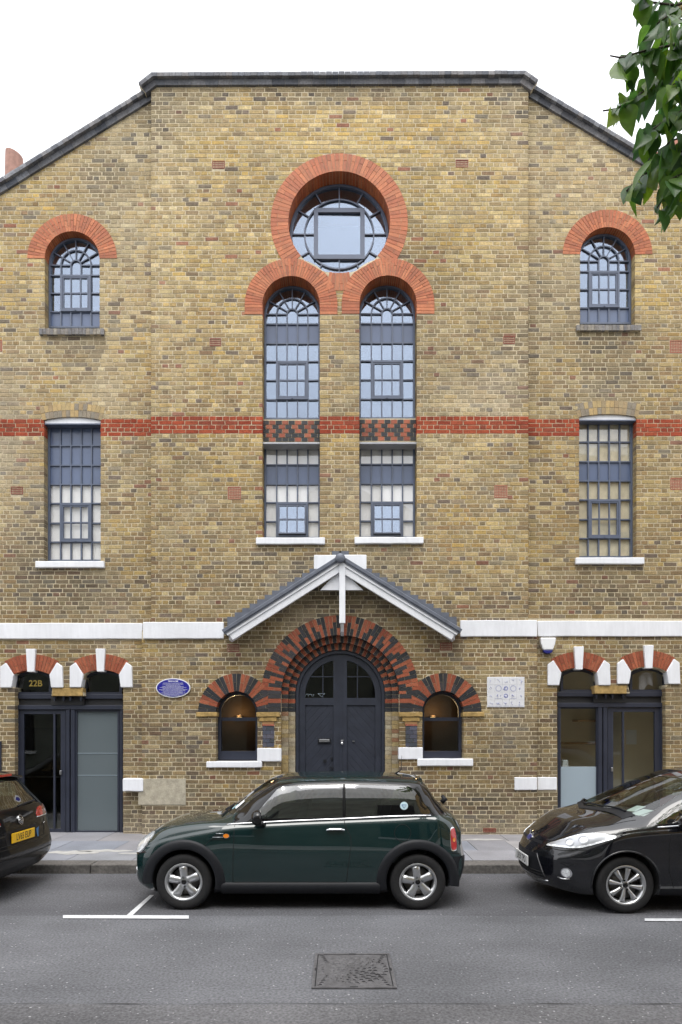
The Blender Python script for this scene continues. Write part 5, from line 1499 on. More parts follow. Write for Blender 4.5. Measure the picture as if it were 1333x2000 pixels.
for pts, r in twigs:
    P = [P3(*p) for p in pts]
    root = [hub * .5 + P[0] * .5 + Vector((.1, 0, .2))]
    br.tube([hub, root[0]] + P, [r * 3, r * 2.2] + [r * (1 - .75 * i / len(P)) for i in range(len(P))], 7)
    for i in range(len(P) - 1):
        seg = P[i + 1] - P[i]; Ls = seg.length; m = max(1, int(Ls / .034))
        for k in range(m):
            leaf_spots.append((P[i] + seg * ((k + rnd.random() * .7) / m), seg.normalized()))
    leaf_spots.append((P[-1], (P[-1] - P[-2]).normalized()))
br.build('branches', 'bark', tree)
count = 0; extra = MB()
# rough outline of the foliage as it hangs towards the hall
SIL = [(1232, -40), (1243, 62), (1262, 66), (1225, 92), (1183, 92), (1180, 152), (1190, 172), (1233, 168), (1203, 195), (1170, 200), (1173, 232), (1196, 247), (1218, 236), (1242, 256), (1250, 286), (1208, 338), (1212, 372), (1224, 410), (1250, 405), (1288, 425), (1306, 440), (1322, 424), (1420, 430), (1420, -40)]
for p, d in leaf_spots:
    for rep in range(2):
        a = rnd.uniform(0, 2 * PI)
        side = Vector((math.cos(a), math.sin(a), rnd.uniform(-.9, .1)))
        dirn = (d * rnd.uniform(.1, .7) + side * .8 + Vector((-.25, 0, -.75))).normalized()
        up = Vector((rnd.uniform(-.6, .6), rnd.uniform(-1.0, .3), rnd.uniform(.2, 1))).normalized()
        up = (up - dirn * up.dot(dirn)).normalized(); yv = up.cross(dirn)
        M = Matrix((dirn, yv, up)).transposed().to_4x4(); off_ = dirn * .035
        sc = rnd.uniform(.48, .86); pos = p + off_ + Vector((rnd.uniform(-.03, .03),) * 3)
        wpos = pos + dirn * .08 * sc + TO; dd = wpos.y - CAM_Y; px_ = CX + wpos.x * F / dd; py_ = CY - (wpos.z - CAM_Z) * F / dd
        if px_ < 1345 and py_ > -20 and count < 290:
            tp = pos + dirn * .10 * sc + TO; dt = tp.y - CAM_Y
            if not (inside(SIL, px_, py_) and inside(SIL, CX + tp.x * F / dt, CY - (tp.z - CAM_Z) * F / dt)): continue
            o = bpy.data.objects.new('leaf', leaf_meshes[rnd.randrange(6)]); o.matrix_local = Matrix.Translation(pos) @ M @ Matrix.Scale(sc, 4); link(o, tree); count += 1
        else:
            if px_ < 1345 and not inside(SIL, px_, py_): continue
            me = leaf_meshes[rnd.randrange(6)]; T = Matrix.Translation(pos) @ M @ Matrix.Scale(sc, 4)
            extra.add([tuple(T @ v.co) for v in me.vertices], [tuple(f.vertices) for f in me.polygons], smooth=True)
for i in range(900):    # the rest of the crown, outside the picture
    v = Vector((rnd.gauss(0, 1), rnd.gauss(0, 1), rnd.gauss(0, 1))).normalized() * rnd.uniform(.55, 1) ** .6
    pos = Vector((.75 + v.x * 1.5, v.y * 1.9 - .2, 5.9 + v.z * 1.9)); wp = pos + TO; dd = wp.y - CAM_Y
    if dd > .3 and CX + wp.x * F / dd < 1420 and CY - (wp.z - CAM_Z) * F / dd > -80: continue
    if dd <= .3: continue
    me = leaf_meshes[rnd.randrange(6)]; T = Matrix.Translation(pos) @ Matrix.Rotation(rnd.uniform(0, 6.3), 4, 'Z') @ Matrix.Rotation(rnd.uniform(.2, 1.4), 4, 'Y')
    extra.add([tuple(T @ u.co) for u in me.vertices], [tuple(f.vertices) for f in me.polygons], smooth=True)
tag(extra.build('crown', 'leaf', tree), kind='stuff')
# ------------------------------------------------------------------ cars
def paint(name, col, flake=0.0):
    m = mk(name, col, rough=.4, metal=flake, spec=.1, coat=1.0, coat_rough=.01, coat_ior=1.68, n1=(3, .04, 2))
    return m
paint('paint_green', (.0025, .017, .0175), .0)
paint('paint_black', (.004, .0045, .007), .0)
paint('paint_black2', (.005, .005, .0055), .0).node_tree.nodes['Principled BSDF'].inputs['Coat Weight'].default_value = .55
mk('gloss_black', (.006, .006, .007), rough=.08, spec=.5)
mk('seam', (.003, .003, .003), rough=.8)
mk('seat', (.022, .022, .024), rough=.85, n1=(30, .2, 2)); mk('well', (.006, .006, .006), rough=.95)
mk('lamp_red', (.42, .012, .012), rough=.1, coat=1.0); mk('lamp_red_dark', (.10, .012, .014), rough=.12, coat=1.0)
mk('lamp_amber', (.75, .22, .01), rough=.12, coat=1.0)
mk('lamp_clear', (.80, .83, .86), rough=.22, metal=.35, coat=1.0, n1=(60, .3, 3), n2=(14, .25, 2))
mk('lamp_white', (.8, .82, .84), rough=.15, metal=.4, coat=1.0)
mk('alloy', (.55, .56, .57), rough=.28, metal=.9, n1=(9, .06, 2), coord='obj'); mk('alloy_dark', (.10, .10, .105), rough=.4, metal=.8)
mk('disc', (.22, .21, .20), rough=.45, metal=.8)
mk('plate_yellow', S(236, 186, 20), rough=.4); mk('plate_white', (.70, .71, .70), rough=.4); mk('plate_text', (.01, .01, .01), rough=.5)
mk('paper', (.72, .74, .74), rough=.8); mk('paper_blue', S(150, 200, 214), rough=.7); mk('sticker_blue', S(60, 110, 160), rough=.5); mk('sticker_white', S(190, 214, 222), rough=.5)
mk_glass('car_glass', (.34, .42, .40), f0=.22)
mk_glass('screen_glass', (.60, .68, .65), f0=.08)

def pchip(xs, ys, x):
    n = len(xs)
    if x <= xs[0]: return ys[0]
    if x >= xs[-1]: return ys[-1]
    h = [xs[i + 1] - xs[i] for i in range(n - 1)]; d = [(ys[i + 1] - ys[i]) / h[i] for i in range(n - 1)]
    def slope(i):
        if i == 0: return d[0]
        if i == n - 1: return d[-1]
        if d[i - 1] * d[i] <= 0: return 0.0
        w1, w2 = 2 * h[i] + h[i - 1], h[i] + 2 * h[i - 1]
        return (w1 + w2) / (w1 / d[i - 1] + w2 / d[i])
    for i in range(n - 1):
        if x <= xs[i + 1]:
            t = (x - xs[i]) / h[i]; m0, m1 = slope(i) * h[i], slope(i + 1) * h[i]
            return (2 * t ** 3 - 3 * t * t + 1) * ys[i] + (t ** 3 - 2 * t * t + t) * m0 + (-2 * t ** 3 + 3 * t * t) * ys[i + 1] + (t ** 3 - t * t) * m1
SEG = [2, 3, 6, 8, 4, 12, 6, 6]
def section(keys, x, inset=0.0):
    """half section (y, z) at station x from key rows x, zb, wb, ws, zs, wm, zm, wsh, zsh, we, ze, wr, zr, zt"""
    xs = [k[0] for k in keys]; v = [pchip(xs, [k[j] for k in keys], x) for j in range(1, 14)]
    zb, wb, ws, zs, wm, zm, wsh, zsh, we, ze, wr, zr, zt = v
    P = [(0, zb), (wb, zb), (ws, zs), (wm, zm), (min(wm, wsh + .027), zsh - min(.05, (zsh - zm) * .4)), (wsh, zsh), (we, ze), (wr, zr), (0, zt)]
    idx = list(range(9)); out = []
    for s in range(8):
        for k in range(SEG[s]):
            t = s + k / SEG[s]; bul = (.022 * math.sin(PI * k / SEG[s]) * min(1, max(0, (ze - zsh) / .3))) if s == 5 else 0
            out.append((pchip(idx, [p[0] for p in P], t) + bul, pchip(idx, [p[1] for p in P], t)))
    out.append(P[-1])
    return out
def loft(keys, x0, x1, step, warp, cap=7):
    """closed body: mirrored half sections, caps gridded so that the warp can round them"""
    n = max(2, int(round((x1 - x0) / step))); st = [x0 + (x1 - x0) * i / n for i in range(n + 1)]
    rings = []
    for k in range(1, cap): rings.append((st[0], k / cap))
    for x in st: rings.append((x, 1.0))
    for k in range(cap - 1, 0, -1): rings.append((st[-1], k / cap))
    vs = []; fs = []; m = sum(SEG) + 1; M = 2 * m - 2
    cache = {}
    for x, s in rings:
        sec = cache.setdefault(x, section(keys, x))
        full = [(-y * s, z) for y, z in sec] + [(y * s, z) for y, z in sec[-2:0:-1]]
        for y, z in full: vs.append(warp(x, y, z))
    R_ = len(rings)
    for r in range(R_ - 1):
        for k in range(M):
            k2 = (k + 1) % M; fs.append((r * M + k, r * M + k2, (r + 1) * M + k2, (r + 1) * M + k))
    # close the two ends along the centre line
    for base, flip in ((0, False), ((R_ - 1) * M, True)):
        for k in range(m - 1):
            a, b2 = base + k, base + k + 1; c2 = base + (M - k - 1) % M; d2 = base + (M - k) % M
            f = (a, b2, c2, d2) if not flip else (d2, c2, b2, a)
            f = tuple(dict.fromkeys(f))
            if len(f) > 2: fs.append(f)
    return vs, fs
def to_mesh(vs, fs, name, mats, matf=None):
    me = bpy.data.meshes.new(name); me.from_pydata(vs, [], fs)
    for m_ in mats: me.materials.append(MATS[m_])
    bm = bmesh.new(); bm.from_mesh(me); bmesh.ops.remove_doubles(bm, verts=bm.verts, dist=1e-5); bmesh.ops.recalc_face_normals(bm, faces=bm.faces)
    if matf:
        for f in bm.faces: f.material_index = matf(f.calc_center_median(), f.normal)
    for f in bm.faces: f.smooth = True
    bm.to_mesh(me); bm.free(); return me
def boolean(me, cutters, name):
    """subtract closed meshes; the cut faces keep the cutter's material"""
    o = bpy.data.objects.new(name, me); C.objects.link(o); tmp = []
    for i, cm in enumerate(cutters):
        c_ = bpy.data.objects.new('cutter', cm); C.objects.link(c_); tmp.append(c_)
        md = o.modifiers.new('cut', 'BOOLEAN'); md.operation = 'DIFFERENCE'; md.object = c_; md.solver = 'EXACT'; md.material_mode = 'TRANSFER'
    dg = bpy.context.evaluated_depsgraph_get(); dg.update()
    res = bpy.data.meshes.new_from_object(o.evaluated_get(dg))
    bpy.data.objects.remove(o)
    for c_ in tmp: bpy.data.objects.remove(c_)
    return res
def prism_mesh(poly, axis, a0, a1, m):
    q = MB()
    if axis == 'y': q.prism(poly, a0, a1)
    else:  # polygon in (y, z) extruded along x
        n = len(poly); q.add([(a0, y, z) for y, z in poly] + [(a1, y, z) for y, z in poly], [tuple(range(n)), tuple(range(2 * n - 1, n - 1, -1))] + [(i, (i + 1) % n, n + (i + 1) % n, n + i) for i in range(n)])
    me = q.mesh('cutter', m); bm = bmesh.new(); bm.from_mesh(me); bmesh.ops.recalc_face_normals(bm, faces=bm.faces); bm.to_mesh(me); bm.free(); return me
def cyl_mesh(x, z, r, y0, y1, m):
    return prism_mesh(arc(x, z, r, 0, 2 * PI, 56)[:-1], 'y', y0, y1, m)

class Skin:
    """projects drawn shapes on to a body surface"""
    def __init__(s, me):
        bm = bmesh.new(); bm.from_mesh(me); s.t = BVHTree.FromBMesh(bm); bm.free()
    def hit(s, o, u, v, d, a, b, offs):
        p = o + u * a + v * b; h, n, i, dist = s.t.ray_cast(p - d * 8, d)
        if h is None:
            h, n, i, dist = s.t.find_nearest(p)
        if n.dot(d) > 0: n = -n
        return h + n * offs
    def frame(s, view):
        if view == 'near': return Vector((0, 0, 0)), Vector((1, 0, 0)), Vector((0, 0, 1)), Vector((0, 1, 0))
        if view == 'far': return Vector((0, 0, 0)), Vector((1, 0, 0)), Vector((0, 0, 1)), Vector((0, -1, 0))
        if view == 'front': return Vector((0, 0, 0)), Vector((0, 1, 0)), Vector((0, 0, 1)), Vector((1, 0, 0))
        if view == 'rear': return Vector((0, 0, 0)), Vector((0, 1, 0)), Vector((0, 0, 1)), Vector((-1, 0, 0))
        if view == 'top': return Vector((0, 0, 3)), Vector((1, 0, 0)), Vector((0, 1, 0)), Vector((0, 0, -1))
        return view
    def patch(s, poly, view, offs=.003, g=.04, thick=0.0):
        o, u, v, d = s.frame(view)
        pts = [Vector(p) for p in poly]; n = len(pts); dense = []
        for i in range(n):
            a, b = pts[i], pts[(i + 1) % n]; k = max(1, int((b - a).length / g))
            dense += [a + (b - a) * (j / k) for j in range(k)]
        m = len(dense); edges = [(i, (i + 1) % m) for i in range(m)]
        xs = [p.x for p in dense]; ys = [p.y for p in dense]; pl = [(p.x, p.y) for p in dense]; ex = []
        x = min(xs) + g / 2
        while x < max(xs):
            y = min(ys) + g / 2
            while y < max(ys):
                if inside(pl, x, y) and min((x - p.x) ** 2 + (y - p.y) ** 2 for p in dense) > (g * .45) ** 2: ex.append(Vector((x, y)))
                y += g
            x += g
        r = delaunay_2d_cdt(dense + ex, edges, [], 1, 1e-6)
        vs = [tuple(s.hit(o, u, v, d, p[0], p[1], offs)) for p in r[0]]
        fs = []
        for f in r[2]:
            cx = sum(r[0][i][0] for i in f) / 3; cy = sum(r[0][i][1] for i in f) / 3
            if inside(pl, cx, cy):
                A_, B_, C_ = [Vector(vs[i]) for i in f]
                fs.append(tuple(f) if (B_ - A_).cross(C_ - A_).dot(d) < 0 else tuple(f[::-1]))
        q = MB(); q.add(vs, fs, smooth=True)
        if thick:
            # rim so that the fitting has an edge
            low = [tuple(s.hit(o, u, v, d, p.x, p.y, offs - thick)) for p in dense]; top = [tuple(s.hit(o, u, v, d, p.x, p.y, offs)) for p in dense]
            q.add(top + low, [(i, (i + 1) % m, m + (i + 1) % m, m + i) for i in range(m)])
        return q
    def line(s, pts, view, r=.004, offs=0.0, n=5, closed=False, g=.05):
        o, u, v, d = s.frame(view); P = []
        pp = list(pts) + ([pts[0]] if closed else [])
        for i in range(len(pp) - 1):
            a, b = Vector(pp[i]), Vector(pp[i + 1]); k = max(1, int((b - a).length / g))
            P += [a + (b - a) * (j / k) for j in range(k)]
        if not closed: P.append(Vector(pp[-1]))
        return MB().tube([s.hit(o, u, v, d, p[0], p[1], offs) for p in P], r, n, closed=closed)
def ell2(cx, cy, rx, ry, n=28, rot=0.0):
    ca, sa = math.cos(rot), math.sin(rot)
    return [(cx + rx * math.cos(t) * ca - ry * math.sin(t) * sa, cy + rx * math.cos(t) * sa + ry * math.sin(t) * ca) for t in [2 * PI * i / n for i in range(n)]]
def smooth_closed(pts, k=4):
    n = len(pts); out = []
    for i in range(n):
        p0, p1, p2, p3 = [Vector(pts[(i + j) % n]) for j in (-1, 0, 1, 2)]
        for j in range(k):
            t = j / k
            q = .5 * ((2 * p1) + (p2 - p0) * t + (2 * p0 - 5 * p1 + 4 * p2 - p3) * t * t + (3 * p1 - p0 - 3 * p2 + p3) * t ** 3); out.append((q.x, q.y))
    return out

def wheel(parent, x, yo, z, R, side, style, rot=0.0):
    """tyre, rim, hub; yo = outer face, side -1 for the near side"""
    w = empty('wheel', (x, yo, z), parent); s = -side      # +y local points into the car on the near side when s=1
    wd = .185; r_in = R * .655 if style == 5 else R * .68
    T = lambda prof: [(r, h * s) for r, h in prof]
    q = MB(); q.lathe(T([(r_in, .012), (r_in + .012, .004), (R * .86, -.0), (R * .955, .008), (R * .99, .03), (R, .06), (R, wd - .05), (R * .985, wd - .02), (R * .93, wd), (r_in, wd)]), 56)
    for k in range(28):  # tread blocks show as fine shoulder grooves
        pass
    q.build('tyre', 'rubber', w, fix=True)
    q = MB(); q.lathe(T([(r_in + .004, .006), (r_in - .004, .002), (r_in - .014, .006), (r_in - .02, .018), (r_in - .032, .03), (r_in - .036, .10), (r_in - .03, wd - .02)]), 56); q.build('rim', 'alloy', w, fix=True)
    q = MB(); q.lathe(T([(0, .085), (r_in - .05, .085), (r_in - .05, .10), (0, .10)]), 32); q.build('brake_disc', 'disc', w, fix=True)
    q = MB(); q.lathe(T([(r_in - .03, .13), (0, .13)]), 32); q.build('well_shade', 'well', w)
    def blade(a, prof, y0s):
        # prof: list of (radial, half width); raised face with chamfered flanks
        top, low = [], []
        ca, sa = math.cos(a), math.sin(a)
        def pt(r, h): return (r * ca - h * sa, r * sa + h * ca)
        vs = []; n = len(prof)
        for (r, h), yf in zip(prof, y0s):
            for hh, dy in ((-h, .03), (-h * .72, 0), (h * .72, 0), (h, .03)):
                p = pt(r, hh); vs.append((p[0], (yf + dy) * s, p[1]))
        fs = []
        for i in range(n - 1):
            for k in range(3): fs.append((4 * i + k, 4 * i + k + 1, 4 * i + 5 + k, 4 * i + 4 + k))
        return vs, fs
    q = MB()
    if style == 5:
        for k in range(5):
            a = PI / 2 + rot + 2 * PI * k / 5
            q.add(*blade(a, [(.03, .045), (.07, .041), (.10, .042), (.125, .047), (.15, .047), (.168, .038), (.178, .018)], [.022, .016, .012, .012, .014, .02, .03]), smooth=True)
        q.lathe(T([(.0, .020), (.055, .020), (.066, .026), (.07, .045)]), 32)
    else:
        for k in range(8):
            a = PI / 8 * 1.0 + rot + 2 * PI * k / 8
            q.add(*blade(a, [(.03, .013), (.07, .016), (.12, .022), (.165, .029), (r_in - .03, .034)], [.022, .018, .012, .012, .018]), smooth=True)
        q.lathe(T([(.0, .022), (.04, .022), (.05, .028), (.055, .045)]), 32)
    q.build('spokes', 'alloy', w, fix=True)
    q = MB(); q.lathe(T([(0, .012), (.024, .012), (.028, .018), (.028, .024)]), 20); q.build('centre_cap', 'gloss_black', w, fix=True)
    nb = 4
    for k in range(nb):
        a = PI / 2 + 2 * PI * k / nb + rot + .1; q = MB(); q.lathe(T([(0, .024), (.0095, .0235), (.0105, .016)]), 10, 'y', (.05 * math.cos(a), -.004 * s, .05 * math.sin(a))); q.build('wheel_bolt', 'black_plastic', w)
    return w
def car_cabin(car, x0, x1, w, zseat, steer):
    """seats, dash and steering wheel behind the glass"""
    for sx, rows in ((x0, 2), (x1, 2)):
        for sy in (-.34, .34):
            q = MB(); q.box(-.24, .22, -.22, .22, 0, .16); q.build('seat_cushion', 'seat', car, loc=(sx, sy, zseat - .30), bevel=.05)
            q = MB(); q.prism([(-.02, 0), (.13, 0), (.26, .56), (.17, .58)], -.21, .21); q.build('seat_back', 'seat', car, loc=(sx + .14, sy, zseat - .18), bevel=.04)
            q = MB(); q.prism([(0, 0), (.08, 0), (.10, .15), (.02, .16)], -.12, .12); q.build('headrest', 'seat', car, loc=(sx + .33, sy, zseat + .42), bevel=.03)
    q = MB(); q.tube([(.19 * .35 * math.sin(a) * 0 + .06 * math.sin(a), .175 * math.cos(a), .165 * math.sin(a)) for a in [2 * PI * i / 28 for i in range(28)]], .014, 8, closed=True)
    q.box(-.015, .02, -.16, .16, -.012, .012); q.build('steering_wheel', 'black_plastic', car, loc=steer)

# ================================================================== small green three-door car in the middle
M0X, M0Y = -2.287, -3.705
car = empty('green_car', (M0X, M0Y, 0)); tag(car, 'dark green compact three-door car parked side-on before the entrance', 'car')
#      x    zb   wb   ws   zs   wm    zm   wsh  zsh  we   ze   wr   zr    zt
KM = [(0.00, .22, .56, .63, .26, .68, .44, .64, .60, .54, .675, .28, .695, .70),
      (0.10, .19, .64, .72, .25, .76, .46, .71, .66, .61, .745, .32, .775, .782),
      (0.28, .17, .70, .78, .25, .815, .48, .775, .73, .67, .822, .38, .852, .860),
      (0.63, .17, .72, .795, .25, .828, .50, 0.781, .80, .70, .890, .42, .915, .925),
      (0.92, .17, .72, .80, .25, .830, .52, 0.788, .85, .71, .920, .44, .945, .958),
      (1.05, .17, .72, .80, .25, .830, .54, 0.788, .872, .70, .932, .44, .985, 1.045),
      (1.20, .17, .72, .80, .25, .830, .55, 0.786, .892, .70, .960, .46, 1.095, 1.155),
      (1.35, .17, .72, .80, .25, .830, .56, 0.784, .905, .685, 1.08, .46, 1.205, 1.262),
      (1.50, .17, .72, .80, .25, .830, .56, 0.782, .915, .66, 1.215, .44, 1.305, 1.345),
      (1.63, .17, .72, .80, .25, .830, .56, 0.781, .922, .665, 1.295, .42, 1.362, 1.383),
      (1.90, .17, .72, .80, .25, .830, .56, 0.779, .935, .665, 1.335, .40, 1.392, 1.405),
      (2.40, .17, .72, .80, .25, .830, .56, 0.776, .955, .662, 1.345, .40, 1.397, 1.408),
      (2.90, .17, .72, .80, .25, .828, .56, 0.768, .975, .655, 1.338, .40, 1.382, 1.392),
      (3.12, .18, .71, .795, .26, .825, .56, 0.761, .985, .64, 1.322, .39, 1.360, 1.368),
      (3.22, .19, .70, .79, .27, .82, .56, 0.756, .985, .60, 1.24, .40, 1.300, 1.312),
      (3.34, .20, .69, .785, .28, .815, .55, .768, .975, .62, 1.08, .42, 1.140, 1.155),
      (3.44, .21, .67, .775, .29, .80, .54, .750, .945, .63, .99, .42, 1.03, 1.04),
      (3.54, .23, .64, .75, .30, .775, .52, .725, .88, .62, .945, .40, .965, .970),
      (3.64, .26, .60, .70, .32, .72, .50, .680, .74, .60, .80, .36, .825, .83)]
def warp_m(x, y, z):
    a = min(1, abs(y) / .80)
    f = max(0.0, 1 - x / .75) ** 1.4; x += .16 * a ** 2.6 * f
    f2 = max(0.0, 1 - x / .45) ** 1.5; x += f2 * (.10 * max(0, (z - .55) / .2) ** 1.5 + .10 * max(0, (.34 - z) / .15) ** 1.5)
    g_ = max(0.0, 1 - (3.70 - x) / .6) ** 1.4; x -= .14 * a ** 2.8 * g_
    g2 = max(0.0, 1 - (3.70 - x) / .35) ** 1.2
    x += .05 * g2 * math.exp(-((z - .48) / .14) ** 2) - .03 * g2 * max(0, (.36 - z) / .1)
    return (x, y, z)
vs, fs = loft(KM, 0, 3.64, .028, warp_m)
def belt_m(x): return pchip([.9, 1.2, 1.63, 2.4, 2.9, 3.34, 3.7], [.875, .905, .930, .962, .984, .99, .99], x)
def matf_m(c, n):
    gut = pchip([1.1, 1.35, 1.5, 1.63, 1.9, 2.4, 2.9, 3.12, 3.3], [.94, 1.13, 1.26, 1.315, 1.338, 1.348, 1.342, 1.328, 1.30], c.x)
    if c.x > 1.15 and c.z > belt_m(c.x) and (c.z < gut or c.x > 3.16): return 1
    if .95 < c.x <= 1.7 and c.z > 1.0 and n.x < -.3 and abs(c.y) < .66 and n.z < .9 : return 1
    if c.z < .285 and .9 < c.x < 3.1: return 2
    return 0
body = to_mesh(vs, fs, 'body', ['paint_green', 'gloss_black', 'black_plastic', 'well', 'seam'], matf_m)
skin = Skin(body)
FWX, RWX, WZ, WR = .63, .63 + 2.467, .296, .297
# cabin hollow
def cav_keys(K, x0, x1, dz=.05, dw=.045, floor=.45):
    out = []
    for k in K:
        if x0 <= k[0] <= x1:
            x, zb, wb, ws, zs, wm, zm, wsh, zsh, we, ze, wr, zr, zt = k
            out.append((x, floor, wsh - .12, wsh - .10, floor + .05, wm - .09, zm + .05 if zm + .05 > floor + .1 else floor + .1, wsh - dw, zsh - .01, we - dw, ze - dz * .6, wr - .02, zr - dz, zt - dz))
    return out
kc = cav_keys(KM, 1.20, 3.22)
cvs, cfs = loft(kc, 1.20, 3.22, .12, lambda x, y, z: (x, y, z), cap=2)
cav = to_mesh(cvs, cfs, 'cutter', ['seat'])
WIN_F = [(1.335, .958), (1.60, 1.268), (1.66, 1.297), (2.305, 1.318), (2.305, .978)]
WIN_R = [(2.335, .980), (2.335, 1.318), (2.98, 1.305), (3.06, 1.27), (3.235, 1.035), (3.23, 1.008)]
WS = [(-.60, .985), (.60, .985), (.585, 1.05), (.50, 1.325), (-.50, 1.325), (-.585, 1.05)]
RS = [(-.52, 1.06), (.52, 1.06), (.46, 1.29), (-.46, 1.29)]
cut = [cav, prism_mesh(WIN_F, 'y', -1.2, 1.2, 'seam'), prism_mesh(WIN_R, 'y', -1.2, 1.2, 'seam'), prism_mesh(WS, 'x', .5, 1.9, 'seam'), prism_mesh(RS, 'x', 2.9, 3.9, 'seam')]
for xw in (FWX, RWX):
    for s in (-1, 1):
        a, b2 = sorted((s * .56, s * 1.1)); cut.append(cyl_mesh(xw, WZ + .012, .335, a, b2, 'well'))
bm_ = boolean(body, cut, 'body'); bm_.set_sharp_from_angle(angle=math.radians(38))
body_o = bpy.data.objects.new('body', bm_); link(body_o, car)
for nm, poly, vw in (('side_window', WIN_F, 'near'), ('quarter_window', WIN_R, 'near'), ('side_window', WIN_F, 'far'), ('quarter_window', WIN_R, 'far'), ('windscreen', WS, 'front'), ('rear_window', RS, 'rear')):
    skin.patch(poly, vw, -.004, .05).build(nm, 'screen_glass' if nm == 'windscreen' else 'car_glass', car, fix=False)
# wheels
for xw in (FWX, RWX):
    for s in (-1, 1):
        wheel(car, xw, s * .812, WZ, WR, s, 5, .08 if xw == FWX else .12)
# black wheel-arch cladding and sills
for xw in (FWX, RWX):
    for s in (-1, 1):
        q = MB(); n = 36; vs = []
        a0, a1 = math.radians(-8 if xw == RWX else -14), math.radians(184 if xw == FWX else 194)
        for i in range(n + 1):
            a = a0 + (a1 - a0) * i / n; ca, sa = math.cos(a), math.sin(a)
            for r, dy in ((.332, -.012), (.338, .014), (.36, .022), (.41, .017), (.436, .007), (.441, -.01)):
                x_, z_ = xw + r * ca, max(.17, WZ + .012 + r * sa)
                p = skin.hit(*skin.frame('near' if s < 0 else 'far'), x_, z_, 0.0)
                yy = max(.79, abs(p.y)) if abs(p.y) > .5 else .8
                vs.append((x_, s * (yy + dy), z_))
        q.add(vs, [(6 * i + k, 6 * i + k + 1, 6 * i + k + 7, 6 * i + k + 6) for i in range(n) for k in range(5)], smooth=True)
        q.build('arch_cladding', 'black_plastic', car, fix=True)
for s in (-1, 1):
    q = MB(); x0, x1 = FWX + .40, RWX - .40
    prof = [(.800, .30), (.822, .285), (.826, .23), (.80, .175), (.72, .16)]
    vs = [(x, s * y, z) for x in (x0, x1) for y, z in prof]; n = len(prof)
    q.add(vs, [(i, i + 1, n + i + 1, n + i) for i in range(n - 1)], smooth=True); q.build('sill_cladding', 'black_plastic', car)
# chrome waist line
for vw in ('near', 'far'):
    skin.line([(x, belt_m(x) + .002) for x in [1.08 + .1 * i for i in range(22)] + [3.24]], vw, .0095, .002, 6).build('waist_trim', 'chrome', car)
# shut lines, fuel flap
skin.line([(1.165, .895), (1.155, .60), (1.15, .295)], 'near', .0035).build('door_gap', 'seam', car)
skin.line([(2.32, .965), (2.325, .90), (2.385, .78), (2.395, .70), (2.36, .44), (2.345, .30)], 'near', .0035).build('door_gap', 'seam', car)
skin.line([(1.165, .297), (2.345, .297)], 'near', .003).build('door_gap', 'seam', car)
skin.line(ell2(2.935, .815, .086, .088, 36), 'near', .0028, closed=True).build('fuel_flap', 'seam', car)
skin.line([(1.03, .86), (.87, .70), (.80, .66)], 'near', .003).build('bonnet_gap', 'seam', car)
skin.line([(2.32, .985), (2.32, 1.32)], 'near', .006).build('pillar_gap', 'seam', car)
# side scuttle with indicator
skin.patch([(.905, .745), (.99, .822), (1.125, .825), (1.125, .755), (1.09, .74)], 'near', .003, .03).build('side_scuttle', 'paint_green', car)
for i in range(4):
    z = .752 + .019 * i; skin.line([(.918 + .018 * i, z), (1.05, z)], 'near', .0042, .004).build('scuttle_slat', 'seam' if i % 2 == 0 else 'steel', car)
skin.patch(ell2(1.082, .786, .036, .026, 24), 'near', .012, .02, .012).build('indicator_rim', 'chrome', car)
skin.patch(ell2(1.082, .786, .030, .021, 24), 'near', .016, .02, .008).build('indicator', 'lamp_amber', car)
# handle
q = skin.line([(2.135, .845), (2.175, .852), (2.28, .853), (2.325, .846)], 'near', .0125, .022, 8); q.build('door_handle', 'chrome', car)
skin.patch(ell2(2.225, .832, .05, .032), 'near', .002, .03).build('handle_cup', 'paint_green', car)
# door mirror
q = MB(); q.lathe([(0, -.085), (.05, -.083), (.085, -.05), (.095, 0), (.088, .035), (.0, .045)], 20, 'x'); mir = q.build('mirror_housing', 'gloss_black', car, loc=(1.425, -.905, .985), fix=True); mir.scale = (.80, .98, .86); mir.rotation_euler = (0, 0, .15)
MB().tube([(1.42, -.89, .93), (1.45, -.84, .91), (1.47, -.79, .90)], [.035, .028, .03], 10).build('mirror_arm', 'gloss_black', car)
q = MB(); q.lathe([(0, -.085), (.05, -.083), (.085, -.05), (.095, 0), (.088, .035), (.0, .045)], 20, 'x'); mir = q.build('mirror_housing', 'gloss_black', car, loc=(1.425, .905, .985), fix=True); mir.scale = (.80, .98, .86)
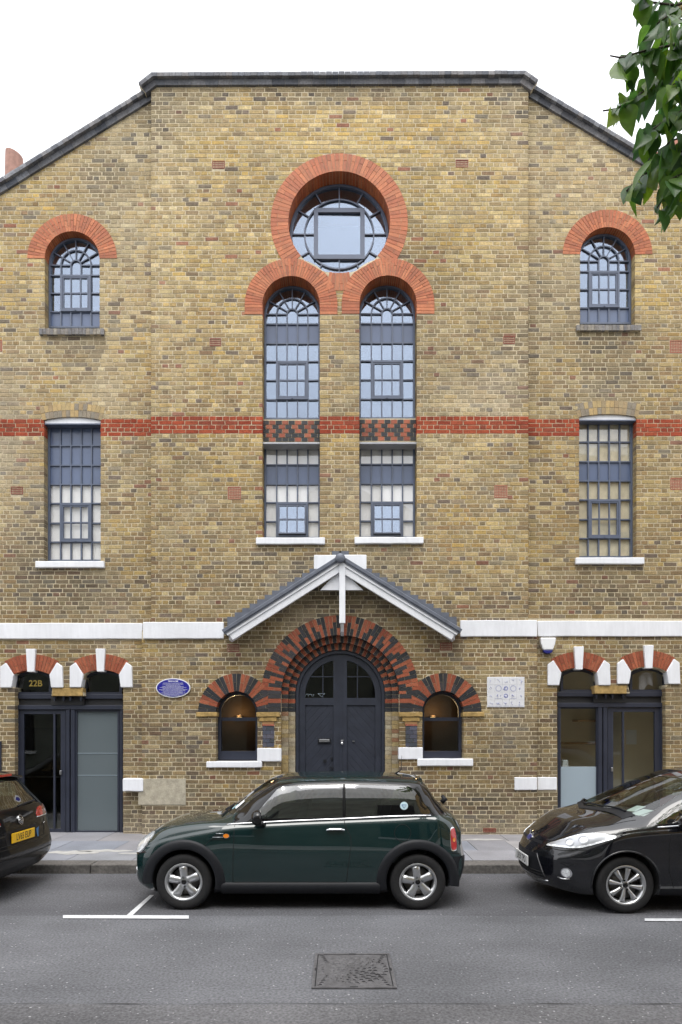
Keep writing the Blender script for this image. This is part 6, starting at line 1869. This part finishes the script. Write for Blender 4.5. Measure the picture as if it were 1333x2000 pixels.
# headlamps: oval lenses on the front corners
for s in (-1, 1):
    dn = Vector((.72, -s * .62, -.30)).normalized(); uu = Vector((0, 0, 1)).cross(dn).normalized(); vv = dn.cross(uu); 
    if vv.z < 0: vv = -vv
    org = Vector((.175, s * .605, .690))
    vw = (org, uu, vv, dn)
    skin.patch(ell2(0, 0, .118, .140, 32, -s * .30), vw, .006, .03, .010).build('headlamp_bezel', 'chrome', car)
    skin.patch(ell2(0, 0, .106, .128, 32, -s * .30), vw, .012, .03, .008).build('headlamp_lens', 'lamp_clear', car)
    skin.patch(ell2(.0, -.02, .045, .05, 20), vw, .0145, .02, .004).build('headlamp_bulb', 'lamp_white', car)
    # fog lamp and bumper corner
    org2 = Vector((.12, s * .60, .37)); skin.patch(ell2(0, 0, .045, .045, 20), (org2, uu, vv, dn), .006, .02, .006).build('fog_lamp', 'lamp_white', car)
    # tail lamps
    q = [(3.475, .60), (3.42, .71), (3.39, .82), (3.40, .875), (3.43, .885), (3.52, .80), (3.55, .70), (3.55, .62)]
    dn = Vector((-.55, -s * .83, 0)).normalized(); uu = Vector((dn.y, -dn.x, 0)).normalized(); vv = Vector((0, 0, 1)); org = Vector((3.47, s * .735, .745))
    tl = [(a * .54, b2 * .86) for a, b2 in smooth_closed([(-.075, -.13), (-.085, 0), (-.07, .11), (-.02, .14), (.045, .12), (.06, 0), (.05, -.13), (-.01, -.15)])]
    vw = (org, uu, vv, dn)
    skin.patch(tl, vw, .006, .03, .012).build('tail_lamp_bezel', 'chrome', car)
    tl2 = [(a * .84, b2 * .9) for a, b2 in tl]; skin.patch(tl2, vw, .012, .03, .008).build('tail_lamp', 'lamp_red', car)
    skin.patch(ell2(-.005, -.01, .016, .022), vw, .0155, .02).build('tail_indicator', 'lamp_amber', car)
# bumper seams, number-plate recess, grille
skin.line([(.05, .565), (.12, .575), (.22, .60)], 'near', .0035).build('bumper_gap', 'seam', car)
skin.line([(3.42, .60), (3.55, .585), (3.63, .58)], 'near', .0035).build('bumper_gap', 'seam', car)
skin.patch([(-.42, .50), (.42, .50), (.40, .60), (-.40, .60)], 'front', .004, .04).build('grille', 'black_plastic', car)
skin.patch([(-.50, .27), (.50, .27), (.46, .38), (-.46, .38)], 'front', .004, .04).build('lower_grille', 'black_plastic', car)
skin.line([(-.42, .60), (.42, .60), (.42, .50), (-.42, .50)], 'front', .008, .004, 6, closed=True).build('grille_trim', 'chrome', car)
for s in (-1, 1): skin.patch([(s * .77, .30), (s * .40, .27), (s * .40, .52), (s * .77, .56)], 'rear', .003, .05).build('bumper_insert', 'black_plastic', car)
# roof spoiler lip, aerial, rear wiper, washer
q = MB(); vs = []
for i in range(13):
    y = -.56 + 1.12 * i / 12; e = 1 - (abs(y) / .6) ** 3
    vs += [(3.00, y, pchip([0, .4, .6], [1.374, 1.364, 1.325], abs(y))), (3.17 + .03 * e, y, pchip([0, .4, .6], [1.360, 1.350, 1.318], abs(y))), (3.17 + .03 * e, y, pchip([0, .4, .6], [1.340, 1.330, 1.298], abs(y))), (3.02, y, pchip([0, .4, .6], [1.330, 1.320, 1.290], abs(y)))]
q.add(vs, [(4 * i + k, 4 * i + (k + 1) % 4, 4 * i + 4 + (k + 1) % 4, 4 * i + 4 + k) for i in range(12) for k in range(4)] + [(3, 2, 1, 0), (48, 49, 50, 51)], smooth=False)
q.build('roof_spoiler', 'paint_green', car, fix=True, bevel=.008)
MB().tube([(2.92, 0, 1.385), (2.99, 0, 1.43), (3.0, 0, 1.60)], [.012, .006, .0025], 6).build('aerial', 'black_plastic', car)
MB().tube([(3.46, -.02, 1.05), (3.50, -.02, 1.09), (3.47, .0, 1.13)], [.028, .035, .02], 8).build('rear_wiper_hub', 'black_plastic', car)
MB().tube([(.98, -.50, .965), (1.02, -.2, 1.01), (1.03, .1, 1.03)], .010, 6).build('wiper', 'black_plastic', car)
MB().tube([(.93, .05, .965), (1.0, .35, 1.00), (1.08, .52, .985)], .010, 6).build('wiper', 'black_plastic', car)
# permits and sticker in the glass
skin.patch([(-.50, 1.03), (-.38, 1.035), (-.36, 1.12), (-.47, 1.11)], 'front', .002, .04).build('permit', 'paper', car)
skin.patch([(-.36, 1.01), (-.30, 1.015), (-.29, 1.06), (-.35, 1.06)], 'front', .002, .04).build('permit', 'paper_blue', car)
skin.patch(ell2(2.955, 1.095, .042, .042, 24), 'near', .0005, .02).build('round_sticker', 'sticker_white', car)
skin.line([(2.93, 1.105), (2.955, 1.07), (2.98, 1.105), (2.93, 1.105)], 'near', .004, .001, 4).build('sticker_emblem', 'sticker_blue', car)
# gutter line
skin.line([(1.60, 1.31)] + [(x, pchip([1.63, 1.9, 2.4, 2.9, 3.12], [1.322, 1.345, 1.354, 1.348, 1.334], x)) for x in (1.7, 1.9, 2.2, 2.5, 2.8, 3.0, 3.12)], 'near', .005).build('roof_gutter', 'seam', car)
car_cabin(car, 1.55, 2.45, .6, .72, (1.42, .34, .93))
MB().box(1.22, 1.5, -.62, .62, .80, .91).build('dashboard', 'seat', car, bevel=.03)

# ================================================================== black hatchback at the right (front end in view)
H0X, H0Y = 2.10, -3.83
car = empty('black_hatchback', (H0X, H0Y, 0)); tag(car, 'black five-door hatchback at the right edge with its front wheel showing', 'car')
KH = [(0.00, .22, .50, .58, .27, .62, .42, .60, .56, .50, .67, .26, .715, .73),
      (0.12, .19, .62, .70, .26, .74, .44, .71, .62, .60, .755, .32, .80, .815),
      (0.30, .17, .70, .78, .26, .815, .47, .775, .70, .66, .825, .38, .885, .90),
      (0.48, .17, .73, .81, .26, .845, .50, .81, .76, .70, .87, .42, .94, .955),
      (0.66, .17, .735, .815, .26, .85, .51, .825, .81, .72, .90, .46, .975, 1.005),
      (0.85, .17, .74, .82, .26, .855, .52, .835, .845, .735, .935, .48, 1.035, 1.088),
      (1.05, .17, .74, .82, .26, .86, .54, .84, .868, .74, .968, .49, 1.115, 1.172),
      (1.25, .17, .74, .82, .26, .86, .55, .84, .885, .735, 1.065, .49, 1.20, 1.255),
      (1.45, .17, .74, .82, .26, .86, .56, .84, .90, .72, 1.165, .48, 1.29, 1.335),
      (1.65, .17, .74, .82, .26, .86, .57, .838, .915, .695, 1.26, .46, 1.365, 1.403),
      (1.85, .17, .74, .82, .26, .86, .57, .836, .93, .67, 1.345, .44, 1.42, 1.447),
      (2.20, .17, .74, .82, .26, .86, .58, .835, .95, .64, 1.405, .42, 1.455, 1.475),
      (2.80, .17, .74, .82, .26, .86, .58, .83, .99, .63, 1.405, .42, 1.455, 1.472),
      (3.30, .18, .73, .81, .27, .85, .58, .82, 1.03, .60, 1.37, .40, 1.42, 1.435),
      (3.62, .20, .71, .80, .29, .83, .57, .79, 1.03, .60, 1.22, .40, 1.27, 1.28),
      (3.82, .22, .66, .75, .31, .79, .55, .74, .95, .60, 1.02, .40, 1.05, 1.055),
      (3.95, .27, .58, .66, .33, .70, .52, .66, .70, .55, .78, .36, .80, .805)]
def warp_h(x, y, z):
    a = min(1, abs(y) / .84)
    f = max(0.0, 1 - x / .95) ** 1.35; x += .34 * a ** 2.3 * f
    f2 = max(0.0, 1 - x / .5) ** 1.5; x += f2 * (.12 * max(0, (z - .52) / .2) ** 1.3 + .08 * max(0, (.34 - z) / .15) ** 1.4)
    g_ = max(0.0, 1 - (3.95 - x) / .6) ** 1.4; x -= .16 * a ** 2.8 * g_
    return (x, y, z)
vs, fs = loft(KH, 0, 3.95, .03, warp_h)
def belt_h(x): return pchip([1.1, 1.45, 2.2, 2.8, 3.4], [.885, .91, .965, 1.005, 1.05], x)
def matf_h(c, n):
    if c.z < .25 and 1.2 < c.x < 3.2: return 1
    return 0
body = to_mesh(vs, fs, 'body', ['paint_black', 'black_plastic', 'well', 'seam', 'seat'], matf_h)
skin = Skin(body)
FWX, RWX, WZ, WR = .84, .84 + 2.489, .296, .298
kc = cav_keys(KH, 1.05, 3.30)
cvs, cfs = loft(kc, 1.05, 3.30, .12, lambda x, y, z: (x, y, z), cap=2)
cav = to_mesh(cvs, cfs, 'cutter', ['seat'])
WIN_Q = [(1.15, .928), (1.43, 1.075), (1.43, .942)]
WIN_F = [(1.47, .945), (1.47, 1.095), (1.65, 1.195), (1.85, 1.295), (2.04, 1.362), (2.34, 1.382), (2.34, .995)]
WIN_R = [(2.40, 1.0), (2.40, 1.375), (2.95, 1.355), (3.22, 1.25), (3.25, 1.07)]
WS = [(-.715, .992), (-.58, .985), (-.30, 1.015), (0, 1.03), (.30, 1.015), (.58, .985), (.715, .992), (.705, 1.09), (.67, 1.21), (.605, 1.37), (-.605, 1.37), (-.67, 1.21), (-.705, 1.09)]
RS = [(-.5, 1.1), (.5, 1.1), (.45, 1.32), (-.45, 1.32)]
cut = [cav, prism_mesh(WIN_Q, 'y', -1.2, 1.2, 'seam'), prism_mesh(WIN_F, 'y', -1.2, 1.2, 'seam'), prism_mesh(WIN_R, 'y', -1.2, 1.2, 'seam'), prism_mesh(WS, 'x', .5, 2.0, 'seam'), prism_mesh(RS, 'x', 3.2, 4.1, 'seam')]
for xw in (FWX, RWX):
    for s in (-1, 1):
        a, b2 = sorted((s * .58, s * 1.1)); cut.append(cyl_mesh(xw, WZ + .012, .335, a, b2, 'well'))
bm_ = boolean(body, cut, 'body'); bm_.set_sharp_from_angle(angle=math.radians(38))
link(bpy.data.objects.new('body', bm_), car)
for nm, poly, vw in (('quarter_window', WIN_Q, 'near'), ('side_window', WIN_F, 'near'), ('side_window', WIN_R, 'near'), ('side_window', WIN_F, 'far'), ('side_window', WIN_R, 'far'), ('quarter_window', WIN_Q, 'far'), ('windscreen', WS, 'front'), ('rear_window', RS, 'rear')):
    skin.patch(poly, vw, -.004, .05).build(nm, 'screen_glass' if nm == 'windscreen' else 'car_glass', car)
for xw in (FWX, RWX):
    for s in (-1, 1): wheel(car, xw, s * .832, WZ, WR, s, 8, .2)
for xw in (FWX, RWX):           # rolled arch lips
    skin.line([(xw + .345 * math.cos(a), WZ + .012 + .345 * math.sin(a)) for a in [math.radians(-8 + 196 * i / 24) for i in range(25)]], 'near', .010, .001, 6).build('arch_lip', 'paint_black', car)
for s in (-1, 1):
    dn = Vector((.62, -s * .74, -.26)).normalized(); uu = Vector((-dn.y, dn.x, 0)).normalized() * (1 if s < 0 else -1); vv = uu.cross(dn)
    if vv.z < 0: vv = -vv
    if uu.x < 0: uu = -uu
    org = Vector((.40, s * .69, .735)); vw = (org, uu, vv, dn)
    hl = smooth_closed([(-.37, -.085), (-.20, -.10), (.02, -.085), (.21, -.01), (.37, .09), (.20, .105), (.02, .075), (-.18, -.005)], 5)
    skin.patch(hl, vw, .004, .03, .010).build('headlamp_bezel', 'gloss_black', car)
    skin.patch([(a * .955, b2 * .93) for a, b2 in hl], vw, .009, .03, .006).build('headlamp_lens', 'lamp_clear', car)
    skin.patch([(a * .80 - .02, b2 * .66 - .005) for a, b2 in hl], vw, .0105, .03, .002).build('headlamp_inner', 'steel', car)
    for cx_, cy_, rr_ in ((-.08, -.035, .046), (.06, .005, .052)):
        skin.line(ell2(cx_, cy_, rr_, rr_ * .8, 20), vw, .002, .0125, 4, closed=True).build('reflector_rim', 'steel', car)
        skin.patch(ell2(cx_, cy_, rr_ * .75, rr_ * .6), vw, .0145, .02, .003).build('headlamp_bulb', 'lamp_white', car)
    org2 = Vector((.30, s * .66, .385)); vw2 = (org2, uu, vv, dn)
    skin.patch(ell2(0, .0, .060, .050, 24), vw2, .006, .02, .01).build('fog_bezel', 'chrome', car)
    skin.patch(ell2(-.004, .0, .044, .038, 24), vw2, .009, .02, .004).build('fog_lamp', 'lamp_clear', car)
    skin.line([(-.10, -.055), (-.04, -.065), (.03, -.055)], vw2, .006, .004, 5).build('fog_trim', 'chrome', car)
    skin.line([(-.36, -.11), (-.16, -.125), (.10, -.09)], vw, .004, .001).build('bumper_gap', 'seam', car)
    q = MB(); q.lathe([(0, -.09), (.06, -.085), (.10, -.04), (.105, .02), (.09, .05), (0, .06)], 20, 'x'); mir = q.build('mirror_housing', 'paint_black', car, loc=(1.41, s * .98, .955), fix=True); mir.scale = (.9, 1.1, .78); mir.rotation_euler = (0, 0, s * -.25)
    MB().tube([(1.42, s * .91, .92), (1.45, s * .87, .91), (1.48, s * .81, .90)], [.045, .035, .04], 10).build('mirror_arm', 'black_plastic', car)
# grille, lower intake, bars, badge, plate
skin.patch([(-.50, .30), (.50, .30), (.36, .545), (-.36, .545)], 'front', .003, .04).build('lower_grille', 'black_plastic', car)
for z in (.325, .355): skin.line([(-.48, z), (.48, z)], 'front', .006, .004).build('grille_bar', 'seam', car)
skin.line([(-.52, .275), (-.3, .262), (.3, .262), (.52, .275)], 'front', .008, .004).build('splitter_trim', 'steel', car)
skin.line([(-.50, .30), (-.36, .545)], 'front', .009, .002).build('grille_surround', 'alloy_dark', car)
skin.line([(.50, .30), (.36, .545)], 'front', .009, .002).build('grille_surround', 'alloy_dark', car)
skin.patch([(-.38, .645), (.38, .645), (.36, .675), (-.36, .675)], 'front', .003, .04).build('upper_grille', 'black_plastic', car)
skin.patch(ell2(0, .665, .075, .034), 'front', .010, .02, .01).build('badge_rim', 'chrome', car)
skin.patch(ell2(0, .665, .066, .027), 'front', .013, .02, .004).build('badge', 'blue_plastic', car)
def number_plate(car, text, x, y, z, rz, m, tilt=0.0):
    p = empty('number_plate', (x, y, z), car); p.rotation_euler = (tilt, 0, rz)
    MB().box(-.26, .26, -.006, .006, -.0555, .0555).build('plate', m, p, bevel=.003)
    t = text_mesh('plate_text', text, .105, 'plate_text', p, (0, -.0062, -.002), extrude=.0006, sx=.80, bold=.0008); 
    return p
number_plate(car, 'LR59 TPO', -.018, 0, .44, -PI / 2, 'plate_white')
# shut lines and bright waist strip
skin.line([(1.30, .885), (1.27, .70), (1.27, .45), (1.33, .27)], 'near', .0035).build('door_gap', 'seam', car)
skin.line([(2.37, .97), (2.38, .6), (2.36, .27)], 'near', .0035).build('door_gap', 'seam', car)
skin.line([(x, belt_h(x) + .006) for x in (1.16, 1.3, 1.45, 1.6, 1.8, 2.0, 2.2, 2.4, 2.8, 3.2)], 'near', .009, .002, 6).build('waist_trim', 'chrome', car)
skin.line([(.16, -.50), (.40, -.655), (.70, -.72), (.98, -.735)], 'top', .0035).build('bonnet_gap', 'seam', car)
skin.line([(.16, .50), (.40, .655), (.70, .72), (.98, .735)], 'top', .0035).build('bonnet_gap', 'seam', car)
skin.patch([(.86, -.69), (.76, -.4), (.64, 0), (.76, .4), (.86, .69), (1.0, .68), (.83, .38), (.70, 0), (.83, -.38), (1.0, -.68)], 'top', .004, .06).build('cowl_panel', 'black_plastic', car)
for pts in ([(.93, -.60), (.80, -.25), (.74, .10)], [(.74, .02), (.80, .35), (.92, .58)]):
    skin.line(pts, 'top', .010, .012, 6).build('wiper', 'black_plastic', car)
MB().tube([(1.92, 0, 1.44), (1.98, 0, 1.47), (2.0, 0, 1.62)], [.012, .006, .0025], 6).build('aerial', 'black_plastic', car)
# papers on the dash, sun visors, passenger-side clutter
MB().prism([(1.06, .84), (1.52, .84), (1.52, .92), (1.30, .965), (1.10, .955)], -.66, .66).build('dashboard', 'seat', car)
for k, (x, y, w, h, m, rz) in enumerate(((1.36, -.30, .10, .15, 'paper', .3), (1.40, -.46, .09, .13, 'paper', .1), (1.42, -.58, .09, .14, 'paper_blue', -.1), (1.45, .05, .10, .12, 'paper', .5))):
    q = MB(); q.box(-w, w, -h / 2, h / 2, -.002, .002); o = q.build('paper_slip', m, car, loc=(x - .13, y, .985)); o.rotation_euler = (0, -.25, rz)
mk('red_cloth', S(120, 50, 50), rough=.9)
q = MB(); q.box(-.2, .2, -.25, .25, -.1, .12); q.build('folded_coat', 'red_cloth', car, loc=(2.0, .30, .98), bevel=.08)
car_cabin(car, 1.95, 2.75, .6, .78, (1.60, .34, 1.0))

# ================================================================== dark estate car at the left (tail in view)
LE = 4.50; E0X, E0Y = -3.69 - LE, -3.59
car = empty('dark_estate_car', (E0X, E0Y, 0)); car.rotation_euler.z = -.035; tag(car, 'dark estate car at the left edge seen by its tailgate and yellow plate', 'car')
KE = [(0.00, .22, .52, .60, .27, .66, .42, .64, .56, .52, .68, .26, .72, .735),
      (0.30, .18, .70, .78, .26, .83, .47, .79, .69, .66, .80, .38, .85, .865),
      (0.90, .17, .74, .83, .26, .88, .52, .86, .84, .74, .94, .46, .975, .985),
      (1.25, .17, .75, .84, .26, .895, .55, .87, .88, .75, .985, .48, 1.06, 1.10),
      (1.90, .17, .75, .84, .26, .895, .57, .87, .93, .68, 1.33, .46, 1.40, 1.425),
      (2.40, .17, .75, .84, .26, .895, .58, .87, .95, .65, 1.41, .44, 1.455, 1.475),
      (3.40, .17, .75, .84, .26, .89, .58, .86, .97, .64, 1.405, .44, 1.445, 1.46),
      (3.95, .18, .75, .83, .27, .885, .58, .85, .98, .63, 1.365, .42, 1.40, 1.415),
      (4.10, .19, .74, .83, .28, .88, .57, .845, .98, .63, 1.30, .42, 1.355, 1.365),
      (4.26, .20, .72, .82, .29, .87, .56, .83, .97, .67, 1.12, .44, 1.17, 1.18),
      (4.36, .21, .70, .80, .30, .855, .55, .81, .93, .69, 1.01, .44, 1.045, 1.05),
      (4.43, .22, .67, .78, .31, .835, .53, .785, .85, .68, .93, .44, .955, .96),
      (4.47, .26, .63, .73, .33, .79, .50, .745, .62, .66, .70, .42, .72, .725)]
def warp_e(x, y, z):
    a = min(1, abs(y) / .88)
    f = max(0.0, 1 - x / .9) ** 1.35; x += .3 * a ** 2.4 * f
    g_ = max(0.0, 1 - (LE - x) / .8) ** 1.3; x -= .06 * a ** 2.6 * g_
    g2 = max(0.0, 1 - (LE - x) / .4)
    x += .04 * g2 * math.exp(-((z - .47) / .13) ** 2) - .10 * g2 * max(0, (.36 - z) / .15)
    return (x, y, z)
vs, fs = loft(KE, 0, 4.47, .03, warp_e)
body = to_mesh(vs, fs, 'body', ['paint_black2', 'black_plastic', 'well', 'seam', 'seat'], lambda c, n: 1 if c.z < .25 else 0)
skin = Skin(body)
RW = 3.62; FW = .90
kc = cav_keys(KE, 1.25, 4.10, floor=.6); cvs, cfs = loft(kc, 1.25, 4.10, .12, lambda x, y, z: (x, y, z), cap=2); cav = to_mesh(cvs, cfs, 'cutter', ['seat'])
WIN_F = [(1.60, .985), (1.95, 1.26), (2.5, 1.36), (2.5, 1.01)]; WIN_M = [(2.56, 1.01), (2.56, 1.36), (3.35, 1.355), (3.35, 1.03)]; WIN_R = [(3.42, 1.035), (3.42, 1.35), (3.80, 1.325), (4.0, 1.20), (4.04, 1.06)]
RS = [(-.62, 1.0), (.62, 1.0), (.60, 1.04), (.52, 1.30), (-.52, 1.30), (-.60, 1.04)]; WS = [(-.66, 1.02), (.66, 1.02), (.52, 1.36), (-.52, 1.36)]
cut = [cav] + [prism_mesh(p, 'y', -1.2, 1.2, 'seam') for p in (WIN_F, WIN_M, WIN_R)] + [prism_mesh(RS, 'x', 3.9, 4.7, 'seam'), prism_mesh(WS, 'x', .7, 2.0, 'seam')]
for xw in (FW, RW):
    for s in (-1, 1):
        a, b2 = sorted((s * .62, s * 1.1)); cut.append(cyl_mesh(xw, .322, .35, a, b2, 'well'))
bm_ = boolean(body, cut, 'body'); bm_.set_sharp_from_angle(angle=math.radians(38)); link(bpy.data.objects.new('body', bm_), car)
for nm, poly, vw in [('side_window', p, v) for p in (WIN_F, WIN_M, WIN_R) for v in ('near', 'far')] + [('windscreen', WS, 'front'), ('rear_window', RS, 'rear')]:
    skin.patch(poly, vw, -.004, .05).build(nm, 'car_glass', car)
for xw in (FW, RW):
    for s in (-1, 1): wheel(car, xw, s * .865, .31, .312, s, 8, .1)
car_cabin(car, 1.95, 2.85, .6, .76, (1.62, .36, 1.0))
for s in (-1, 1):
    lamp_in = smooth_closed([(s * .42, .845), (s * .60, .835), (s * .60, .945), (s * .48, .935)], 4)
    skin.patch(lamp_in, 'rear', .006, .03, .008).build('tail_lamp', 'lamp_red', car)
    lo_ = smooth_closed([(s * .62, .838), (s * .80, .85), (s * .83, .945), (s * .62, .948)], 4)
    skin.patch(lo_, 'rear', .006, .03, .008).build('tail_lamp', 'lamp_red_dark' if s > 0 else 'lamp_red', car)
    skin.line([(s * .42, .832), (s * .80, .836)], 'rear', .006, .004).build('lamp_trim', 'lamp_white', car)
    skin.patch([(s * .50, .30), (s * .74, .33), (s * .74, .36), (s * .50, .33)], 'rear', .004, .03).build('rear_reflector', 'lamp_red_dark', car)
# tailgate: shut lines, spoiler, wiper, badge, handle bar, plate
skin.line([(-.60, .985), (-.615, .80), (-.56, .60), (.56, .60), (.615, .80), (.60, .985)], 'rear', .004).build('tailgate_gap', 'seam', car)
skin.line([(-.80, .575), (-.5, .56), (.5, .56), (.80, .575)], 'rear', .004).build('bumper_gap', 'seam', car)
skin.line([(-.75, .44), (.75, .44)], 'rear', .006, .002).build('bumper_crease', 'black_plastic', car)
skin.patch([(-.33, .60), (.33, .60), (.37, .755), (-.37, .755)], 'rear', .001, .05).build('plate_recess', 'black_plastic', car)
q = MB(); vs = []
for i in range(13):
    y = -.60 + 1.2 * i / 12; e = 1 - .5 * (abs(y) / .6) ** 2
    vs += [(3.90, y, 1.415 - .05 * (abs(y) / .6) ** 2), (4.16 + .04 * e, y, 1.375 - .05 * (abs(y) / .6) ** 2), (4.16 + .04 * e, y, 1.345 - .05 * (abs(y) / .6) ** 2), (3.95, y, 1.35 - .05 * (abs(y) / .6) ** 2)]
q.add(vs, [(4 * i + k, 4 * i + (k + 1) % 4, 4 * i + 4 + (k + 1) % 4, 4 * i + 4 + k) for i in range(12) for k in range(4)] + [(3, 2, 1, 0), (48, 49, 50, 51)])
q.build('roof_spoiler', 'gloss_black', car, fix=True, bevel=.008)
MB().box(4.185, 4.208, -.28, .28, 1.345, 1.372).build('high_brake_lamp', 'lamp_red', car)
skin.line([(.02, 1.0), (.30, 1.015), (.48, 1.02)], 'rear', .012, .016, 6).build('rear_wiper', 'black_plastic', car)
rp = skin.hit(*skin.frame('rear'), 0, .855, 0)
q = MB(); q.lathe([(.046, -.006), (.056, .006), (.060, 0), (.056, -.008)], 28, 'x'); bd = q.build('badge_ring', 'chrome', car, loc=tuple(rp + Vector((.012, 0, .0)))); bd.rotation_euler = (0, -.25, 0)
q = MB()
for st in ([(-.035, .03), (-.012, -.005), (0, .02), (.012, -.005), (.035, .03)], [(-.042, .012), (-.018, -.04), (0, -.008), (.018, -.04), (.042, .012)]):
    q.tube([(0, a, b2) for a, b2 in st], .006, 5)
bd = q.build('badge_emblem', 'chrome', car, loc=tuple(rp + Vector((.014, 0, 0)))); bd.rotation_euler = (0, -.25, 0)
MB().lathe([(0, .004), (.05, .004)], 24, 'x', tuple(rp + Vector((.004, 0, 0)))).build('badge_back', 'gloss_black', car)
pp = skin.hit(*skin.frame('rear'), 0, .675, 0)
number_plate(car, 'LV65 EUP', pp.x + .022, 0, .672, PI / 2, 'plate_yellow')
skin.patch([(.36, .70), (.43, .715), (.40, .60), (.37, .60)], 'rear', .004, .03).build('blue_sticker', 'sticker_blue', car)
t = text_mesh('model_lettering', 'TDI', .05, 'chrome', car, tuple(skin.hit(*skin.frame('rear'), .60, .73, .004)), rot=(PI / 2, 0, PI / 2 + .35), extrude=.001)
